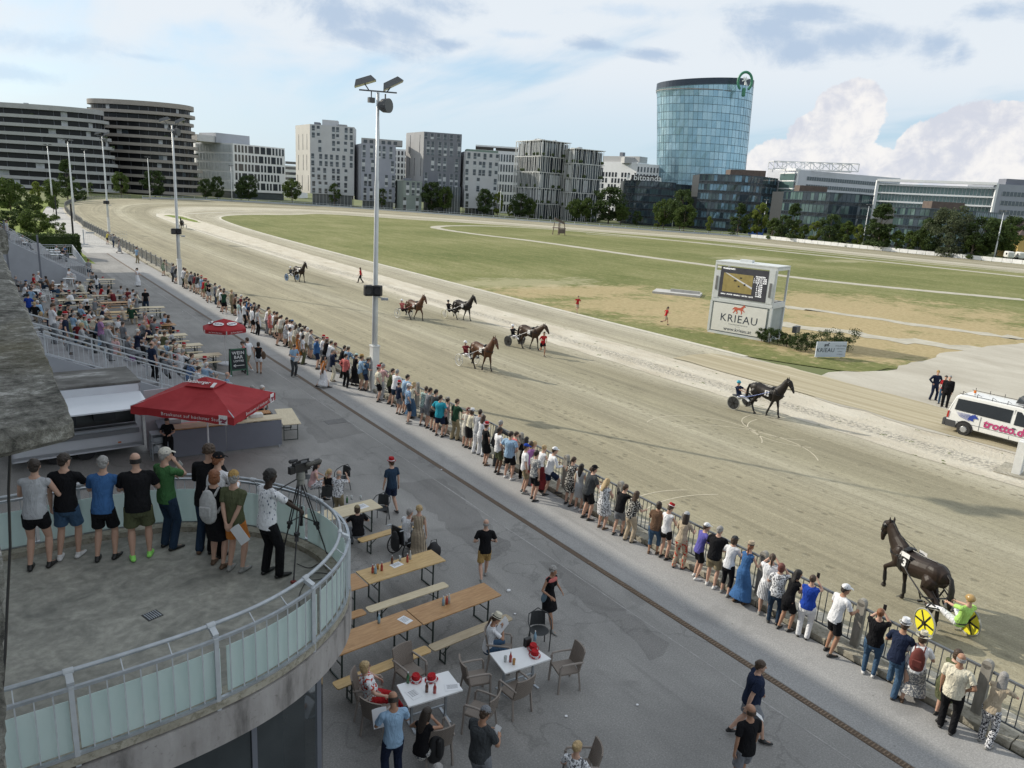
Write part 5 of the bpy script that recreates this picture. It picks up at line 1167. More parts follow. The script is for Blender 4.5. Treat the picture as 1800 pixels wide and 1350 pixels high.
for i,(px,lb) in enumerate([(1772,'white camper van parked before the villa, left'),(1792,'white van at the villa, cut by the right edge')]):
 p=atF(px,455,214);v=empty('parked_van',(p.x,p.y,0),.6,label=lb,cat='van');mb=MB();mb.box((0,0,1.35),(4.6,1.9,1.9));mb.build('body',mat('van_white',(.7,.7,.68),.4),v,bevel=.35);mb=MB();mb.box((-1.2,0,1.6),(1.4,1.93,.6));mb.build('window',GL_DARK,v);[MB().cyl((x,-1,.35),(x,1,.35),.35).build('wheel',SPK,v) for x in (-1.5,1.5)]
p=at(1787,833);fp=empty('finish_post',p,.15,label='white square wooden post with a dark slot at the right edge by the sand lane',cat='post');PW=mat('post_white',(.72,.72,.70),.7,.08,4)
for dx in (-.17,.17):MB().box((dx,0,.72),(.26,.3,1.44)).build('plank',PW,fp)
MB().box((0,.02,.70),(.08,.2,1.38)).build('slot',SPK,fp);MB().box((.3,0,.03),(1.9,1.4,.06)).build('foot_plate',KERB.m,fp)
# ---------------------------------------------------------------- people
def V3(*a):return Vector(a)
def ik(a,b,l1,l2,pole):
 d=b-a;L_=d.length
 if L_>(l1+l2)*.995:b=a+d*((l1+l2)*.995/L_);d=b-a;L_=d.length
 if L_<.08:L_=.08
 u=d.normalized();x=(l1*l1-l2*l2+L_*L_)/(2*L_);h=math.sqrt(max(0,l1*l1-x*x));p=Vector(pole);p=(p-u*p.dot(u));p=p.normalized() if p.length>1e-4 else Vector((0,-1,0))
 return a+u*x+p*h,b
POSES=dict(
 stand=dict(hl=(-.24,.06,.80),hr=(.24,.06,.80)),
 relaxed=dict(hl=(-.23,.10,.82),hr=(.22,.02,.80),fl=(-.13,.06,0),fr=(.11,-.05,0),lean=2,head=(-14,4)),
 rail=dict(hl=(-.20,.40,1.14),hr=(.16,.42,1.14),lean=9,lean2=14,fl=(-.12,.03,0),fr=(.12,-.06,0),head=(14,6)),
 rail2=dict(hl=(-.05,.40,1.16),hr=(.12,.44,1.16),lean=14,lean2=20,pel=(0,-.10,.92),fl=(-.10,-.02,0),fr=(.12,-.16,0),head=(-22,8),el=(-1,-.2,-.1),er=(1,-.2,-.1)),
 railfoot=dict(hl=(-.18,.40,1.14),hr=(.20,.38,1.14),lean=9,lean2=14,fl=(-.13,-.06,0),fr=(.12,.28,.14),head=(10,6)),
 cross=dict(hl=(.13,.19,1.14),hr=(-.12,.22,1.18),el=(-1,.1,-.5),er=(1,.1,-.5),head=(18,3),fl=(-.14,0,0),fr=(.13,-.03,0)),
 hips=dict(hl=(-.19,.05,1.02),hr=(.19,.05,1.02),el=(-1,-.6,0),er=(1,-.6,0),fl=(-.16,.03,0),fr=(.15,-.03,0),head=(16,3)),
 hip1=dict(hl=(-.24,.06,.80),hr=(.19,.05,1.02),er=(1,-.6,0),head=(-16,5),fl=(-.10,.05,0),fr=(.13,-.04,0)),
 phone=dict(hl=(-.06,.36,1.52),hr=(.07,.36,1.53),el=(-.8,0,-1),er=(.8,0,-1),lean=2,head=(0,0)),
 phone1=dict(hl=(-.18,.34,1.12),hr=(.08,.40,1.50),er=(.8,0,-1),lean=5,head=(4,2)),
 read=dict(hl=(-.13,.32,1.14),hr=(.12,.30,1.16),el=(-.7,-.2,-1),er=(.7,-.2,-1),head=(6,28),lean=2),
 back=dict(hl=(-.04,-.17,.90),hr=(.05,-.17,.92),el=(-1,-.4,0),er=(1,-.4,0),head=(24,2)),
 mouth=dict(hl=(-.16,.30,1.15),hr=(.05,.17,1.50),er=(.5,.4,-1),head=(10,4)),
 headarms=dict(hl=(-.10,-.06,1.60),hr=(.10,-.06,1.60),el=(-1,.3,.5),er=(1,.3,.5)),
 lefthand=dict(hl=(-.16,.44,1.16),hr=(.24,.04,.82),lean=5,head=(-20,4),fl=(-.10,.04,0),fr=(.14,-.05,0)),
 walk=dict(hl=(-.25,.24,.92),hr=(.25,-.16,.84),fl=(-.08,-.30,.05),fr=(.09,.30,0),lean=4,pel=(0,0,.91),head=(0,5)),
 walk2=dict(hl=(-.22,.25,1.05),hr=(.22,.22,1.05),fl=(-.07,.26,0),fr=(.08,-.34,.10),lean=6,pel=(0,0,.91)),
 step=dict(hl=(-.24,.12,.82),hr=(.25,-.02,.80),fl=(-.09,.16,0),fr=(.10,-.16,.03),lean=3),
 run=dict(hl=(-.20,.32,1.18),hr=(.24,.05,1.05),fl=(-.07,-.42,.30),fr=(.07,.28,.02),lean=12,pel=(0,0,.90)),
 camera=dict(hl=(-.12,.42,1.12),hr=(.24,.46,1.02),el=(-1,-.2,-.7),er=(1,-.3,-.6),lean=4,head=(0,10),fl=(-.12,.03,0),fr=(.14,.10,0)),
 sit=dict(pel=(0,0,.55),hl=(-.15,.36,.80),hr=(.15,.38,.80),el=(-1,-.3,-.4),er=(1,-.3,-.4),fl=(-.12,.42,0),fr=(.13,.38,0),kl=(-.2,.5,1),kr=(.2,.5,1),lean=12,lean2=16,head=(0,4)),
 sit2=dict(pel=(0,0,.55),hl=(-.10,.26,.70),hr=(.12,.24,.70),el=(-1,-.5,-.2),er=(1,-.5,-.2),fl=(-.12,.46,0),fr=(.13,.40,0),kl=(-.2,.5,1),kr=(.2,.5,1),lean=-4,lean2=4,head=(20,4)),
 sitback=dict(pel=(0,0,.55),hl=(-.30,.20,.72),hr=(.30,.22,.72),el=(-1,-.6,0),er=(1,-.6,0),fl=(-.10,.66,0),fr=(.10,.58,0),kl=(-.1,.3,1),kr=(.1,.3,1),lean=-16,lean2=-12,head=(-10,-6)),
 sitcross=dict(pel=(0,0,.55),hl=(-.12,.30,.82),hr=(.10,.26,1.10),el=(-1,-.3,-.3),er=(.8,0,-1),fl=(-.10,.42,0),fr=(-.05,.72,.28),kl=(-.2,.5,1),kr=(.2,.3,1),lean=8,lean2=14,head=(10,14)),
 sitphone=dict(pel=(0,0,.55),hl=(-.06,.32,1.02),hr=(.10,.32,1.02),el=(-1,-.3,-.8),er=(1,-.3,-.8),fl=(-.12,.42,0),fr=(.13,.38,0),kl=(-.2,.5,1),kr=(.2,.5,1),lean=6,lean2=12,head=(0,26)),
 driver=dict(pel=(0,0,.60),hl=(-.13,.42,.92),hr=(.13,.44,.92),el=(-1,-.3,-.5),er=(1,-.3,-.5),fl=(-.25,.80,.48),fr=(.25,.80,.48),kl=(-.4,.0,1),kr=(.4,.0,1),lean=-24,lean2=-14,head=(0,2)),
)
BUILD=dict(m=dict(sh=.185,w=1.0,d=1.0,h=1.0,a=1.0,bust=0),f=dict(sh=.160,w=.88,d=.92,h=1.04,a=.84,bust=.03),h=dict(sh=.20,w=1.25,d=1.38,h=1.16,a=1.2,bust=0),g=dict(sh=.175,w=1.16,d=1.22,h=1.24,a=1.08,bust=.04))
def skel(pose,build):
 p=dict(pel=(0,0,.93),lean=0,lean2=None,yaw2=0,head=(0,3),hl=(-.24,.05,.8),hr=(.24,.05,.8),el=(-.5,-1,-.1),er=(.5,-1,-.1),fl=(-.11,.0,0),fr=(.11,-.02,0),kl=(-.12,1,0),kr=(.12,1,0))
 p.update(POSES[pose]);B=BUILD[build];S={}
 if p['lean2'] is None:p['lean2']=p['lean']
 pel=V3(*p['pel']);d1=V3(0,math.sin(R(p['lean'])),math.cos(R(p['lean'])));d2=V3(0,math.sin(R(p['lean2'])),math.cos(R(p['lean2'])))
 S['pel']=pel;S['hip']=pel+d1*.05;S['waist']=pel+d1*.19;S['chest']=S['waist']+d2*.17;S['sho']=S['chest']+d2*.13;S['neck']=S['sho']+d2*.055
 dn=V3(0,math.sin(R(p['lean2']*.55+6)),math.cos(R(p['lean2']*.55+6)));S['skull']=S['neck']+dn*.085;hy,hp=p['head']
 S['HM']=Matrix.Rotation(R(-hy),3,'Z') @ Matrix.Rotation(R(-hp),3,'X');S['head']=S['skull']+S['HM'] @ V3(0,.012,.095)
 sx=B['sh']
 for k,s in (('l',-1),('r',1)):
  sh=S['sho']+V3(s*sx,0,.005);e,h=ik(sh,V3(*p['h'+k]),.285,.255,p['e'+k]);S['S'+k],S['E'+k],S['W'+k]=sh,e,h
  hp_=pel+V3(s*.088*B['h'],0,-.02);f=V3(*p['f'+k]);an=f+V3(0,0,.085);kn,an=ik(hp_,an,.43,.42,p['k'+k]);S['H'+k],S['K'+k],S['A'+k]=hp_,kn,an
  seated=p['pel'][2]<.7;S['fd'+k]=V3(s*.18,1,.55 if pose == 'driver' else 0).normalized()
 S['d1'],S['d2']=d1,d2;return S
def torso(mb,S,B,g=0.0,top=True,low=True,n=16,hem=0.0,loose=0,rnd=True):
 w,d,h=B['w'],B['d'],B['h'];X_=V3(1,0,0);pel,hip,wa,ch,sh,ne=(S[k] for k in ('pel','hip','waist','chest','sho','neck'));d1,d2=S['d1'],S['d2'];fw2=V3(0,d2.z,-d2.y)
 pts,rx,ry=[],[],[]
 if low:pts += [pel-d1*(.07+hem)];rx += [(.150 if not rnd else .13)*h+loose];ry += [(.112 if not rnd else .10)*d+loose]
 pts += [pel+d1*.0,hip+d1*.02,wa-d1*.03,wa+d2*.07,ch,ch+d2*.08];rx += [.154*h+loose,.148*h+loose,.130*w+loose,.137*w+loose*.6,.158*w,.165*w];ry += [.112*d+loose,.108*d+loose,.095*d+loose,.100*d+loose*.5,.112*d,.104*d]
 if top:pts += [sh+d2*.0,sh+d2*.035];rx += [.158*w,.10];ry += [.080*d,.062]
 mb.tube(pts,[a+g for a in rx],n=n,side=X_,flat=[(b+g)/(a+g) for a,b in zip(rx,ry)],round_=rnd)
 if B['bust']:
  for s in (-1,1):mb.ell(ch+X_*s*.07+fw2*.085*d,(.062+g,.05+g,.06+g),10,8)
 if d>1.2:mb.ell(wa+V3(0,.06,0),(.13*w+g,.10*d+g,.13+g),12,8)
 for k in 'lr':mb.tube([sh+V3(0,0,-.01),S['S'+k]+V3(0,0,-.015)],[.060+g,.052*B['a']+g],n=10);mb.tube([S['neck']+V3(0,0,-.02),S['S'+k]+V3(0,0,.0)],[.052+g*.6,.034+g*.6],n=8)
def head_mesh(mb,S,n=16):
 M=S['HM'];c=S['head']
 prof=[(-.118,.022,.020,.058),(-.105,.040,.036,.046),(-.075,.056,.062,.026),(-.035,.066,.082,.012),(0,.073,.092,.002),(.04,.076,.097,-.006),(.075,.068,.088,-.010),(.10,.050,.064,-.010),(.115,.026,.034,-.010)]
 rings=[]
 for z,rx,ry,yo in prof:rings.append([c+M @ V3(rx*math.cos(a),yo+ry*math.sin(a),z) for a in [2*math.pi*j/n for j in range(n)]])
 mb.loft(rings)
 mb.tube([c+M @ V3(0,.092,.012),c+M @ V3(0,.112,-.028)],[.009,.015],n=8)
 for s in (-1,1):mb.ell(c+M @ V3(s*.077,-.008,-.008),(.010,.022,.032),8,6,M)
 mb.tube([c+M @ V3(-.02,.087,-.062),c+M @ V3(.02,.087,-.062)],.008,n=6)
 mb.tube([S['neck']-V3(0,0,.03),S['skull'],c+M @ V3(0,-.01,-.04)],[.060,.052,.055],n=12)
def hand(mb,W,d,s,palm=V3(0,0,-1),curl=.5,near=True):
 """W wrist, d direction of the forearm, s -1 left / +1 right"""
 d=d.normalized();pn=palm-d*palm.dot(d);pn=pn.normalized() if pn.length>.05 else d.orthogonal();lat=d.cross(pn)*(-s)
 mb.tube([W-d*.01,W+d*.04,W+d*.085],[.026,.038,.036],n=10,side=lat,flat=[.7,.38,.36])
 for i,(o,L_) in enumerate(((.027,.070),(.009,.078),(-.009,.073),(-.026,.058))):
  b=W+d*.082+lat*o;a1=curl*.6;a2=curl*1.4;dd=d*math.cos(a1)+pn*math.sin(a1);de=d*math.cos(a2)+pn*math.sin(a2)
  mb.tube([b,b+dd*L_*.5,b+dd*L_*.5+de*L_*.45],[.0098,.0092,.0075],n=6)
 b=W+d*.028+lat*.026;t1=(d*.65+lat*.7+pn*.3).normalized();t2=(d*.9+lat*.2+pn*.45).normalized();mb.tube([b,b+t1*.035,b+t1*.035+t2*.035],[.0125,.011,.009],n=6)
def remesh(mb,name,vox,smooth=2,dec=None):
 me=mb.mesh(name);o=bpy.data.objects.new(name,me);COL.objects.link(o)
 m=o.modifiers.new('r','REMESH');m.mode='VOXEL';m.voxel_size=vox;m.use_smooth_shade=True
 if smooth:q=o.modifiers.new('s','SMOOTH');q.factor=.5;q.iterations=smooth
 if dec:q=o.modifiers.new('d','DECIMATE');q.ratio=dec
 dg=bpy.context.evaluated_depsgraph_get();me2=bpy.data.meshes.new_from_object(o.evaluated_get(dg));me2.name=name
 me2.polygons.foreach_set('use_smooth',[True]*len(me2.polygons));bpy.data.objects.remove(o);bpy.data.meshes.remove(me)
 me2.materials.clear();me2.materials.append(_m.get('skin') or mat('skin',(.45,.27,.19),.6));return me2
_pc={}
def part(kind,pose,build,lod):
 key=(kind,pose,build,lod)
 if key in _pc:return _pc[key]
 S=skel(pose,build);B=BUILD[build];mb=MB();near=lod == 0;vox={'body':(.0075,.014,.028)[lod]}.get(kind,(.011,.017,.028)[lod])
 if kind == 'body':
  torso(mb,S,B);head_mesh(mb,S);a=B['a']
  for k,s in (('l',-1),('r',1)):
   mb.tube([S['S'+k],S['S'+k].lerp(S['E'+k],.45),S['E'+k]],[.047*a,.043*a,.034*a],n=10);mb.tube([S['E'+k],S['E'+k].lerp(S['W'+k],.3),S['W'+k]],[.035*a,.037*a,.024],n=10)
   pole=V3(-s*.6,0,-.6) if pose not in ('back','headarms') else V3(0,1,0)
   hand(mb,S['W'+k],(S['W'+k]-S['E'+k]),s,pole,.9 if pose in ('rail','rail2','railfoot','camera','driver','phone','lefthand') else .45)
   hh=B['h'];mb.tube([S['H'+k],S['H'+k].lerp(S['K'+k],.5),S['K'+k]],[.088*hh,.074*hh,.052],n=12);mb.tube([S['K'+k],S['K'+k].lerp(S['A'+k],.32),S['A'+k].lerp(S['K'+k],.12),S['A'+k]],[.052,.055*(1+(hh-1)*.6),.034,.034],n=12)
   f=S['fd'+k];A_=S['A'+k];mb.tube([A_+f*-.03+V3(0,0,-.045),A_+f*.06+V3(0,0,-.05),A_+f*.15+V3(0,0,-.062)],[.034,.036,.028],n=8)
 elif kind in ('tee','long','tank','jacket','dress','longdress','teedress'):
  g=.012 if kind != 'jacket' else .022;lo=.004 if build in 'fg' else .010;torso(mb,S,B,g,hem=.02 if kind != 'jacket' else .05,loose=lo,rnd=False);a=B['a']
  if kind == 'tank' or kind in ('dress','longdress'):
   mb=MB();torso(mb,S,B,g,hem=.0,loose=lo,rnd=False)
  else:
   for k,s in (('l',-1),('r',1)):
    E_,Sx,W=S['E'+k],S['S'+k],S['W'+k]
    if kind in ('tee','teedress'):mb.tube([Sx,Sx.lerp(E_,.35),Sx.lerp(E_,.72)],[.047*a+g,.047*a+g,.050*a+g],n=12,round_=False)
    else:mb.tube([Sx,Sx.lerp(E_,.5),E_,E_.lerp(W,.4),E_.lerp(W,.93)],[.047*a+g,.044*a+g,.037*a+g,.037*a+g,.027+g],n=12)
  if 'dress' in kind:skirt(mb,S,B,1.0 if kind == 'longdress' else .55)
 elif kind in ('shorts','trousers','leggings','capri','briefs'):
  g=.016;hh=B['h'];X_=V3(1,0,0);d1=S['d1'];pel=S['pel']
  rx=[.115*hh,.152*hh,.147*hh,.130*B['w']];ry=[.10*B['d'],.112*B['d'],.108*B['d'],.098*B['d']];g=g-.004
  mb.tube([pel-d1*.10,pel,S['hip']+d1*.02,S['waist']-d1*.06],[r_+g for r_ in rx],n=16,side=X_,flat=[(q+g)/(r_+g) for r_,q in zip(rx,ry)],round_=True)
  for k in 'lr':
   H,K,A_=S['H'+k],S['K'+k],S['A'+k]
   if kind == 'shorts':mb.tube([H,H.lerp(K,.5),H.lerp(K,.80)],[.086*hh+g,.083*hh+g,.086*hh+g*1.4],n=14,round_=False)
   elif kind == 'briefs':mb.tube([H,H.lerp(K,.45)],[.092*hh+g,.086*hh+g],n=14)
   elif kind == 'capri':mb.tube([H,H.lerp(K,.5),K,K.lerp(A_,.45)],[.088*hh+g,.076*hh+g,.056+g,.054+g],n=14)
   elif kind == 'leggings':mb.tube([H,H.lerp(K,.5),K,K.lerp(A_,.35),A_],[.088*hh+g,.074*hh+g,.053+g,.054+g,.038+g],n=14)
   else:mb.tube([H,H.lerp(K,.5),K,K.lerp(A_,.5),A_-V3(0,0,.02)],[.088*hh+g,.078*hh+g,.062+g,.058+g,.054+g],n=14)
 elif kind in ('skirt','longskirt'):
  skirt(mb,S,B,1.0 if kind == 'longskirt' else .5)
 elif kind == 'shoes_l' or kind == 'shoes_r':
  k=kind[-1];f=S['fd'+k];A_=S['A'+k];sd=f.cross(V3(0,0,1))
  mb.tube([A_+f*-.05+V3(0,0,-.050),A_+f*.03+V3(0,0,-.048),A_+f*.11+V3(0,0,-.056),A_+f*.19+V3(0,0,-.062)],[.040,.044,.046,.030],n=12,side=sd,flat=[.85,.95,.62,.6]);mb.tube([A_+V3(0,0,-.04),A_+V3(0,0,.0)],[.045,.043],n=10)
 me=remesh(mb,{'tee':'shirt','long':'shirt','tank':'top','shoes_l':'shoe','shoes_r':'shoe','longdress':'dress','teedress':'dress','longskirt':'skirt','briefs':'shorts'}.get(kind,kind),vox,2 if lod else 3)
 _pc[key]=(me,S);return _pc[key]
def skirt(mb,S,B,L_):
 hh=B['h'];c0=S['hip']+S['d1']*.03;kn=(S['Kl']+S['Kr'])/2;an=(S['Al']+S['Ar'])/2;X_=V3(1,0,0)
 if L_>.9:pts=[c0,S['pel'],kn,kn.lerp(an,.85)];rx=[.145*hh,.17*hh,.22,.30];fl=[.78,.78,.85,.9]
 else:pts=[c0,S['pel'],S['pel'].lerp(kn,.9)];rx=[.142*hh,.165*hh,.20*hh];fl=[.78,.8,.82]
 o=len(mb.v);mb.tube(pts,[r_+.012 for r_ in rx],n=24,side=X_,flat=fl,round_=False)
def hp(name,fn,vox=.006,sm=2):
 if name in _pc:return _pc[name]
 mb=MB();fn(mb);me=remesh(mb,name.split('_')[0],vox,sm);_pc[name]=me;return me
def cap_ellipse(mb,k=1.0,z0=-.02,back=True,n=18):
 prof=[(-.02,.079,.092,-.012),(.02,.084,.101,-.010),(.06,.081,.099,-.012),(.095,.062,.078,-.014),(.122,.030,.038,-.012)]
 mb.loft([[V3(rx*k*math.cos(a),yo+ry*k*math.sin(a),z+(.055 if math.sin(a)>.1 and z<.06 else 0)*min(1,max(0,math.sin(a)))) for a in [2*math.pi*j/n for j in range(n)]] for z,rx,ry,yo in prof])
def tufts(mb,n,rr,k=1.0,seed=3):
 r=random.Random(seed)
 for _ in range(n):
  a=r.uniform(0,6.28);e=r.uniform(-.25,1.5);x,y,z=.080*k*math.cos(a)*math.cos(e),-.014+.093*k*math.sin(a)*math.cos(e),.025+.088*math.sin(e)
  if y>.04 and z<.075:continue
  mb.ell((x,y,z),(rr*r.uniform(.6,1.2),rr*r.uniform(.6,1.2),rr*.7),6,5)
def hair_short(mb):cap_ellipse(mb);tufts(mb,46,.019);mb.ell((0,-.065,-.025),(.066,.045,.062),14,10)
def hair_curly(mb):
 cap_ellipse(mb,1.05);r=random.Random(1)
 for _ in range(70):
  a=r.uniform(0,6.28);e=r.uniform(-.3,1.5);x,y,z=.082*math.cos(a)*math.cos(e),-.012+.095*math.sin(a)*math.cos(e),.02+.095*math.sin(e)
  if y>.05 and z<.06:continue
  mb.ell((x,y,z),(.026,)*3,6,5)
def hair_bob(mb):cap_ellipse(mb,1.06);tufts(mb,40,.022,1.06,5);mb.ell((0,-.045,-.04),(.088,.070,.100),14,10);[mb.ell((s*.074,-.005,-.045),(.020,.045,.075),8,8) for s in (-1,1)]
def hair_long(mb):cap_ellipse(mb,1.05);mb.tube([(0,-.05,.02),(0,-.075,-.08),(0,-.10,-.20),(0,-.11,-.33)],[.085,.095,.092,.055],n=14,side=(1,0,0),flat=[.8,.5,.38,.35]);[mb.ell((s*.076,-.01,-.06),(.018,.04,.09),8,8) for s in (-1,1)]
def hair_bun(mb):cap_ellipse(mb,1.0);mb.ell((0,-.05,-.01),(.068,.055,.055),14,10);mb.ell((0,-.105,.065),(.042,.036,.040),12,8)
def hair_tail(mb):cap_ellipse(mb,1.0);mb.ell((0,-.05,-.01),(.068,.055,.055),14,10);mb.tube([(0,-.10,.05),(0,-.135,-.02),(0,-.12,-.14),(0,-.11,-.24)],[.022,.030,.026,.010],n=8)
def hair_fringe(mb):[mb.tube([(.076*math.cos(a),-.012+.09*math.sin(a),z) for a in [math.pi+.15+(math.pi-.3)*j/12 for j in range(13)]],.016,n=6) for z in (-.03,-.005,.018)]
def hat_trilby(mb,brim=.135,h=.115):
 mb.loft([[V3(r_*math.cos(a)*.93,r_*math.sin(a)*1.08-.01,z+(.016*abs(math.cos(a)) if r_>.11 else 0)) for a in [2*math.pi*j/24 for j in range(24)]] for r_,z in ((brim,.048),(brim,.056),(.092,.058),(.088,.10),(.078,.055+h),(.05,.048+h),(.0,.04+h))])
def hat_sun(mb):hat_trilby(mb,.185,.11)
def hat_cap(mb):
 mb.loft([[V3(rx*math.cos(a),yo+ry*math.sin(a),z) for a in [2*math.pi*j/20 for j in range(20)]] for z,rx,ry,yo in [(.035,.086,.103,-.010),(.07,.084,.101,-.012),(.105,.066,.082,-.012),(.130,.030,.04,-.012)]])
 mb.loft([[V3(x*.9,.085,.046),V3(x*.9,.085,.055),V3(x,.175-abs(x)*.5,.036-abs(x)*.15),V3(x,.175-abs(x)*.5,.028-abs(x)*.15)] for x in (-.072,-.05,-.02,.02,.05,.072)])
def hat_helmet(mb):mb.ell((0,-.01,.045),(.105,.128,.100),18,12);mb.tube([(-.06,.10,.03),(0,.135,.03),(.06,.10,.03)],.014,n=6)
def band_(mb,c=.094):mb.loft([[V3(r_*math.cos(a)*.93,r_*math.sin(a)*1.08-.01,z) for a in [2*math.pi*j/24 for j in range(24)]] for r_,z in ((.088,.060),(.0965,.060),(.0935,.086),(.086,.086))])
def glasses_(mb):[mb.ell((s*.034,.093,.008),(.026,.010,.020),10,6) for s in (-1,1)];mb.tube([(-.078,.0,.012),(-.07,.078,.012),(0,.102,.014),(.07,.078,.012),(.078,.0,.012)],.005,n=5)
def eye_(mb):mb.ell((0,0,0),(.010,.006,.0065),8,6)
HP=dict(short=hair_short,curly=hair_curly,bob=hair_bob,long=hair_long,bun=hair_bun,tail=hair_tail,fringe=hair_fringe)
CC=dict(white=(.74,.75,.78),offwhite=(.62,.59,.52),black=(.012,.012,.014),navy=(.018,.026,.055),blue=(.05,.13,.30),royal=(.02,.06,.35),lightblue=(.28,.42,.58),denim=(.055,.105,.18),darkdenim=(.025,.045,.08),grey=(.20,.21,.23),darkgrey=(.055,.06,.065),lightgrey=(.42,.43,.45),red=(.42,.025,.03),coral=(.55,.16,.15),pink=(.60,.38,.38),green=(.06,.16,.06),darkgreen=(.02,.06,.035),olive=(.10,.11,.06),khaki=(.30,.25,.16),beige=(.46,.38,.28),brown=(.14,.085,.055),orange=(.55,.20,.05),yellow=(.6,.5,.08),purple=(.33,.15,.36),teal=(.03,.30,.40),mint=(.45,.60,.56),violet=(.12,.11,.38),cream=(.66,.62,.50),tan=(.40,.26,.10),lime=(.42,.70,.18),maroon=(.16,.025,.03))
HC=dict(blackhair=(.012,.010,.009),brown=(.055,.032,.018),darkbrown=(.028,.018,.012),blond=(.42,.30,.15),grey=(.28,.27,.26),white=(.55,.54,.52),ginger=(.20,.075,.03),red=(.14,.04,.03))
SKIN=dict(light=(.50,.31,.23),tan=(.36,.20,.13),pale=(.58,.40,.31),brown=(.14,.075,.045),dark=(.035,.021,.015))
def cloth(col,pat=None):
 nm=f'cloth_{col}_{pat or "plain"}'
 if nm in _m:return _m[nm]
 g=NT(nm,.9,.12);a=CC[col];fold=g.noise(g.map(g.obj,(1,1,.5)),7.5,3,.55,1.6);base=g.ramp(fold,[(.3,tuple(x*.90 for x in a)),(.7,tuple(min(.9,x*1.06) for x in a))])
 if pat:
  b=(.02,.02,.03) if sum(a)>.9 else (.65,.63,.58)
  if pat == 'stripes':sx_=g.n.new('ShaderNodeSeparateXYZ');g.l.new(g.obj,sx_.inputs[0]);f=g.ramp(g.math('SINE',g.math('MULTIPLY',sx_.outputs[2],95.0)),[(.45,0.0),(.55,1.0)]);base=g.mix(g.math('MULTIPLY',f,.8),base,(.08,.12,.28) if sum(a)>.9 else b)
  elif pat == 'vstripes':sx_=g.n.new('ShaderNodeSeparateXYZ');g.l.new(g.obj,sx_.inputs[0]);f=g.ramp(g.math('SINE',g.math('MULTIPLY',sx_.outputs[0],150.0)),[(.4,0.0),(.6,1.0)]);base=g.mix(g.math('MULTIPLY',f,.85),base,b)
  elif pat == 'check':
   sx_=g.n.new('ShaderNodeSeparateXYZ');g.l.new(g.obj,sx_.inputs[0]);f=g.math('MULTIPLY',g.math('SINE',g.math('MULTIPLY',sx_.outputs[2],110.0)),g.math('SINE',g.math('MULTIPLY',sx_.outputs[0],110.0)));base=g.mix(g.ramp(f,[(.45,0.0),(.6,.7)]),base,b)
  elif pat == 'floral':f=g.ramp(g.noise(g.obj,26,2,.5),[(.52,0.0),(.56,1.0)]);base=g.mix(g.math('MULTIPLY',f,.85),base,b)
  elif pat == 'redfloral':f=g.ramp(g.noise(g.obj,14,2,.5),[(.54,0.0),(.58,1.0)]);base=g.mix(f,base,(.45,.06,.04))
  elif pat == 'strokes':f=g.ramp(g.voro(g.map(g.obj,(1.3,1.3,.55),rot=.5),22),[(.22,1.0),(.27,0.0)]);base=g.mix(f,base,(.04,.07,.13))
  elif pat == 'leopard':f=g.ramp(g.noise(g.obj,40,1,.4),[(.48,0.0),(.52,1.0)]);base=g.mix(f,base,b)
 g.bump(fold,1.0,.055);g.color(base);return g.m
def hairm(c):return mat('hair_'+c,HC[c],.55,.3,30,bump=.5,bscale=60)
def skinm(c):return mat('skin_'+c,SKIN[c],.55,.06,12,spec=.35)
mat('skin',SKIN['light'],.55,.06,12)
LEATHER=mat('shoe_black',(.012,.012,.012),.45,.2,10);SHOEW=mat('shoe_white',(.62,.62,.62),.7,.06,8);SHOEB=mat('shoe_brown',(.10,.06,.035),.7,.2,10);SHOEN=mat('shoe_neon',(.30,.75,.15),.6,.1,10)
SHOES=dict(black=LEATHER,white=SHOEW,brown=SHOEB,neon=SHOEN,grey=mat('shoe_grey',(.25,.25,.24),.7,.1,8),bare=None)
def setm(o,m):
 o.material_slots[0].link='OBJECT';o.material_slots[0].material=m
def piece(me,m,parent,name=None,M=None):
 o=bpy.data.objects.new(name or me.name.split('.')[0],me);COL.objects.link(o);o.parent=parent
 if M is not None:o.matrix_local=M
 setm(o,m);return o
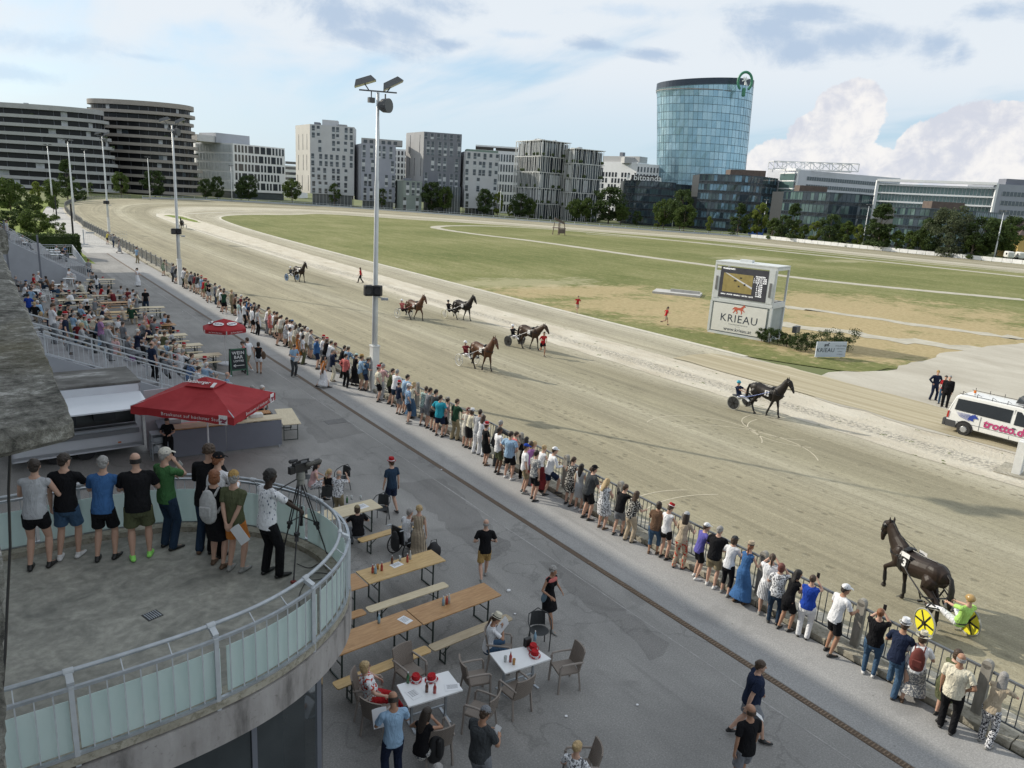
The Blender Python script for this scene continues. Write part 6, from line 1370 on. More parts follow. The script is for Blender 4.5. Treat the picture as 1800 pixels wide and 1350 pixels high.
def person(loc,face,pose='stand',build='m',top=('tee','white'),bot=('shorts','black'),hair=('short','brown'),hat=None,skin='light',shoes='black',h=1.76,lod=1,label='',group=None,extra=None,mirror=False,glasses=False):
 """face: heading in degrees, 0 = +Y (down the track), 90 = +X (towards the track)"""
 body,S=part('body',pose,build,lod);o=bpy.data.objects.new('person',body);COL.objects.link(o);setm(o,skinm(skin))
 s=h/1.765;o.location=loc;o.rotation_euler=(0,0,-R(face));o.scale=(-s if mirror else s,s,s)
 tag(o,label,'person',group)
 if top:piece(part(top[0],pose,build,lod)[0],cloth(top[1],top[2] if len(top)>2 else None),o)
 if bot and 'dress' not in (top[0] if top else ''):piece(part(bot[0],pose,build,lod)[0],cloth(bot[1],bot[2] if len(bot)>2 else None),o)
 if SHOES.get(shoes):
  for k in 'lr':piece(part('shoes_'+k,pose,build,max(lod,0))[0],SHOES[shoes],o,'shoe')
 HM=Matrix.Translation(S['head']) @ S['HM'].to_4x4()
 vx=.006 if lod == 0 else .011
 if hair:piece(hp(f'hair_{hair[0]}_{lod>0}',HP[hair[0]],vx),hairm(hair[1]),o,'hair',HM)
 if hat:
  kind,col=hat;fn={'hat':hat_trilby,'sunhat':hat_sun,'cap':hat_cap,'helmet':hat_helmet}[kind]
  q=piece(hp(f'{kind}_{lod>0}',fn,vx),cloth(col) if kind != 'helmet' else mat('helmet_'+col,tuple(min(.9,x*1.0) for x in CC[col]),.25,.05,3),o,'hat' if kind != 'helmet' else 'helmet',HM)
  if kind in ('hat','sunhat'):piece(hp('band',band_,vx),cloth('white' if col == 'red' else 'darkgrey'),q,'hat_band')
 if glasses:piece(hp('glasses',glasses_,.004,1),LEATHER,o,'glasses',HM)
 elif lod == 0:
  for s_ in (-1,1):piece(hp('eye',eye_,.003,0),LEATHER,o,'eye',HM @ Matrix.Translation((s_*.033,.0875,.006)))
 return o,S,Matrix.Translation(loc) @ Matrix.Rotation(-R(face),4,'Z') @ Matrix.Diagonal((-s if mirror else s,s,s,1))
PAPER=mat('paper',(.72,.73,.75),.8,.04,4)
# ---------------------------------------------------------------- furniture
def wood(name,a,b):
 g=NT(name,.55,.4);n1=g.noise(g.map(g.obj,(1.2,14,1)),2.2,5,.6,.8);n2=g.noise(g.obj,3,4,.6);c=g.ramp(n1,[(.3,a),(.7,b)]);c=g.mix(g.ramp(n2,[(.55,0.0),(.75,.4)]),c,tuple(x*.6 for x in a));g.bump(n1,.15,.005);return g.color(c)
WD=[wood('pine_yellow',(.42,.27,.11),(.62,.44,.21)),wood('pine_orange',(.33,.175,.075),(.50,.30,.14)),wood('pine_worn',(.33,.26,.17),(.46,.38,.26)),wood('pine_pale',(.52,.43,.28),(.66,.57,.40))]
LEG=mat('leg_green_black',(.02,.035,.028),.5,.2,6)
def beer_table(m,w=.70,L_=2.2,h=.76):
 r=empty('beer_table');mb=MB();mb.box((0,0,h-.015),(L_,w,.03));mb.build('tabletop',m,r,bevel=.004)
 for s in (-1,1):
  mb=MB();x=s*(L_/2-.32)
  for y in (-w*.38,w*.38):mb.bar((x,y,0),(x,y,h-.03),.03)
  mb.bar((x,-w*.38,.02),(x,w*.38,.02),.025);mb.bar((x,-w*.38,.42),(x,w*.38,.42),.02);mb.bar((x,0,.42),(x-s*.38,0,h-.04),.018);mb.build('leg',LEG,r)
 return r
def bench(m,L_=2.2):
 r=empty('bench');mb=MB();mb.prism([(math.cos(a)*.06+sx*(L_/2-.06),math.sin(a)*.06+sy*.075) for sx,sy,a0 in ((1,-1,-90),(1,1,0),(-1,1,90),(-1,-1,180)) for a in [R(a0+k*30) for k in range(4)]],.445,.47);mb.build('seat',m,r)
 for s in (-1,1):
  mb=MB();x=s*(L_/2-.32)
  for y in (-.10,.10):mb.bar((x,y,0),(x,y,.445),.026)
  mb.bar((x,-.10,.02),(x,.10,.02),.022);mb.bar((x,-.1,.2),(x,.1,.2),.018);mb.bar((x,0,.2),(x-s*.3,0,.43),.016);mb.build('leg',LEG,r)
 return r
PR={}
def proto(kind,i):
 k=(kind,i)
 if k not in PR:PR[k]=[(beer_table(WD[i]) if kind == 'table' else bench(WD[i])),False]
 p=PR[k]
 if not p[1]:p[1]=True;return p[0]
 return dup(p[0])
def place(kind,i,x,y,rz,label,group=None):
 o=proto(kind,i);o.location=(x,y,0);o.rotation_euler=(0,0,rz);tag(o,label,kind,group);return o
G1='beer tables near the terrace'
place('table',0,8.02,15.12,R(3),'varnished yellow beer table with bottles, just right of the terrace rail',G1)
place('table',1,5.78,14.95,R(3),'orange beer table end showing behind the terrace rail',G1)
place('table',1,8.30,12.98,R(4),'reddish beer table with three small bottles, its right end towards the track',G1)
place('table',1,6.08,12.84,R(4),'worn beer table with a single bottle and a written sheet, beside the terrace',G1)
place('bench',3,7.72,14.17,R(3),'yellow bench between the two rows of near beer tables','benches near the terrace')
place('bench',2,8.25,12.15,R(4),'long pale worn bench in front of the reddish table','benches near the terrace')
place('bench',0,6.02,12.02,R(4),'yellow bench running behind the terrace edge, before the worn table','benches near the terrace')
place('bench',1,5.45,14.05,R(3),'orange bench end peeping out beside the terrace rail','benches near the terrace')
place('table',3,8.05,18.85,R(4),'pale wooden table with glasses where the black-clad woman sits',G1)
place('bench',0,9.0,17.55,R(6),'short yellow bench piece beside the black-clad woman','benches near the terrace')
t=place('table',3,9.7,28.4,R(80),'bare pale beer table at the right end of the bar counter')
FT=[(177,491,3,'beer table with one red hat, farthest of the bench tables'),(128,515,2,'far left beer table by the white plastic chairs'),(133,527,3,'beer table where the man in white with a red hat sits'),(190,519,2,'beer table of the red-shirted woman and the man in black'),(206,531,1,'brownish beer table right of the middle of the far benches'),(259,540,3,'beer table nearest the drain in the far group, right end'),(208,548,0,'long yellow beer table in the middle of the far group'),(120,548,2,'beer table at the left of the middle row'),(275,571,1,'beer table with red hats near the small parasol'),(293,589,3,'pale beer table of the sunbathing woman in a red hat'),(318,607,3,'empty pale beer table left of the small parasol foot'),(350,624,3,'pale beer table directly behind the crowded steps, right end'),(165,566,2,'beer table hidden among the seated crowd behind the steps')]
for i,(px,py,k,lb) in enumerate(FT):
 p=at(px,py,.76);place('table',k,p.x,p.y,R(random.uniform(-3,3)),lb,'bench tables on the far paving')
 for s in (-1,1):place('bench',k,p.x+random.uniform(-.15,.15),p.y+s*.62,R(random.uniform(-4,4)),('near' if s<0 else 'far')+' side bench of the '+' '.join(lb.split()[:11]).rstrip(','),'benches on the far paving')
RAT=NT('rattan',.7,.3);wv=RAT.n.new('ShaderNodeTexChecker');wv.inputs['Scale'].default_value=60;RAT.l.new(RAT.obj,wv.inputs['Vector']);wv.inputs[1].default_value=(.26,.22,.19,1);wv.inputs[2].default_value=(.17,.145,.125,1);RAT.bump(wv.outputs['Fac'],.4,.004);RAT.color(wv.outputs['Color'])
RATF=mat('rattan_frame',(.27,.235,.21),.55,.08,5)
def rattan_chair():
 r=empty('rattan_chair');MB().box((0,0,.43),(.46,.46,.05)).build('seat',RAT.m,r,bevel=.015)
 mb=MB();mb.loft([[(x,-.23-.05*(1-(x/.24)**2)-z*.22,.44+z),(x,-.20-.05*(1-(x/.24)**2)-z*.22,.44+z)] [::1]+[(x,-.20-.05*(1-(x/.24)**2)-z2*.22,.44+z2) for z2 in (.46,)]+[(x,-.23-.05*(1-(x/.24)**2)-.46*.22,.90)] for x in (-.24,-.16,-.08,0,.08,.16,.24) for z in (0,)]);mb.build('backrest',RAT.m,r)
 for sx in (-1,1):
  for y0,y1,tp in ((.21,.23,.63),(-.21,-.27,.44)):MB().bar((sx*.23,y0,tp),(sx*.25,y1,0),.035).build('leg',RATF,r)
  MB().tube([(sx*.24,.22,.60),(sx*.25,.18,.66),(sx*.25,0,.67),(sx*.24,-.29,.66)],.022,n=8).build('armrest',RATF,r)
 return r
MESHC=mat('mesh_black',(.03,.033,.035),.6,.2,30);
def metal_chair():
 r=empty('metal_chair');mb=MB();mb.lathe([(.0,.44),(.21,.44),(.22,.45),(.0,.455)],n=18);mb.build('seat',MESHC,r)
 mb=MB();pts=[(-.22,.16,0),(-.25,.10,.60),(-.27,-.02,.68),(-.22,-.20,.76),(0,-.27,.86),(.22,-.20,.76),(.27,-.02,.68),(.25,.10,.60),(.22,.16,0)];mb.tube(pts,.013,n=7);mb.build('frame',MESHC,r)
 mb=MB();mb.loft([[(x,-.20-.05*(1-(x/.2)**2),.46),(x,-.185-.05*(1-(x/.2)**2),.46),(x*.9,-.20-.05*(1-(x/.2)**2),.80),(x*.9,-.215-.05*(1-(x/.2)**2),.80)] for x in (-.18,-.1,0,.1,.18)]);mb.build('backrest',MESHC,r)
 for sx in (-1,1):MB().bar((sx*.17,-.15,.44),(sx*.2,-.22,0),.022).build('leg',MESHC,r)
 return r
PLW=mat('plastic_white',(.70,.71,.72),.4,.04,2)
def plastic_chair():
 r=empty('plastic_chair');MB().box((0,0,.43),(.44,.44,.04)).build('seat',PLW,r,bevel=.015)
 mb=MB();[mb.bar((x,-.21,.44),(x*1.05,-.30,.84),.045,.02) for x in (-.16,-.08,0,.08,.16)];mb.tube([(-.23,-.21,.44),(-.23,-.29,.80),(0,-.32,.88),(.23,-.29,.80),(.23,-.21,.44)],.022,n=6);mb.build('backrest',PLW,r)
 for sx in (-1,1):
  for sy in (-1,1):MB().bar((sx*.2,sy*.19,.42),(sx*.25,sy*.25,0),.045).build('leg',PLW,r)
  MB().tube([(sx*.22,.2,.43),(sx*.25,.2,.62),(sx*.25,-.25,.64)],.02,n=6).build('armrest',PLW,r)
 return r
CH={}
def chair(kind,p,face,label,group):
 if kind not in CH:CH[kind]={'rattan':rattan_chair,'metal':metal_chair,'plastic':plastic_chair}[kind]();o=CH[kind]
 else:o=dup(CH[kind])
 o.location=(p[0],p[1],p[2] if len(p)>2 and p[2]>1 else 0);o.rotation_euler=(0,0,-R(face));tag(o,label,'chair',group);return o
GR='rattan armchairs at the white tables'
def sp(px,py,z=.45):v=at(px,py,z);return (v.x,v.y,0)
chair('rattan',sp(722,1180),170,'empty rattan armchair behind the white table with two red hats',GR)
chair('rattan',sp(838,1190),105,'empty rattan armchair left of the right-hand white table, facing right',GR)
chair('rattan',sp(993,1172),285,'rattan armchair right of the right-hand white table',GR)
chair('rattan',sp(905,1212),355,'rattan armchair with its back to the viewer before the right white table',GR)
chair('rattan',sp(843,1248),330,'rattan armchair beside the man in the grey cap',GR)
chair('rattan',sp(650,1218),120,'rattan armchair of the woman in red trousers',GR)
chair('rattan',sp(668,1250),60,'rattan armchair half hidden behind the man in the light blue shirt',GR)
chair('rattan',sp(765,1296),10,'rattan armchair with a black backpack hung on its back',GR)
chair('rattan',sp(1018,1350),300,'rattan armchair at the bottom edge under the blonde woman',GR)
chair('rattan',sp(880,1140),130,'armchair of the reader in the straw hat',GR)
chair('metal',sp(948,1108),205,'round black metal chair beside the right-hand white table','black metal chairs')
chair('metal',sp(670,893),225,'round black metal chair by the table of the black-clad woman','black metal chairs')
chair('metal',sp(538,838),170,'black metal chair behind the video camera','black metal chairs')
chair('metal',sp(601,840),250,'black metal chair right of the couple with the tablet','black metal chairs')
chair('metal',sp(575,868),20,'black metal chair of the blonde woman seen beyond the rail','black metal chairs')
WT=mat('table_white',(.74,.75,.76),.35,.03,2)
def white_table(corners,label):
 P=[at(x,y,.74) for x,y in corners];c_=sum(P,Vector())/4;r=empty('white_table',(c_.x,c_.y,0),0,label=label,cat='table',group='white tables');Q=[(p.x-c_.x,p.y-c_.y) for p in P]
 a=sum((Q[i][0]*Q[(i+1) % 4][1]-Q[(i+1) % 4][0]*Q[i][1]) for i in range(4));Q=Q if a>0 else Q[::-1]
 MB().prism(Q,.71,.745).build('tabletop',WT,r,bevel=.006)
 e1=(Vector((*Q[1],0))-Vector((*Q[0],0)));e2=(Vector((*Q[2],0))-Vector((*Q[1],0)))
 if e1.length<e2.length:e1,e2=e2,e1
 e1,e2=e1*.32,e2*.36
 for s in (-1,1):mb=MB();mb.bar(e1*s,e1*s+Vector((0,0,.71)),.045);mb.bar(e1*s-e2,e1*s+e2,.05,.035);mb.bar(e1*s*1-e2*.9+Vector((0,0,.70)),e1*s+e2*.9+Vector((0,0,.70)),.03);mb.build('leg',RAIL,r)
 mb=MB();mb.bar(-e1+Vector((0,0,.25)),e1+Vector((0,0,.25)),.03);mb.build('crossbar',RAIL,r);return r
white_table([(697,1204),(788,1179),(814,1213),(718,1243)],'white table with two red hats and a dark thermos, nearest the terrace')
white_table([(860,1148),(935,1134),(969,1158),(888,1184)],'white table with stacked red hats, nearer the track')
REDH=None
def tabletop_thing(name,mb,m,p,z,label,cat,group=None,rz=0,band=None):
 o=mb.build(name,m,None,loc=(p[0],p[1],z),rz=rz,smooth=name in ('hat',));tag(o,label,cat,group);return o
def hat_on(px,py,z,label,tilt=0):
 p=at(px,py,z);o=bpy.data.objects.new('red_hat',hp('hat_True',hat_trilby,.006));COL.objects.link(o);setm(o,cloth('red'));o.location=(p.x,p.y,z-.045);o.rotation_euler=(tilt,0,random.uniform(0,6));tag(o,label,'hat','red fabric hats lying on tables');piece(hp('band',band_,.006),cloth('white'),o,'hat_band');return o
hat_on(731,1196,.745,'left red hat on the white table nearest the terrace');hat_on(759,1195,.745,'right red hat on the white table nearest the terrace')
hat_on(937,1141,.745,'rear red hat on the right-hand white table');hat_on(940,1153,.745,'front red hat on the right-hand white table')
for px,py,lb in ((181,489,'red hat on the farthest beer table'),(245,573,'red hat at the left end of the table near the small parasol'),(284,570,'red hat at the right of the table near the small parasol'),(313,584,'red hat beside the woman sitting on the pale table'),(142,523,'red hat on the table of the man in white')):hat_on(px,py,.76,lb)
BG={n:mat('bottle_'+n,c,.08,.1,3,spec=.8) for n,c in dict(red=(.40,.06,.05),blue=(.25,.42,.55),clear=(.45,.48,.48),green=(.02,.12,.04),brown=(.12,.04,.02),amber=(.45,.22,.05)).items()}
CAPM=mat('bottle_cap',(.6,.6,.6),.5)
def bottle(px,py,z,c,label,h=.22,r_=.033,glassy=False):
 p=at(px,py,z);mb=MB()
 if glassy:mb.lathe([(r_*.8,0),(r_,h),(r_*.92,h),(r_*.75,.01)],n=12)
 else:mb.lathe([(r_,0),(r_,h*.6),(r_*.42,h*.8),(r_*.4,h)],n=12)
 o=mb.build('glass' if glassy else 'bottle',BG[c],None,loc=(p.x,p.y,z),smooth=True);tag(o,label,'glass' if glassy else 'bottle','drinks on the tables')
 if not glassy:MB().lathe([(r_*.45,h),(r_*.45,h+.018)],n=10).build('cap',CAPM,o)
for a in [(655,1007,'red','dark red bottle left of the blue one on the varnished table'),(660,1008,'blue','clear blue bottle on the left of the varnished table'),(671,1003,'red','single red bottle standing apart on the varnished table'),(689,991,'brown','brown bottle by the paper sheet on the varnished table'),(716,988,'red','red bottle in the middle of the varnished table'),(721,983,'clear','clear bottle behind the red one on the varnished table'),
          (779,1064,'blue','blue-clear bottle, left of the trio on the reddish table'),(785,1062,'red','red bottle, centre of the trio on the reddish table'),(789,1060,'clear','clear bottle, right of the trio on the reddish table'),(666,1095,'blue','single water bottle on the worn table')]:bottle(a[0],a[1],.76,a[2],a[3])
for a in [(717,1200,.745,'green','green bottle by the left red hat'),(764,1218,.745,'red','small red bottle on the near white table'),(750,1216,.745,'brown','dark thermos bottle on the near white table'),(897,1163,.745,'red','red bottle on the right-hand white table'),(940,1126,.745,'blue','water bottle behind the stacked red hats')]:bottle(*a)
for a in [(888,1163,.745,'clear','empty glass left of the red bottle on the right white table'),(903,1168,.745,'amber','glass of amber drink on the right white table'),(664,1000,.76,'amber','amber glass between bottles on the varnished table'),(703,985,.76,'clear','clear glass near the middle of the varnished table'),(618,878,.76,'clear','beer glass on the pale table, left'),(634,878,.76,'clear','beer glass on the pale table, right')]:bottle(*a[:5],h=.13,r_=.035,glassy=True)
bottle(610,884,.76,'green','green wine bottle on the pale table')
def paper(px,py,z,w_,h_,rz,label,name='paper'):
 p=at(px,py,z);mb=MB();mb.box((0,0,.002),(w_,h_,.004));o=mb.build(name,PAPER,None,loc=(p.x,p.y,z+.001),rz=rz);tag(o,label,'paper','paper sheets on tables')
 mb=MB();[mb.box((0,h_*(.3-.12*i),.005),(w_*.7,h_*.03,.001)) for i in range(5)];mb.build('printed_lines',INK,o)
paper(697,993,.76,.3,.21,.2,'printed sheet on the varnished beer table');paper(712,1090,.76,.21,.3,.3,'written sheet lying at the joint of the worn table');paper(795,1208,.745,.3,.21,-.4,'open programme with a pen on the near white table');paper(727,1220,.745,.21,.3,.1,'white sheet at the left of the near white table');paper(637,890,.76,.3,.3,.2,'sheet on the pale table by the black-clad woman')
p=at(932,1130,.745);mb=MB();mb.box((0,0,.09),(.16,.10,.20));o=mb.build('black_bag',LEATHER,None,loc=(p.x-.12,p.y-.05,.745),bevel=.02);tag(o,'small black bag beside the stacked red hats','bag')
for i,(px,py,f) in enumerate([(66,512,60),(83,517,20),(92,512,330),(74,520,90),(128,490,180),(161,512,0),(112,508,200),(144,508,20),(55,505,100)]):
 chair('plastic',sp(px,py),f,['white plastic chair, leftmost of the cluster by the stair wall','white plastic chair in the middle of the wall cluster','white plastic chair, right of the wall cluster','white plastic chair, nearest the viewer in the wall cluster','white plastic chair under the man leaning by the stair foot','white plastic chair of the person in black at the benches','white plastic chair of the bare-shouldered woman','white plastic chair of the man in the pale shirt','white plastic chair of the woman in red by the wall'][i],'white plastic chairs')
for i,(px,py) in enumerate([(60,490+20),(120,489),(105,500)]):
 p=at(px,py,.72);r=empty('plastic_table',(p.x,p.y,0),0,label=['white plastic table by the stair wall, left','white plastic table at the foot of the far stairs','white plastic table of the bare-shouldered woman'][i],cat='table');MB().lathe([(.0,.69),(.42,.69),(.44,.71),(.0,.72)],n=20).build('tabletop',PLW,r);[MB().bar((.25*sx,.25*sy,.69),(.32*sx,.32*sy,0),.04).build('leg',PLW,r) for sx in (-1,1) for sy in (-1,1)]
for i,(x_,y_,z_) in enumerate([(1.2,84.5,3.42),(3.6,83.8,2.22),(3.8,86.4,2.22),(6.4,83.6,1.12),(6.6,86.2,1.12),(6.5,88.3,1.12),(1.0,87.5,3.42),(3.5,89,2.22)]):
 r=empty('white_table',(x_,y_,z_),0,label=f'white table on the far tiers, {["upper front", "middle front", "middle second", "lowest front", "lowest second", "lowest rear", "upper rear", "middle rear"][i]} one',cat='table',group='white tables on the far tiers');MB().box((0,0,.73),(1.2,.8,.04)).build('tabletop',PLW,r);[MB().bar((sx*.5,0,0),(sx*.5,0,.72),.06).build('leg',RAIL,r) for sx in (-1,1)]

# ---------------------------------------------------------------- food trailer, bar, parasols, board
TRW=mat('trailer_white',(.60,.62,.66),.45,.05,1.2);TRG=mat('trailer_dark',(.05,.055,.06),.5,.2,2)
tr0=empty('food_trailer',(.35,28.3,0),R(2.5),label='white food trailer with raised serving flap, behind the men on the terrace',cat='trailer');TW,TD,THt=4.05,2.3,2.75
mb=MB();mb.box((TW/2,.03,.78),(TW,.06,.95));mb.box((TW/2,TD,1.5),(TW,.06,2.4));mb.box((TW-.12,.03,1.75),(.24,.06,1.0));mb.box((.12,.03,1.75),(.24,.06,1.0));mb.box((TW/2,.03,2.45),(TW,.06,.42));mb.box((.03,TD/2,1.5),(.06,TD,2.4));mb.box((TW-.03,TD/2,1.5),(.06,TD,2.4));mb.box((TW/2,TD/2,.42),(TW,TD,.12));mb.build('body',TRW,tr0)
g=NT('trailer_roof',.7,.3);n1=g.noise(g.map(g.obj,(.6,1.4,1)),1.2,7,.7);g.color(g.ramp(n1,[(.38,(.075,.072,.065)),(.55,(.16,.155,.145)),(.68,(.42,.42,.41))]))
mb=MB();mb.box((TW/2,TD/2+.02,THt-.03),(TW+.04,TD+.06,.08));mb.build('roof',g.m,tr0);MB().box((.9,1.1,THt+.08),(.8,.5,.12)).build('roof_hatch',RAIL,tr0,bevel=.03)
mb=MB();mb.box((TW/2,-.75,2.26),(TW-.05,1.55,.05),0,Matrix.Rotation(R(7),3,'X'));mb.build('serving_flap',mat('flap_white',(.66,.69,.74),.25,.04,1),tr0);mb=MB();mb.bar((.3,0,1.9),(.3,-1.1,2.15),.03);mb.bar((TW-.3,0,1.9),(TW-.3,-1.1,2.15),.03);mb.build('flap_strut',RAIL,tr0)
mb=MB();mb.box((TW/2,-.1,1.22),(TW-.5,.42,.05));mb.box((TW/2,-.08,.95),(TW-.3,.06,.16));mb.build('counter',mat('counter_steel',(.28,.29,.31),.3,.1,1,metal=.6),tr0)
mb=MB();mb.box((TW/2,1.0,1.4),(TW-.2,.1,1.6));mb.build('back_cupboards',mat('cupboard_grey',(.22,.23,.23),.6,.1,1),tr0);mb=MB();mb.box((1.2,.6,1.45),(1.6,.5,.4));mb.box((2.9,.6,1.55),(.7,.4,.45));mb.build('kitchen_gear',TRG,tr0);MB().box((TW-.8,-.01,.55),(.1,.03,.05)).build('reflector',mat('reflector_orange',(.6,.15,.03),.4),tr0)
for x_ in (1.3,2.2):MB().cyl((x_,.15,.30),(x_,.35,.30),.30).build('wheel',SPK,tr0)
mb=MB();mb.box((4.95,28.75,1.15),(.85,.06,2.3),.1);o=mb.build('screen_wall',mat('panel_pinkish',(.46,.43,.46),.6,.05,1));tag(o,'pale upright partition closing the gap between trailer and bar','partition')
mb=MB();x_,y_=4.75,27.7
for dx in (-.25,.25):
 for dy in (-.2,.2):mb.bar((x_+dx,y_+dy,0),(x_+dx,y_+dy,1.0),.025)
for z_ in (.3,.65,.98):mb.box((x_,y_,z_),(.54,.44,.03))
mb.box((x_,y_,.75),(.4,.3,.16));mb.box((x_,y_,.42),(.4,.3,.2));o=mb.build('trolley',RAIL);tag(o,'cluttered metal shelf trolley between trailer and bar counter','trolley');MB().lathe([(.10,.02),(.13,.24),(.11,.24)],n=12).build('bucket',PLW,o).location=(x_,y_-.05,.32)
bar=empty('bar_counter',(0,0,0),label='long grey bar counter with wooden top under the big red parasol',cat='counter')
c0,c1=Vector((4.95,27.35,0)),Vector((9.0,27.05,0));dx=(c1-c0).normalized();nn=Vector((-dx.y,dx.x,0));BARG=mat('bar_grey',(.17,.18,.215),.6,.06,1.5);cm=c0.lerp(c1,.5)
mb=MB();mb.bar(c0+Vector((0,0,.58)),cm-dx*.01+Vector((0,0,.58)),.05,1.0);mb.build('front_panel',BARG,bar);mb=MB();mb.bar(cm+dx*.01+Vector((0,0,.58)),c1+Vector((0,0,.58)),.05,1.0);mb.build('front_panel',BARG,bar)
mb=MB();mb.bar(c0+nn*.28+Vector((0,0,1.12)),cm+nn*.28+Vector((0,0,1.12)),.62,.04);mb.build('wooden_top',WD[1],bar);mb=MB();mb.bar(cm+nn*.28+Vector((0,0,1.13)),c1+nn*.28+Vector((0,0,1.13)),.62,.04);mb.build('wooden_top',WD[3],bar);mb=MB();mb.bar(c0+Vector((0,0,.58)),c0+nn*1.6+Vector((0,0,.58)),.05,1.0);mb.bar(c0+nn*.3+Vector((0,0,1.12)),c0+nn*1.7+Vector((0,0,1.12)),.4,.04);mb.build('side_return',BARG,bar);mb=MB();mb.bar(c1-dx*.1,c1-dx*.1+Vector((0,0,.1)),.06);mb.build('foot',RAIL,bar)
def stuff_on_bar():
 r=random.Random(8)
 L_=[('red_crate',(6.0,28.55,0),(.6,.4,.9),'container_red',(.40,.03,.03),'red drinks crate stack behind the bar'),('white_cooler',(5.45,28.35,0),(.4,.4,1.25),'cooler_white',(.55,.55,.55),'white drinks cooler behind the barmaid'),('cash_box',(7.6,27.6,1.14),(.45,.3,.25),'box_dark',(.03,.03,.035),'dark till box on the bar top'),('card_box',(8.2,27.6,1.14),(.5,.3,.15),'box_white',(.6,.6,.58),'white box on the right half of the bar'),('drinks_tray',(6.6,28.3,0),(1.0,.5,.85),'crate_black',(.03,.03,.03),'dark shelf unit behind the bar')]
 for n_,p_,d_,m_n,c_,lb in L_:mb=MB();mb.box((0,0,d_[2]/2),d_);o=mb.build(n_,mat(m_n,c_,.5,.15,4),None,loc=p_,rz=-.07,bevel=.02);tag(o,lb,n_.split('_')[-1])
 p=Vector((9.0,28.0,0));mb=MB();mb.box((0,0,.9),(1.0,.6,.12));[mb.box((-.4+i*.1,0,.98),(.05,.5,.04)) for i in range(9)];[mb.bar((sx*.4,sy*.22,0),(sx*.4,sy*.22,.85),.04) for sx in (-1,1) for sy in (-1,1)];o=mb.build('grill',SPK,None,loc=p+Vector((-.5,.2,.1)),rz=-.1);tag(o,'black charcoal grill behind the right end of the bar','grill')
 MB().box((0,0,.04),(.85,.4,.04)).build('food',mat('food_brown',(.40,.20,.08),.7,.5,20),o).location=(0,0,.97)
stuff_on_bar()
REDC=NT('parasol_red',.75,.3);n1=REDC.noise(REDC.obj,1.6,4,.5,.6);cR=REDC.ramp(n1,[(.3,(.36,.030,.036)),(.7,(.46,.048,.055))]);REDC.color(cR);REDC.bump(n1,.5,.08);tn=REDC.n.new('ShaderNodeBsdfTranslucent');REDC.l.new(cR,tn.inputs[0]);mxx=REDC.n.new('ShaderNodeMixShader');mxx.inputs[0].default_value=.25;REDC.l.new(REDC.b.outputs[0],mxx.inputs[1]);REDC.l.new(tn.outputs[0],mxx.inputs[2]);REDC.l.new(mxx.outputs[0],REDC.n['Material Output'].inputs[0]);RC=REDC.m
TXW=mat('print_white',(.75,.73,.73),.7);LOGR=mat('print_darkred',(.22,.02,.05),.7)
cf,cr2,cl2=at(411,737,2.35),at(484,692,2.35),at(229,716,2.35);pa=cf;ex=(cr2-cf);ey=(cl2-cf);side=4.0
cen=(cr2+cl2)/2;bp=empty('big_parasol',(cen.x,cen.y,0),0,label='big square red parasol over the bar, with white lettering on its edge',cat='parasol')
cs=[cf-cen,cr2-cen,(cr2+cl2-cf)-cen,cl2-cen];cs=[Vector((v.x,v.y,2.40)) for v in cs];ap=Vector((0,0,3.38));
def panelmb(a,b_,top,sag=.06,n=10):
 mb=MB();rows=[]
 for i in range(n+1):
  t_=i/n;row=[]
  for j in range(n+1):
   s=j/n;e=a.lerp(b_,s);p_=e.lerp(top,t_);k=4*s*(1-s)*math.sin(math.pi*min(1,t_))*(1-t_*.5);p_=p_-Vector((0,0,sag*k));row.append(p_)
  rows.append(row)
 mb.add([p for r_ in rows for p in r_],[(i*(n+1)+j,i*(n+1)+j+1,(i+1)*(n+1)+j+1,(i+1)*(n+1)+j) for i in range(n) for j in range(n)]);return mb
top_=Vector((0,0,3.12))
for i in range(4):panelmb(cs[i],cs[(i+1) % 4],top_,.08).build('canopy_panel',RC,bp,smooth=True)
for i in range(4):
 a,b_=cs[i],cs[(i+1) % 4];mb=MB();rows=[[a.lerp(b_,j/12)*1.0+Vector((0,0,z+(.02*math.sin(j*2.1+i) if z<0 else 0))) for j in range(13)] for z in (0,-.27)]
 mb.add(rows[0]+rows[1],[(j,j+1,13+j+1,13+j) for j in range(12)]);mb.build('valance',RC,bp)
vt=[c_*.30+Vector((0,0,3.42-2.35*.30-.33)) for c_ in cs];vt=[Vector((v.x,v.y,2.95)) for v in vt]
for i in range(4):panelmb(vt[i],vt[(i+1) % 4],Vector((0,0,3.21)),.02,5).build('vent_cap',RC,bp,smooth=True)
mb=MB();mb.cyl((0,0,0),(0,0,3.2),.03);mb.build('pole',PLW,bp);[MB().bar((0,0,3.02),c_*1.0,.03).build('rib',RAIL,bp) for c_ in cs]
def on_edge(a,b_,s,z,off=.012):
 e=(b_-a).normalized();n_=Vector((e.y,-e.x,0));p_=a.lerp(b_,s)
 if n_.dot(p_)<0:n_=-n_;
 xdir=Vector((0,0,1)).cross(n_);return frame(p_+n_*off+Vector((0,0,z)),xdir,(0,0,1)),n_
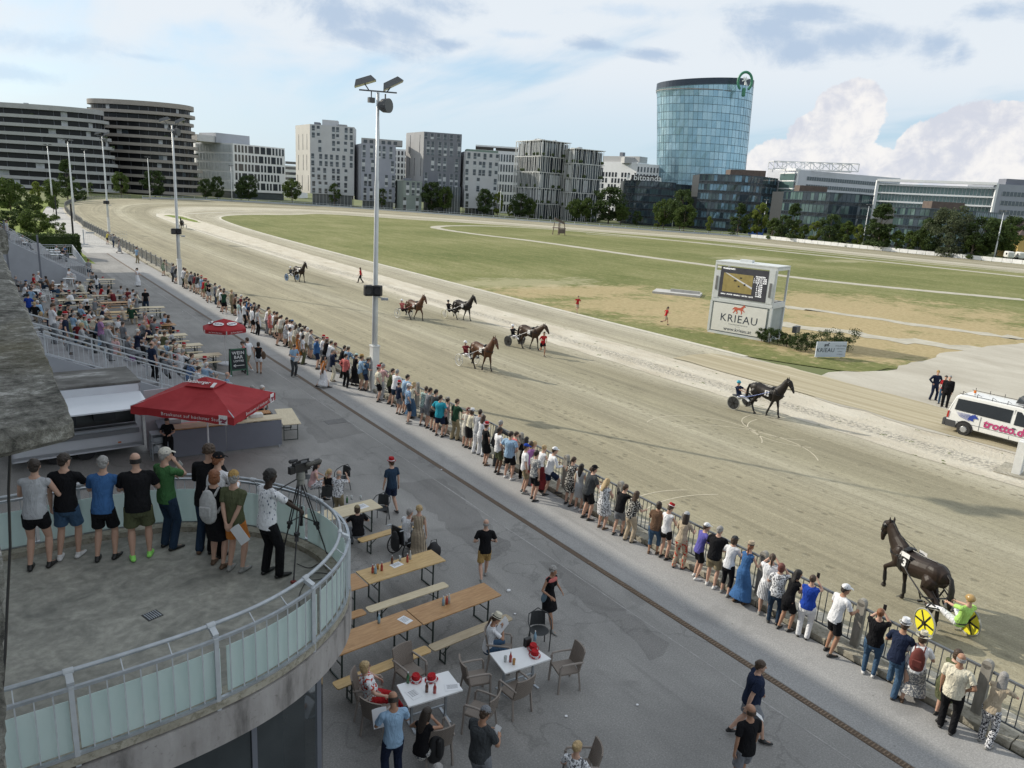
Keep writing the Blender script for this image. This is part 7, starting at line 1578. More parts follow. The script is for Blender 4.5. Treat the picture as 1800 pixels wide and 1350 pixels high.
def edge_print(i,flip):
 a,b_=cs[i],cs[(i+1) % 4];M1,n_=on_edge(a,b_,.40 if flip else .60,-.14);
 text('Braukunst auf höchster Stufe.',.16,TXW,bp,M1,space=1.15);M2,_=on_edge(a,b_,.13 if flip else .90,-.12,.016)
 mb=MB();mb.box((0,0,0),(.30,.32,.012));q=mb.build('logo_patch',TXW,bp,bevel=.03);q.matrix_local=M2;M3,_=on_edge(a,b_,.13 if flip else .90,-.12,.026);text('Stiegl',.115,LOGR,q,M2.inverted() @ M3,bold=.006,shear=.2)
 mb=MB();mb.add([(-.11,-.11,.012),(.11,-.11,.012),(0,-.03,.012)],[(0,1,2)]);mb.build('logo_foot',LOGR,q)
edge_print(3,False);edge_print(0,False)
a,b_=vt[3],vt[0];tx=(b_-a).normalized();midp=a.lerp(b_,.5);upv=(Vector((0,0,3.21))-midp).normalized();nrm_=tx.cross(upv);
if nrm_.z<0:tx=-tx
text('Salzburger',.21,TXW,bp,frame(midp+upv*.22+Vector((0,0,.035))-tx*.1,tx,upv),shear=.15,bold=.003)
mb=MB();P_=midp+tx*.42+upv*.02+Vector((0,0,.03));mb.add([P_,P_+tx*.13,P_+tx*.17+upv*.24,P_+tx*.04+upv*.24],[(0,1,2,3)]);mb.build('print_mark',TXW,bp)
p=at(397,640);sp_=empty('small_parasol',(p.x,p.y,0),0,label='small round red parasol with white oval emblems on the walkway',cat='parasol');hs=atD(398,560,math.hypot(p.x,p.y)).z;rs=1.22;zr=hs-.48
E6=[Vector((rs*math.cos(a),rs*math.sin(a),zr)) for a in [R(20+60*i) for i in range(6)]]
for i in range(6):panelmb(E6[i],E6[(i+1) % 6],Vector((0,0,hs)),-.10,6).build('canopy_panel',RC,sp_,smooth=True)
for i in range(6):a,b_=E6[i],E6[(i+1) % 6];mb=MB();q_=.03;mb.add([a.lerp(b_,q_),a.lerp(b_,1-q_),a.lerp(b_,1-q_)-Vector((0,0,.2)),a.lerp(b_,q_)-Vector((0,0,.2))],[(0,1,2,3)]);mb.build('valance',RC,sp_)
MB().cyl((0,0,0),(0,0,hs+.04),.018).build('pole',PLW,sp_);MB().lathe([(.0,.0),(.42,0),(.40,.07),(.06,.10),(0,.10)],n=20).build('foot',RAILW,sp_)
tov=Vector((-p.x,-p.y,0)).normalized()
for i in range(6):
 a,b_=E6[i],E6[(i+1) % 6];mid=(a+b_)/2;
 if Vector((mid.x,mid.y,0)).normalized().dot(tov)<.0:continue
 e=(b_-a).normalized();upv=(Vector((0,0,hs))-mid).normalized();n_=e.cross(upv)
 if n_.z<0:e=-e;n_=-n_
 c_=mid+upv*.46+n_*.105;M=frame(c_,e,upv);mb=MB();mb.loft([[(.30*k*math.cos(t_),.155*k*math.sin(t_),z_) for t_ in [2*math.pi*j/24 for j in range(24)]] for k,z_ in ((1,0),(1,.006))]);q=mb.build('oval_emblem',TXW,sp_);q.matrix_local=M;text('Sutros',.165,mat('print_navy',(.03,.03,.08),.7),q,Matrix.Translation((0,0,.009)),bold=.006)
 M2=frame(mid+n_*.0+Vector((mid.x,mid.y,0)).normalized()*.012-Vector((0,0,.11)),e,(0,0,1));text('der feine Espresso',.10,TXW,sp_,M2)
p=at(424,660);bd=empty('chalk_board',(p.x-.1,p.y+.1,0),R(3),label='green-framed A-shaped chalk board advertising the wine bar',cat='board');GRF=mat('frame_green',(.03,.10,.06),.6,.2,4);CHK=mat('chalkboard',(.010,.014,.018),.7,.2,3);CH_=mat('chalk',(.62,.62,.62),.9)
tl=Matrix.Rotation(R(12),4,'X');fr_=MB();W2,H2b=.82,1.35
fr_.box((-W2/2,0,.72),(.07,.05,H2b+.1));fr_.box((W2/2,0,.72),(.07,.05,H2b+.1));fr_.box((0,0,1.40),(W2,.05,.07));fr_.box((0,0,.32),(W2,.05,.07));f1=fr_.build('frame',GRF,bd);f1.matrix_local=Matrix.Translation((0,-.16,0)) @ Matrix.Rotation(R(-8),4,'X')
f2=MB();f2.box((-W2/2,0,.72),(.07,.05,H2b+.1));f2.box((W2/2,0,.72),(.07,.05,H2b+.1));f2.box((0,0,.86),(W2,.03,1.0));f2=f2.build('rear_leg',SPK,bd);f2.matrix_local=Matrix.Translation((0,.22,0)) @ Matrix.Rotation(R(8),4,'X')
pnl=MB();pnl.box((0,-.005,.86),(W2-.06,.03,1.02));pn_=pnl.build('slate',CHK,f1)
for t_,z_,s_ in (('WEIN',1.20,.235),('BAR',.98,.235),('LOFTRE',.78,.14)):text(t_,s_,CH_,pn_,frame((0,-.026,z_),(1,0,0),(0,0,1)),space=1.1,bold=.004)
mb=MB();mb.bar((-.26,-.024,.55),(.28,-.024,.55),.006,.03);mb.bar((-.28,-.024,.55),(-.16,-.024,.62),.006,.03);mb.bar((-.28,-.024,.55),(-.16,-.024,.48),.006,.03);mb.build('arrow',CH_,pn_)

# ---------------------------------------------------------------- course van
van=empty('course_van',(0,0,0),label='white minibus with magenta lettering and roof loudspeakers on the sand lane',cat='van')
vr=at(1690,752);rear=Vector((38.0,15.6,0));van.location=rear;van.rotation_euler=(0,0,R(-90+1))
VL,VW,VH=4.75,1.84,1.94;VWH=mat('van_paint',(.74,.74,.72),.28,.03,1,spec=.6);PLD=mat('bumper_grey',(.05,.052,.055),.7,.1,4)
prof=[(0.02,.38),(.0,.95),(.06,1.25),(.22,1.80),(.36,1.92),(3.0,1.95),(3.30,1.88),(3.75,1.22),(4.55,.98),(4.72,.80),(4.74,.38)]
def vbody():
 mb=MB();
 def inset(k):return VW*k
 ys_=[(-.0,.0),(0.0,0)]
 rings=[]
 for y_,sh_ in ((0.0,.04),(.05,.0),(VW-.05,.0),(VW,.04)):
  ring=[]
  for (x_,z_) in prof:
   tum=max(0,(z_-1.05))*.16;yy=y_;
   if y_<VW/2:yy=y_+tum
   else:yy=y_-tum
   ring.append((x_*(1-sh_/4)+sh_*.5,yy,z_-(sh_ if z_>1.5 else 0)))
  rings.append(ring)
 mb.loft(rings);return mb
vb_=vbody().build('body',VWH,van,bevel=.03)
def sidep(pts,m,name,y=0,par=None,off=.012):
 """flat shape on the near side (y small); pts (x, z)"""
 mb=MB();mb.add([(x,y+max(0,z-1.05)*.16-off,z) for x,z in pts]+[(x,y+max(0,z-1.05)*.16+.03,z) for x,z in pts],[tuple(range(len(pts)))]+[(i,i+len(pts),(i+1) % len(pts)+len(pts),(i+1) % len(pts)) for i in range(len(pts))]);o=mb.build(name,m,par or van);return o
VG=glass('van_glass',(.03,.035,.04),.05);w1=sidep([(.30,1.18),(.34,1.72),(1.45,1.75),(2.72,1.75),(2.72,1.15)],VG,'side_window');w2=sidep([(2.88,1.12),(2.88,1.75),(3.05,1.75),(3.62,1.24),(3.60,1.12)],VG,'door_window');SEATM=mat('seat_cover_white',(.5,.5,.52),.8)
for x_ in (.95,1.15,1.6,1.85,2.25,2.45,3.15):MB().ell((x_,.10+.10,1.42),(.10,.05,.16),10,8).build('headrest',SEATM,van)
sidep([(.02,.30),(.0,.62),(.45,.62),(.50,.30)],PLD,'rear_bumper',off=.03);mb=MB();mb.box((-.06,VW/2,.48),(.16,VW+.06,.36));mb.build('bumper_bar',PLD,van,bevel=.04);sidep([(.01,.72),(.03,1.05),(.10,1.05),(.10,.72)],mat('tail_lamp',(.40,.03,.02),.3),'tail_lamp',off=.02)
for wx in (.88,3.80):
 mb=MB();mb.add([(wx+.40*math.cos(a),-.014,.34+.40*math.sin(a)) for a in np.linspace(0,math.pi,14)]+[(wx-.40,-.014,.30),(wx+.40,-.014,.30)],[tuple(range(16))]);mb.build('wheel_arch',SPK,van)
 wl2=MB().tube([(wx,-.04,.32),(wx,.0,.32),(wx,.18,.32)],[.29,.32,.32],n=28,round_=False).build('wheel',mat('tyre',(.025,.025,.025),.85,.15,10),van);MB().tube([(wx,-.055,.32),(wx,-.02,.32)],[.13,.20],n=24,round_=False).build('hubcap',mat('hubcap_silver',(.42,.43,.44),.35,.1,4,metal=.4),wl2);hb=MB();[hb.box((wx+.155*math.cos(a),-.056,.32+.155*math.sin(a)),(.035,.01,.02)) for a in [k*math.pi/6 for k in range(12)]];hb.build('hubcap_hole',SPK,wl2)
 MB().tube([(wx,VW-.2,.32),(wx,VW,.32)],[.32,.32],n=20,round_=False).build('wheel',_m['tyre'],van)
for x_,z0_,z1_ in ((2.80,.42,1.80),(1.50,.42,1.10)):sidep([(x_,z0_),(x_,z1_),(x_+.012,z1_),(x_+.012,z0_)],RDK,'door_seam',off=.014)
sidep([(.5,.62),(.5,.635),(4.4,.635),(4.4,.62)],RDK,'side_crease',off=.013);sidep([(2.86,.93),(2.86,.97),(3.0,.97),(3.0,.93)],SPK,'door_handle',off=.03)
MAG=mat('print_magenta',(.45,.04,.16),.6);BLU=mat('print_blue',(.02,.05,.30),.6)
text('trotto.de',.52,MAG,van,frame((2.62,-.02,.84),(1,0,0),(0,0,1)),bold=.018,shear=.18)
lg_=MB()
for i in range(6):y_=.72+i*.055;lg_.add([(.42+i*.03,-.016,1.08-i*.035),(1.05,-.016,1.10-i*.06),(1.05,-.016,1.075-i*.06),(.42+i*.03,-.016,1.07-i*.035)],[(0,1,2,3)])
lg_.add([(x,-.017,z) for x,z in [(.95,.84),(1.02,1.0),(1.12,1.10),(1.22,1.13),(1.26,1.17),(1.28,1.11),(1.40,1.0),(1.38,.94),(1.28,.97),(1.20,.93),(1.22,.80)]],[tuple(range(11))]);lg_.build('horse_emblem',BLU,van)
rk_=MB()
for i in range(5):x_=.45+i*.65;rk_.bar((x_,.2,1.92),(x_,.2,2.10),.02);rk_.bar((x_,.2,2.10),(x_+.14,.34,1.98),.015);rk_.bar((x_,VW-.2,1.92),(x_,VW-.2,2.10),.02)
rk_.bar((.3,.2,1.97),(3.1,.2,1.97),.02);rk_.bar((.3,VW-.2,1.97),(3.1,VW-.2,1.97),.02);rk_.build('roof_rack',SPK,van)
MB().lathe([(.07,0),(.07,.08),(.06,.09)],c=(.75,.75,1.93),n=14).build('beacon_base',PLW,van);MB().lathe([(.06,.09),(.06,.19),(.03,.22)],c=(.75,.75,1.93),n=14).build('beacon',mat('beacon_orange',(.7,.18,.02),.3),van)
for a,b_ in (((2.9,.8,2.05),(2.6,.7,2.15)),((3.0,.8,2.05),(3.3,.5,2.1)),((2.95,1.1,2.05),(2.6,1.3,2.15))):MB().tube([a,b_],[.05,.17],n=14,round_=False).build('roof_loudspeaker',LAMPG,van)
MB().tube([(3.68,-.04,1.22),(3.72,-.16,1.24)],[.05,.09],n=8).build('wing_mirror',SPK,van)
# ---------------------------------------------------------------- horses, sulkies, drivers
def coat(name,col):
 g=NT(name,.5,.35);n1=g.noise(g.obj,1.6,4,.5);sx_=g.n.new('ShaderNodeSeparateXYZ');g.l.new(g.obj,sx_.inputs[0]);c=g.ramp(n1,[(.3,tuple(x*.7 for x in col)),(.7,tuple(x*1.25 for x in col))]);leg=g.ramp(sx_.outputs[2],[(.42,1.0),(.72,0.0)]);c=g.mix(g.math('MULTIPLY',leg,.9),c,(.008,.007,.006));return g.color(c)
COATS=dict(dark=coat('coat_dark_bay',(.022,.013,.009)),bay=coat('coat_bay',(.095,.040,.018)),brown=coat('coat_brown',(.05,.027,.016)),black=coat('coat_black',(.016,.012,.010)))
HAIRB=mat('mane_black',(.010,.008,.007),.5,.3,20,bump=.6);HARN=mat('harness_black',(.010,.010,.011),.4,.2,10)
GAITS=dict(
 walk=((14,6),(-20,2),(-22,8),(16,4)),trot=((52,62),(-10,0),(-14,4),(18,10)),stand=((6,0),(-8,0),(-6,2),(8,2)),trot2=((34,30),(-26,6),(-30,10),(26,6)))
def horse_mesh(gait,headpose,vox):
 mb=MB();X_=(1,0,0)
 B=[(-.98,1.26,.07,.09),(-.90,1.28,.17,.20),(-.72,1.29,.245,.275),(-.50,1.27,.27,.30),(-.25,1.22,.26,.295),(.0,1.17,.275,.315),(.28,1.15,.27,.335),(.50,1.19,.235,.34),(.66,1.22,.20,.29),(.80,1.22,.12,.17)]
 mb.tube([(0,y,z) for y,z,a,b_ in B],[a for y,z,a,b_ in B],n=18,side=X_,flat=[b_/a for y,z,a,b_ in B])
 for s in (-1,1):mb.ell((s*.13,-.62,1.30),(.15,.27,.24),14,10);mb.ell((s*.14,.52,1.22),(.11,.17,.28),14,10)
 if headpose == 'high':N_=[(.60,1.34),(.80,1.62),(.93,1.86),(1.00,2.02)];hd=[(1.00,2.04),(1.14,1.93),(1.26,1.76),(1.36,1.60),(1.40,1.52)]
 elif headpose == 'tuck':N_=[(.60,1.34),(.86,1.56),(1.02,1.76),(1.08,1.88)];hd=[(1.07,1.90),(1.20,1.78),(1.26,1.60),(1.28,1.42),(1.27,1.34)]
 else:N_=[(.60,1.30),(.88,1.50),(1.12,1.68),(1.26,1.78)];hd=[(1.24,1.80),(1.40,1.72),(1.54,1.56),(1.66,1.42),(1.70,1.35)]
 mb.tube([(0,y,z) for y,z in [(.42,1.22)]+N_],[.19,.17,.122,.098,.088],n=14,side=X_,flat=[1.5,1.8,1.8,1.65,1.4])
 mb.tube([(0,y,z) for y,z in hd],[.085,.098,.082,.060,.050],n=14,side=X_,flat=[1.35,1.5,1.3,1.05,.9])
 hv=Vector((0,hd[0][0],hd[0][1]));
 for s in (-1,1):mb.tube([hv+V3(s*.055,-.01,.03),hv+V3(s*.075,.005,.12),hv+V3(s*.07,.015,.19)],[.032,.028,.008],n=8)
 J={}
 G=GAITS[gait]
 for i,(s,f) in enumerate(((-1,1),(1,1),(-1,-1),(1,-1))):
  sw,kb=G[i];x=s*(.14 if f>0 else .155)
  def rot(v,a):a=R(a);return V3(0,v.y*math.cos(a)-v.z*math.sin(a),v.y*math.sin(a)+v.z*math.cos(a))
  if f>0:
   el=V3(x,.50,1.02);kn=el+rot(V3(0,0,-.46),sw);fe=kn+rot(V3(0,0,-.36),sw-kb);ho=fe+rot(V3(0,.05,-.13),sw-kb*1.3)
   mb.tube([el+V3(0,-.02,.22),el,el.lerp(kn,.5),kn],[.13,.115,.070,.056],n=12);mb.tube([kn,kn.lerp(fe,.3),kn.lerp(fe,.8),fe],[.055,.040,.036,.043],n=10)
  else:
   hp_=V3(x,-.66,1.14);st_=V3(x,-.46,.92);st_=hp_+rot(st_-hp_,sw*.8);kn=st_+rot(V3(0,-.40,-.38),sw);fe=kn+rot(V3(0,.08,-.37),sw-kb);ho=fe+rot(V3(0,.05,-.12),sw-kb)
   mb.tube([hp_,st_.lerp(hp_,.4),st_,st_.lerp(kn,.5),kn],[.20,.17,.125,.082,.060],n=12,side=X_,flat=[1.15,1.1,1.05,1.1,1.15]);mb.tube([kn,kn.lerp(fe,.3),kn.lerp(fe,.8),fe],[.056,.043,.040,.046],n=10)
  mb.tube([fe,fe.lerp(ho,.5),ho],[.042,.036,.046],n=10);mb.tube([ho,ho+V3(0,.02,-.045)],[.050,.062],n=12,round_=False);J[i]=(kn,fe,ho)
 zmin=min(J[i][2].z for i in J)-.05
 mm=remesh(mb,'body',vox,2);return mm,J,hd,N_,zmin
HM_={}
def horse(loc,head,gait,hpose,coatn,number,label,vox=.022,mane=True,blink=False,boots=None,ntext=None,group='trotting horses on the track'):
 k=(gait,hpose,vox)
 if k not in HM_:HM_[k]=horse_mesh(*k)
 me,J,hd,N_,zmin=HM_[k];o=bpy.data.objects.new('horse',me);COL.objects.link(o);setm(o,COATS[coatn]);o.location=(loc[0],loc[1],-zmin);o.rotation_euler=(0,0,-R(head));tag(o,label,'horse',group)
 def ch(mb,name,m,sm=False):return mb.build(name,m,o,smooth=sm)
 mb=MB();top=[(y-.01,z+.06+(.10 if i<2 else .05)) for i,(y,z) in enumerate(N_)];pts=[(0,N_[0][0]-.10,1.58),(0,N_[0][0]+.03,1.66),(0,N_[1][0]-.08,N_[1][1]+.13),(0,N_[2][0]-.07,N_[2][1]+.10),(0,N_[3][0]-.02,N_[3][1]+.06),(0,hd[0][0]+.10,hd[0][1]+.04)]
 mb.tube(pts,[.03,.035,.04,.04,.04,.02],n=8,side=(1,0,0),flat=1.6);ch(mb,'mane',HAIRB,True)
 mb=MB();mb.tube([(0,-.93,1.42),(0,-1.06,1.36),(0,-1.13,1.10),(0,-1.14,.80),(0,-1.18,.55)],[.045,.06,.085,.09,.03],n=12,side=(1,0,0),flat=.7);ch(mb,'tail',HAIRB,True)
 mb=MB();
 def girth(y,z,a,b_,wd=.07,n=22):mb.loft([[(a*math.cos(t)*k_,yy,z+b_*math.sin(t)*k_) for k_ in (1,) for t in [2*math.pi*j/n for j in range(n)]] for yy in (y-wd/2,y+wd/2)],cap=False)
 girth(.30,1.15,.285,.352);girth(.38,1.165,.272,.352,.04);ch(mb,'girth',HARN)
 mb=MB();mb.tube([(-.14,.30,1.50),(0,.30,1.545),(.14,.30,1.50)],.035,n=8,flat=2.2,side=(0,0,1));mb.tube([(0,.26,1.52),(0,-.2,1.54),(0,-.55,1.585),(0,-.92,1.44)],.014,n=6);ch(mb,'saddle_pad',HARN)
 mb=MB();mb.tube([(-.235,.42,1.28),(-.20,.70,1.24),(0,.93,1.22),(.20,.70,1.24),(.235,.42,1.28)],.022,n=6,flat=1.8,side=(0,0,1));ch(mb,'breast_collar',HARN)
 h0,h1,h2,h3=[Vector((0,*q)) for q in hd[:4]];mb=MB()
 for p_,r_,f_ in ((h0.lerp(h1,.6),.103,1.38),(h2.lerp(h3,.2),.078,1.2)):
  ax_=(h3-h0).normalized();sd_=V3(1,0,0);up_=ax_.cross(sd_);mb.tube([p_+sd_*(r_*math.cos(t))+up_*(r_*f_*math.sin(t)) for t in [2*math.pi*j/16 for j in range(16)]],.012,n=5,closed=True)
 for s in (-1,1):mb.tube([h0+V3(s*.08,0,0),h1+V3(s*.098,0,0),h2.lerp(h3,.2)+V3(s*.08,0,0)],.011,n=5)
 ch(mb,'bridle',HARN)
 if blink:mb=MB();[mb.ell(h1.lerp(h2,.1)+V3(s*.10,0,.01),(.03,.07,.07),10,8) for s in (-1,1)];ch(mb,'blinker',HARN)
 for i in range(4):
  kn,fe,ho=J[i];
  if boots:mb=MB();mb.tube([kn.lerp(fe,.35),fe.lerp(ho,.2)],[.047,.052],n=10,round_=False);ch(mb,'boot',boots)
  mb=MB();mb.tube([ho+V3(0,.0,.012),ho+V3(0,.025,-.052)],[.052,.068],n=12,round_=False);ch(mb,'hoof',mat('hoof',(.03,.025,.02),.6))
 for s in (-1,1):
  mb=MB();mb.add([(s*.272,.02,1.36),(s*.272,.26,1.36),(s*.295,.26,1.08),(s*.295,.02,1.08)],[(0,1,2,3)]);q=ch(mb,'number_cloth',mat('number_white',(.75,.75,.75),.7) if number != '3' else HARN)
  if number:
   xd=V3(0,-s*-1,0) if s>0 else V3(0,-1,0);text(number,.27,HARN if number != '3' else mat('number_white',(.75,.75,.75),.7),q,frame((s*.302,.14,1.22),xd,(s*-.08,0,1)),bold=.012)
   if number == '3':mb=MB();mb.add([(s*.276,.02,1.50),(s*.276,.28,1.50),(s*.288,.28,1.38),(s*.288,.02,1.38)],[(0,1,2,3)]);ch(mb,'sponsor_patch',mat('number_white',(.75,.75,.75),.7))
 return o,J
def sulky(loc,head,wheelm,rim,shaft,label,spokes=None,axle=-1.45,group='racing sulkies'):
 o=empty('sulky',(loc[0],loc[1],0),-R(head),label=label,cat='sulky',group=group);rw=.36
 for s in (-1,1):
  x=s*.62;mb=MB();mb.tube([(x,axle+rw*math.cos(t),rw+rw*math.sin(t)*.97) for t in [2*math.pi*j/32 for j in range(32)]],.022,n=7,closed=True);w_=mb.build('wheel',rim,o)
  if wheelm:mb=MB();mb.tube([(x-.012,axle,rw),(x+.012,axle,rw)],[.325,.325],n=30,round_=False);mb.build('wheel_disc',wheelm,w_)
  mb=MB();ns=6 if wheelm else 12
  for k in range(ns):t=2*math.pi*k/ns;mb.bar((x,axle,rw),(x,axle+.32*math.cos(t),rw+.31*math.sin(t)),.030 if wheelm else .012,.05 if wheelm else .012)
  mb.cyl((x-.05,axle,rw),(x+.05,axle,rw),.05,12);mb.build('spokes',spokes or HARN,w_)
  mb=MB();mb.tube([(x*.62,axle+.18,.80),(x*.94,axle+.10,.74),(x*.94,axle,rw),],.022,n=7);mb.tube([(x*.94,axle+.1,.74),(x*.6,axle+.05,.72),(0,axle-.02,.66)],.018,n=6);mb.build('fork',HARN,o)
  mb=MB();mb.tube([(s*.20,axle-.05,.64),(s*.36,axle+.55,.78),(s*.37,axle+1.1,1.02),(s*.33,.30,1.33)],.019,n=8);mb.build('shaft',shaft,o)
  mb=MB();mb.bar((s*.36,axle+.70,.84),(s*.25,axle+.72,.60),.03);mb.box((s*.25,axle+.72,.53),(.12,.06,.05));mb.build('stirrup',HARN,o)
 mb=MB();mb.tube([(-.40,axle+.52,.78),(-.2,axle+.42,.76),(.2,axle+.42,.76),(.40,axle+.52,.78)],.02,n=7);mb.build('cross_bar',HARN,o)
 mb=MB();mb.tube([(0,axle-.40,.60),(0,axle-.15,.58)],[.16,.17],n=14,side=(1,0,0),flat=.25);mb.build('seat',spokes if spokes else HARN,o)
 return o
def rig(n,wheels_mid,head,horse_kw,sulky_kw,drv,lab,ho=.0,lod=2,reins=True):
 """wheels_mid: ground point under the axle centre, head: heading in degrees"""
 h_=R(head);f=Vector((math.sin(h_),math.cos(h_)));org=Vector(wheels_mid[:2])+f*1.45;ho=horse_kw.pop('off',(0,0))
 ho_,J=horse(org+Vector(ho),head+horse_kw.pop('turn',0),label=lab[0],**horse_kw);sulky(org,head,label=lab[1],**sulky_kw)
 dp_=org+f*(-1.45-(.36 if n == 1 else .12));d,S,M=person((dp_.x,dp_.y,.04),head,'driver','m',drv[0],drv[1],hair=None,hat=('helmet',drv[2]),lod=lod,label=lab[2],h=1.70,group='sulky drivers')
 if reins:
  fm=Matrix.Translation((org.x,org.y,0)) @ Matrix.Rotation(-h_,4,'Z')
  rr_=empty('reins',(0,0,0),label=lab[3],cat='reins');
  for s in (-1,1):a=M @ S['W'+('l' if s<0 else 'r')];b_=fm @ Vector((s*.10,.30,1.56));c_=fm @ Vector((s*.09,1.12,1.60));mb=MB();mb.tube([a,a.lerp(b_,.5)-Vector((0,0,.06)),b_,b_.lerp(c_,.5),c_],.007,n=5);mb.build('rein',HARN,rr_)
 return org
WHT=mat('wheel_white',(.62,.62,.60),.4,.05,4);YEL=mat('disc_yellow',(.72,.66,.03),.4,.04,3);DKD=mat('disc_dark',(.03,.032,.036),.4,.2,3);TYR=mat('tyre_grey',(.30,.30,.27),.7,.1,4);BLD=mat('disc_blue',(.12,.20,.34),.4,.1,3)
SHB=mat('shaft_blue',(.05,.10,.32),.35,.05,3);SHS=mat('shaft_silver',(.42,.42,.44),.35,.1,3,metal=.4);SHK=mat('shaft_black',(.02,.02,.022),.35,.1,3);SHR=mat('shaft_red',(.30,.04,.05),.4);YSH=mat('shaft_yellow',(.62,.58,.05),.4)
rig(1,(18.76,6.68),27,dict(gait='trot',hpose='tuck',coatn='dark',number='3',vox=.013,blink=True,boots=HARN,turn=-7,off=(-.12,-.12)),dict(wheelm=YEL,rim=TYR,shaft=SHK,spokes=HARN),(('tee','lime'),('trousers','white'),'tan'),('near dark bay trotter with number 3 and raised foreleg','sulky with bright yellow disc wheels, nearest the crowd','driver in lime jersey, white breeches and gold helmet','reins of the near dark trotter'),lod=0)
rig(2,(31.45,22.75),178,dict(gait='walk',hpose='high',coatn='black',number='1',boots=HARN),dict(wheelm=DKD,rim=TYR,shaft=SHB),(('tee','navy'),('trousers','white'),'teal'),('dark horse with white number 1, rightmost on the main track','sulky with blue shafts and dark discs behind number 1','driver in blue jersey and blue helmet','reins of the dark horse number 1'),lod=1)
rig(3,(23.3,36.3),176,dict(gait='walk',hpose='high',coatn='bay',number=''),dict(wheelm=None,rim=WHT,shaft=SHS,spokes=WHT),(('long','maroon'),('trousers','white'),'white'),('reddish bay trotter nearest the tall mast','white-wheeled sulky of the reddish bay','driver in maroon jersey and white cap helmet behind the reddish bay','reins of the reddish bay'))
rig(4,(29.5,40.1),172,dict(gait='walk',hpose='low',coatn='brown',number=''),dict(wheelm=DKD,rim=DKD,shaft=SHS),(('long','black'),('trousers','white'),'white'),('brown trotter led by a red-shirted helper','dark-wheeled sulky of the led brown trotter','driver in black with white breeches behind the led trotter','reins of the led brown trotter'))
rig(5,(27.4,52.4),170,dict(gait='trot2',hpose='high',coatn='bay',number=''),dict(wheelm=None,rim=WHT,shaft=SHR,spokes=WHT),(('long','coral'),('trousers','black'),'white'),('bay trotter left of the black horse in mid track','sulky with red shafts and white wheels','driver in pink-red jersey and white helmet','reins of the mid-track bay'))
rig(6,(31.0,51.2),166,dict(gait='walk',hpose='high',coatn='black',number=''),dict(wheelm=None,rim=mat('wheel_cream',(.60,.56,.36),.5),shaft=SHS,spokes=WHT),(('long','black'),('trousers','black'),'black'),('black trotter beside the gravel strip','sulky with cream wheels beside the gravel strip','driver all in black with dark helmet','reins of the black trotter'))
rig(7,(26.6,75.8),168,dict(gait='walk',hpose='high',coatn='dark',number=''),dict(wheelm=BLD,rim=BLD,shaft=SHS),(('long','darkgrey'),('trousers','white'),'white'),('dark trotter alone left of the tall mast','sulky with blue disc wheels, far up the track','driver with white helmet behind the lone dark trotter','reins of the lone dark trotter'))
rig(8,(33.0,154),200,dict(gait='walk',hpose='high',coatn='black',number='',vox=.03),dict(wheelm=None,rim=WHT,shaft=SHK),(('long','black'),('trousers','white'),'black'),('farthest dark trotter beside the second mast','sulky of the farthest trotter','driver of the farthest trotter, in black','reins of the farthest trotter'),reins=False)
# ---------------------------------------------------------------- the crowd
CN=dict(tee='shirt',long='long-sleeved shirt',tank='sleeveless top',jacket='jacket',dress='dress',teedress='short-sleeved dress',longdress='long dress',shorts='shorts',trousers='trousers',leggings='trousers',capri='cropped trousers',skirt='skirt',longskirt='long skirt',briefs='short shorts')
PN=dict(floral='patterned',redfloral='red-flowered',stripes='striped',vstripes='striped',check='checked',strokes='stroke-printed',leopard='black-and-white patterned')
COLN=dict(offwhite='off-white',lightblue='light blue',darkgrey='dark grey',lightgrey='light grey',darkgreen='dark green',denim='blue denim',darkdenim='dark denim',lime='lime green',royal='bright blue')
def garment(t):
 k=t[0];c=COLN.get(t[1],t[1]);p=PN.get(t[2],'')+' ' if len(t)>2 else '';return f'{p}{c} {CN[k]}'
used_labels={}
ORD=['first','second','third','fourth','fifth','sixth','seventh','eighth','ninth','tenth','eleventh','twelfth']
PEOPLE=[]
def who(b):return 'woman' if b in 'fg' else 'man'
def solve_head(px,py,h,ground):
 d=ray(px,py);best=None
 for t in np.linspace(3,130,12000):
  x,y,z=d[0]*t,d[1]*t,CAM_H+d[2]*t;e=abs(z-ground(x,y)-h)
  if e<.02 and (best is None or e<best[0]):best=(e,x,y,ground(x,y))
  if z<-.1:break
 return best
HK={}
def addp(px,py,pose,build,top,bot,hair=('short','brown'),hat=None,face=80,h=None,skin='light',shoes='black',z=0.0,where='',label=None,group=None,fixx=None,mirror=None,glasses=False,lod=None,seat=False,xy=None):
 h=h or {'m':1.78,'h':1.80,'f':1.66,'g':1.66}[build]*(1+((int(px)*31) % 9-4)*.007)
 if (pose,build) not in HK:
  S=skel(pose,build);HK[(pose,build)]=(S['head']+S['HM'] @ Vector((0,-.01,.12)))
 ht=HK[(pose,build)];s=h/1.765
 if xy:x,y=xy
 else:
  q=at(px,py,z+ht.z*s);a=R(face);off=Vector((math.cos(a)*ht.x+math.sin(a)*ht.y,-math.sin(a)*ht.x+math.cos(a)*ht.y))*s
  x,y=q.x-off.x,q.y-off.y
 if fixx is not None:
  x0=x;x=min(max(x,fixx[0]-(.5 if fixx[0] != 15.22 else 0)),fixx[1]+(.3 if fixx[1]<15.1 else 0));y *= x/x0
 D=math.hypot(x,y);L_=lod if lod is not None else (0 if D<17.5 else 1 if D<46 else 2)
 if mirror is None:mirror=(int(px*7+py*3) % 2 == 0) and pose not in ('camera','driver','walk')
 o,S,M=person((x,y,z),face,pose,build,top,bot,hair,hat,skin,shoes,h,L_,'',group,None,mirror,glasses)
 d_=dict(o=o,S=S,M=M,px=px,x=x,y=y,top=top,bot=bot,hair=hair,hat=hat,b=build,where=where,label=label,pose=pose);PEOPLE.append(d_);return d_
A=lambda *a,**k:addp(*a,**k)
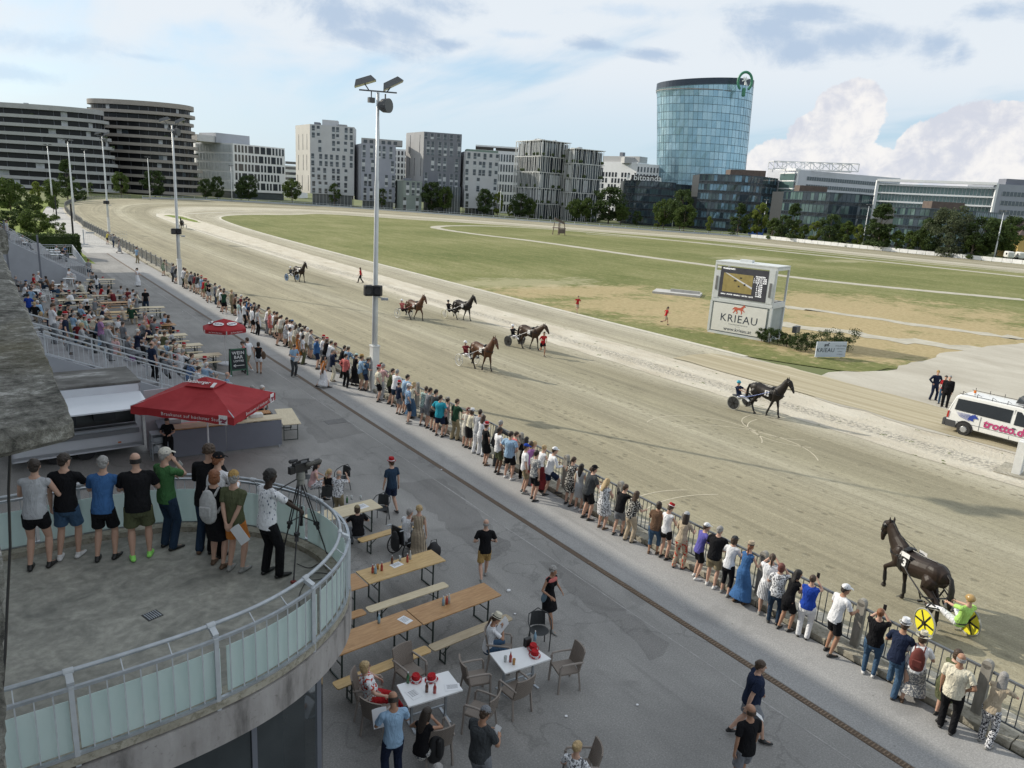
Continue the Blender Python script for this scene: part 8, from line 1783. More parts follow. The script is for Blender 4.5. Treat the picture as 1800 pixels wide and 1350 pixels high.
W_,Bk,Nv='white','black','navy'
RG='spectators along the rail'
RAILW_=(14.2,15.45)
def rail(l):
 for t in l:
  px,py,pose,b,top,bot,hair,hat=t[:8];kw=dict(t[8]) if len(t)>8 else {}
  kw.setdefault('face',90+((px*13+py*7) % 57)-28);kw.setdefault('fixx',RAILW_ if pose[:4] != 'rail' else (15.22,15.40));kw.setdefault('where','at the rail');kw.setdefault('group',RG)
  A(px,py,pose,b,top,bot,hair,hat,**kw)
T,Lg,Tk=lambda c,*p:('tee',c,*p),lambda c,*p:('long',c,*p),lambda c,*p:('tank',c,*p)
Sh,Tr,Cp,Lk=lambda c,*p:('shorts',c,*p),lambda c,*p:('trousers',c,*p),lambda c,*p:('capri',c,*p),lambda c,*p:('leggings',c,*p)
s_,c_u,bb_,lo,bu,ta,fr='short','curly','bob','long','bun','tail','fringe'
rail([
 (1773,1158,'rail2','f',T('beige'),Tr(W_,'leopard'),(lo,'grey'),None,dict(shoes='grey')),(1690,1127,'rail2','f',T('olive'),('skirt','olive'),(bb_,'brown'),None),(1692,1149,'hip1','h',T('cream'),Tr(Bk),(fr,'grey'),None,dict(fixx=(14.5,15.0),face=80,skin='tan')),
 (1625,1112,'railfoot','g',T(W_),('longskirt','grey','floral'),(bb_,'brown'),('sunhat','cream'),dict(shoes='brown')),(1594,1090,'railfoot','m',T(Nv),Tr('denim'),(s_,'brown'),('hat',W_),dict(fixx=(14.9,15.3),skin='tan')),(1551,1062,'phone','g',T(Bk),Lk('denim'),(bu,'ginger'),None,dict(shoes='white',face=70)),
 (1491,1016,'rail','m',T(W_),Sh(Bk),(s_,'darkbrown'),('cap',W_),dict(skin='tan')),(1434,989,'phone1','g',Tk('royal'),Tr(W_),(bu,'brown'),None,dict(face=70)),(1407,983,'rail2','f',Tk(Bk),Sh(Bk),(lo,'blackhair'),None,dict(skin='tan')),(1375,990,'phone1','g',T(W_,'floral'),Lk('darkdenim'),(bb_,'red'),None,dict(face=60)),
 (1361,962,'phone','g',T(W_),('skirt',W_,'vstripes'),(ta,'brown'),None,dict(face=60,shoes='grey')),(1325,931,'rail','f',('longdress','blue'),(Sh(Bk)),(ta,'ginger'),('sunhat','beige'),dict(shoes='brown')),(1295,928,'rail','f',T(W_),Cp(Bk),(bb_,'brown'),('cap','darkgrey'),dict(shoes='grey')),
 (1269,910,'rail','h',T(Bk),Sh('khaki'),(s_,'grey'),None,dict(shoes='white')),(1246,901,'rail','m',T('violet'),Sh(Bk),(s_,'brown'),('cap',W_),dict(h=1.66,shoes='white')),(1210,890,'rail','f',T('beige'),Tr('beige','redfloral'),(lo,'darkbrown'),('cap','lightgrey'),{}),(1183,876,'read','f',Tk(W_),('briefs',Bk),(s_,'brown'),('hat','red'),dict(shoes='black')),
 (1161,873,'rail','g',T('brown'),Cp('denim'),(bb_,'darkbrown'),None,dict(shoes='brown',skin='tan')),(1121,863,'rail','g',T(Bk,'floral'),Tr('beige'),(lo,'brown'),None,{}),(1100,850,'rail2','m',T(Bk),Sh('grey'),(s_,'brown'),None,dict(h=1.68)),(1070,841,'read','g',('dress',W_,'floral'),Sh(Bk),(lo,'blond'),None,dict(shoes='brown')),
 (1046,824,'rail','h',T('darkgrey'),Sh(Bk),(s_,'darkbrown'),('cap',Bk),{}),(1043,814,'rail','f',T('grey'),('skirt','darkgrey'),(c_u,'brown'),None,{}),(1024,803,'stand','f',Tk('lightgrey'),('skirt','lightgrey'),(lo,'blackhair'),None,dict(shoes='white')),(1010,797,'rail','f',('dress',Bk,'floral'),Sh(Bk),(ta,'brown'),None,{}),
 (976,791,'railfoot','m',Lg(W_),Sh(Nv),(s_,'brown'),('cap',W_),{}),(958,782,'rail','f',Tk(W_),('longskirt','maroon'),(bu,'blond'),None,{}),(944,791,'relaxed','m',T('grey','floral'),Sh(Bk),(s_,'darkbrown'),None,dict(fixx=(14.7,15.1))),(934,782,'rail','f',T('purple'),Tr('grey'),(bb_,'brown'),None,{}),(926,780,'stand','m',T(W_),Sh('khaki'),(s_,'brown'),('cap','royal'),dict(fixx=(14.5,15.0),shoes='grey')),
 (941,768,'rail2','f',T('pink'),('skirt','red'),(bu,'blond'),None,{}),(927,754,'rail','f',Lg(Bk),Tr(Bk),(lo,'blackhair'),None,{}),(909,752,'rail','f',Tk('coral'),Sh(W_),(s_,'brown'),None,{}),(899,758,'hips','h',T('lightblue'),Sh(Bk),(s_,'darkbrown'),None,dict(fixx=(14.6,15.0),shoes='white')),(879,750,'stand','m',T(W_),Sh('olive'),(s_,'darkbrown'),None,dict(fixx=(14.3,14.8),skin='brown')),
 (881,738,'rail2','m',('jacket','darkgrey'),Tr('darkgrey'),(s_,'grey'),None,{}),(856,743,'hip1','f',('teedress',Bk),Sh(Bk),(s_,'brown'),('hat','red'),dict(fixx=(14.4,14.9),shoes='brown')),(851,724,'rail','f',Lg(W_),Tr(W_),(lo,'brown'),None,{}),(845,719,'rail','m',Lg('lightgrey'),Tr(W_),(s_,'darkbrown'),None,dict(shoes='grey')),(831,717,'rail','f',T('cream'),('skirt',Bk),(bb_,'brown'),('sunhat',W_),{}),
 (824,709,'rail','f',T('offwhite'),('skirt','offwhite'),(c_u,'red'),None,{}),(804,700,'lefthand','m',T('darkgreen'),Tr('khaki'),(s_,'brown'),None,{}),(788,700,'rail','f',T('pink','floral'),Sh(Bk),(bu,'darkbrown'),None,{}),(775,686,'hips','h',T('teal'),Sh(Nv),(s_,'darkbrown'),None,dict(fixx=(14.7,15.1))),(767,686,'rail','m',T('darkgrey'),Sh(Bk),(s_,'blackhair'),None,{}),
 (757,682,'rail','m',T('grey'),Sh('grey'),(s_,'darkbrown'),None,{}),(750,684,'rail','m',T('mint','floral'),Sh('grey'),(s_,'brown'),None,{}),(728,671,'rail','f',Tk('cream'),('longskirt','denim'),(lo,'blond'),None,{}),(719,674,'hips','m',T('lightblue','stripes'),Sh('darkdenim'),(s_,'grey'),('cap',W_),dict(fixx=(14.5,14.9),shoes='grey')),
 (702,670,'stand','m',T(Nv),Sh('grey'),(s_,'brown'),('hat','red'),dict(h=1.55,fixx=(14.7,15.1))),(717,658,'rail','h',T('lightblue'),Sh('grey'),(s_,'darkbrown'),None,{}),(699,649,'rail','m',T(W_),Sh('darkdenim'),(s_,'grey'),None,{}),(691,646,'rail','m',T('olive'),Sh(Bk),(s_,'darkbrown'),None,{}),(674,639,'rail','m',Lg('pink'),Tr('lightgrey'),(s_,'grey'),None,{}),
 (666,643,'hips','h',T('cream','check'),Sh(Bk),(s_,'brown'),('hat','red'),dict(fixx=(14.6,15.0))),(671,632,'rail','m',T(W_),Tr('grey'),(s_,'darkbrown'),None,{}),(648,628,'rail','m',T('denim'),Sh(Nv),(s_,'brown'),('hat','cream'),{}),
 (636,624,'phone1','m',Lg('lightblue'),Sh('khaki'),(s_,'brown'),('hat','tan'),{}),(627,621,'rail','f',('longdress',Bk),Sh(Bk),(ta,'brown'),('cap','mint'),{}),(608,615,'hips','m',Lg('coral'),Tr(Bk),(s_,'blackhair'),None,dict(fixx=(13.9,14.4),face=70,shoes='grey')),(613,605,'rail','m',Lg('lightblue','vstripes'),Tr('lightgrey'),(s_,'brown'),('hat','cream'),{}),(606,597,'rail2','m',('jacket',Bk),Tr(Bk),(s_,'darkbrown'),None,{}),
 (590,597,'rail','f',T('beige'),('skirt','beige'),(c_u,'red'),None,{}),(585,613,'mouth','m',('jacket',Nv),Tr('cream'),(s_,'grey'),('hat',W_),dict(fixx=(13.9,14.5),shoes='brown')),(583,607,'rail','m',Lg(W_),Tr('lightgrey'),(s_,'brown'),('hat','cream'),{}),(575,594,'rail','f',('dress',Bk),Sh(Bk),(lo,'brown'),('hat','red'),{}),(569,588,'rail','f',T(W_),Sh('grey'),(s_,'brown'),('hat','red'),{}),
 (557,592,'headarms','h',T('blue'),Sh(Nv),(s_,'brown'),None,dict(fixx=(14.0,14.6))),(547,579,'lefthand','m',Lg('lightgrey'),Sh('grey'),(s_,'brown'),None,{}),(541,575,'rail','m',T('offwhite'),Sh('khaki'),(s_,'white'),None,{}),(533,572,'rail','f',T(W_),Sh(Bk),(bu,'darkbrown'),None,{}),(531,580,'rail','f',Tk(W_),('skirt','cream'),(bb_,'brown'),('sunhat','cream'),{}),
 (533,588,'relaxed','f',T(W_),Tr('olive'),(bb_,'blackhair'),None,dict(fixx=(13.9,14.4))),(524,587,'stand','f',('dress','orange'),Sh(Bk),(lo,'ginger'),None,{}),(521,575,'rail','f',T('offwhite'),('skirt','khaki'),(lo,'brown'),None,{}),(537,564,'rail2','m',Lg('grey'),Tr('grey'),(s_,'darkbrown'),None,{}),(527,558,'rail','m',T('grey','floral'),Sh(Bk),(s_,'blackhair'),None,dict(skin='dark')),
 (514,562,'rail','m',T(W_),Sh('lightgrey'),(s_,'brown'),('cap','blue'),{}),(510,575,'stand','f',T(W_),Cp('khaki'),(bb_,'blackhair'),None,dict(fixx=(13.9,14.5))),(505,568,'rail','f',('dress',W_,'floral'),Sh(Bk),(bb_,'ginger'),None,{}),(510,554,'rail','f',T(W_),Tr(Bk),(bu,'blackhair'),None,{}),(504,550,'rail','m',T(Bk),Sh('darkgrey'),(s_,'darkbrown'),None,{}),
 (495,547,'rail','m',T('offwhite'),Sh('khaki'),(s_,'darkbrown'),None,{}),(493,553,'rail','f',T('pink'),('skirt','red'),(bu,'darkbrown'),None,{}),(486,554,'hip1','f',T('cream'),('briefs',Bk),(lo,'darkbrown'),None,dict(fixx=(13.9,14.5))),(487,546,'rail','m',T('brown'),Sh('darkgrey'),(s_,'darkbrown'),None,{}),(482,544,'relaxed','m',Lg(W_),Sh('khaki'),(s_,'brown'),None,{}),
 (474,542,'stand','f',T('coral'),('skirt','coral'),(lo,'blond'),None,{}),(472,538,'rail','m',Lg(W_),Tr('grey'),(s_,'brown'),('cap','darkgrey'),{}),(455,534,'rail','f',('longdress',W_),Sh(Bk),(bb_,'brown'),('hat',Bk),{}),(452,534,'relaxed','m',T('lightgrey'),Tr(Bk),(s_,'brown'),None,dict(fixx=(13.8,14.4),shoes='white')),(447,531,'rail','f',T('darkgrey'),Sh(Bk),(bu,'darkbrown'),None,{}),
 (443,533,'hips','m',Lg(W_),Sh(Bk),(s_,'brown'),None,dict(fixx=(13.8,14.3))),(437,531,'stand','m',T(Nv),Sh('darkgrey'),(s_,'blackhair'),None,{}),(429,528,'cross','m',T(W_),Tr(Bk),(s_,'blackhair'),None,dict(fixx=(13.8,14.4))),(438,524,'rail','m',T('blue'),Sh('grey'),(s_,'brown'),None,{}),(434,519,'rail','m',T(Bk),Sh(Bk),(s_,'blackhair'),None,{}),
 (430,521,'rail','f',T('offwhite'),('skirt','darkgrey'),(bu,'brown'),None,{}),(424,515,'rail','m',T('maroon'),Sh('grey'),(s_,'white'),None,{}),(419,516,'stand','f',T('mint'),('longskirt',W_),(bb_,'blackhair'),None,dict(fixx=(13.9,14.5))),(415,513,'rail','f',Tk('brown'),Sh(Bk),(bb_,'darkbrown'),None,{}),(407,508,'relaxed','m',T('khaki'),Tr('khaki'),(s_,'blond'),None,{}),
 (394,502,'rail','f',T('brown','floral'),Sh('olive'),(bu,'darkbrown'),None,{}),(393,509,'cross','m',T('darkgreen'),Sh(Bk),(s_,'brown'),None,dict(fixx=(13.9,14.6),face=40,shoes='white')),(388,507,'hip1','m',Lg(W_),Sh(Bk),(s_,'brown'),None,{}),(386,502,'rail','m',T('offwhite'),Sh('khaki'),(s_,'grey'),None,{}),(378,497,'relaxed','m',T('grey'),Tr('darkdenim'),(s_,'darkbrown'),None,{}),
 (366,493,'cross','m',T(Bk),Sh('lightgrey'),(s_,'darkbrown'),None,dict(face=150)),(362,490,'stand','m',T('green'),Sh(Bk),(s_,'brown'),('hat','red'),{}),(359,490,'rail','f',T('red'),Sh('khaki'),(s_,'brown'),('hat','red'),{}),(354,484,'stand','m',T('lightblue'),Sh('lightgrey'),(s_,'brown'),('hat','red'),{}),(348,480,'rail','m',T('darkgrey'),Sh(W_),(s_,'blackhair'),None,{}),
 (343,479,'rail','f',T('maroon'),Sh('beige'),(bb_,'blackhair'),None,{}),(342,475,'rail','m',T(Nv),Sh('grey'),(s_,'blackhair'),None,{}),(336,477,'rail2','m',T('grey'),Sh(Bk),(s_,'darkbrown'),None,{}),(329,476,'rail','f',T('beige'),('skirt','beige'),(bb_,'blond'),None,{}),(326,473,'rail','m',T('lightgrey'),Sh('olive'),(s_,'brown'),None,{}),(323,470,'rail','m',T(W_),Tr(Bk),(s_,'darkbrown'),None,{}),
 (311,471,'rail2','m',T('darkgrey'),Sh('grey'),(s_,'darkbrown'),None,{}),(305,468,'rail2','m',T('grey'),Tr('darkgrey'),(s_,'brown'),None,{}),(289,456,'rail2','f',('dress','green','floral'),Sh(Bk),(bb_,'darkbrown'),None,dict(where='leaning on the rail before the crowd begins')),(240,434,'relaxed','m',T('lightblue'),Tr('khaki'),(s_,'brown'),None,dict(where='alone at the far rail')),(209,421,'walk','f',('longdress','lightgrey','floral'),Sh(Bk),(bb_,'brown'),None,dict(where='walking by the far rail')),
 (200,411,'rail2','m',Lg('grey'),Tr('darkdenim'),(s_,'brown'),None,dict(where='leaning at the third mast')),(190,408,'rail2','m',T('yellow'),Sh(Bk),(s_,'brown'),None,dict(where='at the third mast'))])
PG='people on the paving'
def pav(*a,**k):k.setdefault('group',PG);return A(*a,**k)
pav(1339,1161,'walk','h',T(Nv),Sh('grey'),(s_,'brown'),None,face=130,label='stout man in navy shirt and grey shorts walking with a sheet of paper')
pav(1321,1239,'step','m',T(Bk),Sh('grey'),(fr,'brown'),None,face=20,label='balding man in black shirt at the bottom edge, seen from behind',skin='tan')
pav(688,806,'step','m',T('darkdenim'),Sh(Nv),(s_,'brown'),('hat','red'),face=-10,label='man in dark blue shirt and shorts wearing a red hat, walking away',mirror=False)
pav(855,913,'walk2','m',T(Bk),Sh('tan'),(fr,'grey'),None,face=30,label='bald man in black polo and mustard shorts jogging across the paving',shoes='grey')
pav(973,995,'walk2','f',('dress',Bk),Sh(Bk),(c_u,'grey'),None,face=170,label='grey-haired woman in black dress with coral shoulders crossing the paving',shoes='grey',skin='tan')
pav(518,606,'read','m',T('lightblue','check'),Tr('darkgrey'),(s_,'darkbrown'),None,face=165,label='man in light checked polo reading papers beside the drain',shoes='grey')
pav(569,624,'walk','f',Tk('orange'),('longskirt',W_),(lo,'blackhair'),None,face=95,label='woman in orange top and long white skirt with very long dark hair')
pav(424,600,'read','f',T('coral'),Tr(W_),(ta,'darkbrown'),None,face=-70,label='woman in coral blouse behind the chalk board')
pav(434,593,'walk','m',T(W_),Sh('khaki'),(s_,'brown'),None,face=-30,label='man in white shirt hidden behind the coral-bloused woman',shoes='white')
pav(454,601,'step','f',Tk(Bk),('briefs',W_),(bb_,'darkbrown'),None,face=20,label='woman in black top and white shorts right of the chalk board',skin='tan',shoes='brown')
pav(242,471,'read','f',('longdress',W_),Sh(W_),(ta,'brown'),None,face=130,label='woman in long white dress alone on the sunlit paving')
pav(255,507,'stand','m',T(Bk),Tr('darkdenim'),(fr,'brown'),None,face=20,label='man in black shirt and jeans standing beside the far bench tables')
pav(155,455,'stand','m',T('lightgrey','vstripes'),Sh('darkdenim'),(s_,'ginger'),None,face=30,label='man in light shirt and blue shorts at the foot of the far stairs')
pav(690,1215,'read','m',T('lightblue'),Tr(Nv),(fr,'darkbrown'),None,face=10,label='man in light blue shirt, seen from behind at the white table',skin='tan')
pav(858,1242,'read','h',T('darkgrey'),Tr('grey'),(s_,'brown'),('cap','grey'),face=75,label='man in dark polo and grey cap looking at a paper by the chairs',skin='tan')
wd=pav(737,888,'lefthand','f',('longdress','beige','vstripes'),Sh(Bk),(c_u,'blond'),None,face=40,label='blonde woman in brown-striped long dress beside the wheelchair',h=1.70)
pav(236,517,'read','f',('longdress','grey'),Sh(Bk),(bu,'blackhair'),None,face=-60,label='woman in long grey dress standing at the long beer table')
pav(255,547,'stand','f',('longdress','pink','floral'),Sh(Bk),(bb_,'grey'),None,face=120,label='woman in flowered long dress standing by the red-hat table')
SG='seated people'
def sit(px,py,pose,b,top,bot,hair,hat,face,label,**k):k.setdefault('group',SG);return A(px,py,pose,b,top,bot,hair,hat,face=face,label=label,**k)
sit(628,888,'sit','g',T(Bk),Tr('grey'),(bb_,'brown'),('cap','khaki'),15,'woman in black seated at the pale wooden table, from behind',lod=0)
sit(876,1080,'sitphone','f',T(W_),Lk('denim'),(ta,'brown'),('hat','cream'),110,'reader in white shirt and straw hat holding a newspaper',lod=0,skin='tan')
sit(640,1163,'sitback','g',T(W_,'redfloral'),Lk('red'),(bb_,'blond'),None,105,'blonde woman in red trousers leaning back at the white table',lod=0,glasses=True)
sit(752,1243,'sitcross','f',Tk(Bk),Lk('grey','leopard'),(lo,'darkbrown'),None,60,'dark-haired woman in black top smoking with legs crossed',lod=0,skin='tan')
sit(1016,1303,'sit2','f',T(W_,'floral'),Tr('grey'),(bu,'blond'),None,60,'blonde woman in white lace blouse at the bottom edge',lod=0)
sit(770,1343,'sit2','m',T('grey'),Tr('grey'),(s_,'grey'),None,40,'grey-haired person whose head just shows at the bottom edge',lod=0)
wc=sit(721,893,'sit','m',T(W_),Tr('darkgrey'),(s_,'grey'),None,75,'person in white shirt sitting in the wheelchair')
sit(557,811,'sit','f',Tk('pink'),Sh(W_,'floral'),(lo,'blackhair'),None,110,'woman with long black hair and sunglasses beyond the video camera',glasses=True)
sit(579,824,'sit2','f',Tk(Bk),Tr('grey'),(ta,'blond'),None,60,'blonde woman with ponytail seated beyond the terrace rail')
sit(596,827,'phone1','h',T(W_,'floral'),Tr('khaki'),(fr,'grey'),None,60,'bald man in patterned white shirt looking at a phone',h=1.55)
sit(475,848,'sit2','m',T(W_),Tr('grey'),(s_,'grey'),None,30,'grey-haired man in white seated behind the terrace rail, left of the cameraman',)
A(292,735,'read','f',T(Bk),Tr(Bk),(bu,'darkbrown'),None,face=200,label='barmaid in black bending over behind the bar',h=1.62,z=0)
A(523,758-40,'stand','m',T(Bk),Tr(Bk),(s_,'brown'),None,face=200,label='man in black at the grill behind the bar end',h=1.7,xy=(8.7,28.9))
A(445,678,'read','m',T('grey'),Tr('darkgrey'),(s_,'grey'),None,face=150,label='grey-haired man behind the big parasol, left',group=PG);A(461,677,'stand','m',T('lightgrey'),Tr('darkgrey'),(s_,'white'),None,face=150,label='white-haired man behind the big parasol, right',group=PG)
FS=[(67,477,T(W_),'m',(s_,'white'),None,'white-haired man in white with dark waistcoat by the stair wall'),(59,481,T('red'),'m',(s_,'red'),None,'person in red shirt at the wall table'),(80,485,T('brown'),'f',(bb_,'darkbrown'),None,'dark-haired person right of the white-haired man at the wall'),(27,484,T('grey'),'m',(s_,'grey'),None,'man in grey, leftmost at the wall by the ledge'),(45,492,T('grey'),'m',(s_,'brown'),('cap','blue'),'man with blue cap left of the wall table'),
      (121,471,T(W_),'m',(s_,'blackhair'),None,'dark-haired man in white lounging at the stair foot'),(109,493,Tk('beige'),'f',(bu,'darkbrown'),None,'bare-shouldered woman at the plastic table'),(135,493,T(W_),'m',(s_,'darkbrown'),None,'man in white shirt facing the bare-shouldered woman'),(140,494,T('cream'),'h',(s_,'brown'),None,'broad man in pale shirt, back to the viewer, at the far tables'),(163,478,T('grey'),'m',(s_,'brown'),None,'man in grey shirt at the farthest beer table'),(169,483,T(W_),'f',(lo,'blackhair'),None,'woman with long black hair and white shirt at the farthest table'),
      (159,495,T(Bk),'m',(s_,'blackhair'),None,'person in black on a white plastic chair'),(179,501,T('red'),'f',(bb_,'darkbrown'),None,'woman in red at the second beer table'),(191,501,T(Bk),'m',(s_,'brown'),None,'man in black next to the woman in red'),(121,511,T(W_),'h',(s_,'brown'),('hat','red'),'broad man in white with a red hat at the far tables'),(130,509,T('grey'),'m',(s_,'darkbrown'),None,'man behind the broad man with the red hat'),(153,530,Tk(Bk),'f',(bu,'blackhair'),None,'woman in black top in the middle of the far tables'),
      (185,534,T(W_),'m',(s_,'darkbrown'),None,'man in white shirt at the long yellow table'),(157,544,T(W_),'m',(s_,'darkbrown'),None,'bearded man in white among the middle tables'),(127,544,T(Bk),'f',(bb_,'blackhair'),None,'dark-haired woman seated behind the red hats'),(137,549,T('brown'),'f',(lo,'blackhair'),None,'long-haired woman next to the man in pale green'),(143,553,T('mint'),'m',(s_,'darkbrown'),None,'man in pale green seated behind the red-hatted pair'),
      (224,506,T('maroon'),'m',(s_,'brown'),None,'man in maroon, far end of the right table'),(218,512,T('lightgrey','floral'),'f',(bb_,'grey'),None,'woman in patterned grey at the right table'),(234,508,T(W_),'m',(s_,'darkbrown'),None,'man in white bending over the right table'),(228,518,T(W_),'m',(fr,'grey'),None,'balding man in white shirt at the right table'),(254,551,T('red'),'m',(s_,'brown'),('hat','red'),'person in red with red hat behind the flowered dress'),(267,554,T('maroon','floral'),'f',(s_,'brown'),('cap',W_),'woman with white cap at the red-hat table'),
      (272,559,T('grey'),'h',(s_,'darkbrown'),None,'broad man in grey, back turned, at the red-hat table'),(290,551,T('lightblue'),'m',(s_,'brown'),None,'man in light blue with hand at his face'),(296,553,T('brown'),'f',(bb_,'brown'),None,'woman in brown beside the man in light blue'),(276,576,Tk('beige'),'f',(s_,'brown'),('hat','red'),'sunbathing woman in red hat on the pale table bench'),(299,579,T('lightgrey'),'f',(bb_,'brown'),None,'woman in pale grey sitting beside the red hat'),
      (55,505,T('lightblue'),'h',(s_,'brown'),None,'man in light blue, back turned, at the left by the ledge'),(49,516,T('royal'),'m',(s_,'blackhair'),None,'boy in bright blue near the ledge')]
for i,(px,py,top,b,hr_,ht_,lb) in enumerate(FS):A(px,py,['sit','sit2','sit'][i % 3],b,top,[Tr('darkgrey'),Sh('khaki'),Tr('darkdenim'),Sh(Bk)][i % 4],hr_,ht_,face=[80,100,-60,60,20,120][i % 6],label=lb,group='people seated at the far tables')
def gstairs(x,y):return st1(x) if (S1['y0']+.45<y<S1['y1']-.1 and x<S1['x1']) else (0.0 if y>S1['y1'] or x>S1['x1'] else 50)
rq=random.Random(21);CL_=['white','grey','navy','lightblue','black','beige','darkgreen','pink','olive','maroon','lightgrey','cream','denim','brown'];CB_=[Tr('darkgrey'),Sh('khaki'),Tr('darkdenim'),Sh('grey'),Tr('beige')]
kk=0
for px,py in [(40,500),(36,492),(52,496),(70,530),(60,534),(78,541),(101,541),(108,556),(120,560),(135,562),(142,570),(160,556),(168,562),(196,566),(206,560),(247,566),(259,573),(246,592),(253,601),(279,603),(300,598),(309,612),(322,606),(199,512),(211,505),(240,512),(100,503),(88,494),(151,520),(165,524),(176,540),(141,538),(115,536),(218,540),(230,538),(268,590),(284,585),(336,632),(312,628),(345,634)]:
 top=[T,Lg,Tk][kk % 3](CL_[kk % 14]);bot=CB_[kk % 5];b='mfmh'[kk % 4];where='seated among the far tables'
 if px<200 and py>538 or px>270 and py>600:where='in the crowd behind the steps'
 hz=1.28;r_=solve_head(px,py,1.30,gstairs) if px<230 and py>552 else None;q=at(px,py,1.30)
 A(px,py,['sit','sit2','sitphone'][kk % 3],b,top,bot,([s_,bb_,s_,fr][kk % 4] if b != 'f' else bb_,['brown','grey','darkbrown','white','blond','grey'][kk % 6]),[None,None,None,('cap','white'),None,None,('hat','red'),None][kk % 8],face=[95,70,110,-50,30][kk % 5],z=r_[3] if r_ else 0,xy=(r_[1],r_[2]) if r_ else (q.x,q.y),group='people seated at the far tables',where=where,lod=2);kk += 1
ST=[(96,557,'lefthand','h',T('lightgrey'),Tr('denim'),(s_,'brown'),None,'man in pale grey shirt and jeans gripping the stair railing'),(67,549,'rail','f',T('lightgrey','floral'),Tr('grey'),(bb_,'blond'),None,'blonde woman in flowered blouse at the top of the steps'),(85,551,'stand','m',T(Nv),Tr('darkgrey'),(s_,'brown'),None,'man in navy behind the pale grey shirt'),(68,516,'read','f',T(Bk,'floral'),Tr('darkgrey'),(ta,'brown'),('hat','red'),'woman in dark flowered blouse and red hat with a sheet'),(92,527,'stand','m',T('red'),Tr('grey'),(s_,'brown'),('hat','red'),'person in red shirt and red hat at the back of the steps'),
      (89,535,'read','m',T(W_),Tr('grey'),(s_,'brown'),None,'man in white before the red shirt'),(113,549,'stand','m',T(Nv),Tr('grey'),(s_,'brown'),('hat','red'),'man in navy with red hat beside the light blue polo'),(127,551,'read','m',T('lightblue'),Tr('denim'),(s_,'grey'),None,'man in light blue polo reading on the steps'),(151,561,'sit','f',Tk('mint'),Tr(Bk),(bb_,'brown'),('hat','red'),'woman in pale sleeveless top and red hat on the steps'),(148,556,'stand','m',T('mint'),Tr('grey'),(s_,'brown'),('hat','red'),'second red hat right behind the sleeveless woman'),
      (176,577,'lefthand','h',Lg('lightblue'),Sh(Bk),(s_,'grey'),None,'big man in light blue long-sleeved shirt and black shorts on the steps'),(202,591,'stand','h',T('pink'),Tr('khaki'),(fr,'brown'),None,'bald man in pink striped shirt on the steps'),(175,557,'read','m',T('purple','check'),Tr('grey'),(s_,'white'),None,'white-haired man in violet checked shirt beyond the steps'),(187,567,'read','m',Lg('lightgrey'),Tr('grey'),(s_,'grey'),None,'man in pale shirt bending behind the steps'),(205,575,'stand','m',T('grey','check'),Tr('grey'),(s_,'brown'),None,'brown-haired man in grey check behind the pink shirt'),
      (215,566,'stand','m',T('grey'),Tr('darkgrey'),(s_,'brown'),None,'man in grey shirt with diagonal bag strap'),(232,608,'lefthand','h',Lg('purple'),Sh('darkdenim'),(s_,'red'),None,'man in purple shirt leaning on the stair railing'),(223,588,'sit2','m',T('grey'),Tr('grey'),(s_,'grey'),None,'grey man seated left of the checked-shirt man on the steps'),(227,597,'sit','m',T('beige','check'),Tr('grey'),(s_,'grey'),None,'grey-haired man in beige checked shirt on the steps'),(233,591,'sit','m',T(Nv),Tr('grey'),(s_,'brown'),None,'man in navy seated behind the beige check'),
      (239,578,'phone1','m',T(Nv),Tr('grey'),(s_,'white'),None,'white-haired man in navy holding something up'),(266,600,'stand','h',T(Nv),Tr(Bk),(fr,'brown'),None,'balding man in navy polo on the lower steps'),(271,596,'stand','m',T('grey'),Tr('grey'),(s_,'grey'),None,'grey-haired man behind the navy polo'),(292,622,'lefthand','m',T('grey'),Sh(Bk),(s_,'brown'),None,'man in grey shirt with arm along the lower railing'),(285,617,'stand','m',T('darkgrey'),Tr(Bk),(s_,'blackhair'),('cap','darkgrey'),'man with dark cap beside the grey shirt on the steps'),
      (288,598,'sit','m',T('lightblue'),Tr('grey'),(s_,'grey'),None,'grey-haired man in pale blue on the benches behind the steps'),(295,607,'sit','f',T('offwhite'),Tr('grey'),(bb_,'grey'),('sunhat','cream'),'person in a wide cream sun hat on the lower steps'),(317,617,'sitphone','m',T(W_),Tr('grey'),(s_,'grey'),None,'grey-haired man bent forward near the open newspaper'),(330,622,'sit','m',T(Bk),Tr('darkgrey'),(s_,'brown'),None,'man in black at the lower end of the steps'),(329,633,'sit','m',T('blue','check'),Tr('grey'),(s_,'grey'),None,'man in blue-and-white checked shirt at the stair end'),
      (342,643,'sit','m',Lg(W_),Tr('grey'),(s_,'darkbrown'),None,'man in white shirt at the stair end, before the blue one'),(358,637,'sit','h',T('lightblue'),Tr('grey'),(s_,'white'),None,'broad white-haired man in light blue at the stair end'),(353,630,'sit','m',T(W_),Tr('grey'),(s_,'brown'),('hat','red'),'man in white with red hat behind the stair end'),(379,655,'sit2','m',T(W_),Tr('grey'),(s_,'grey'),None,'grey-haired man in white just above the big parasol'),(398,656,'sit2','m',T('lightblue','vstripes'),Tr('grey'),(fr,'grey'),None,'man in blue-striped shirt just above the big parasol')]
for i,(px,py,pose,b,top,bot,hr_,ht_,lb) in enumerate(ST):
 hh={'m':1.76,'h':1.78,'f':1.66,'g':1.66}[b];Sx=skel(pose,b);hz=(Sx['head']+Sx['HM'] @ Vector((0,0,.12))).z*hh/1.765
 r_=solve_head(px,py,hz,gstairs);A(px,py,pose,b,top,bot,hr_,ht_,face=[90,75,100,60][i % 4],z=(r_[3] if r_ else 0),label=lb,group='people on and behind the crowded steps',lod=1,xy=(r_[1],r_[2]) if r_ else None)
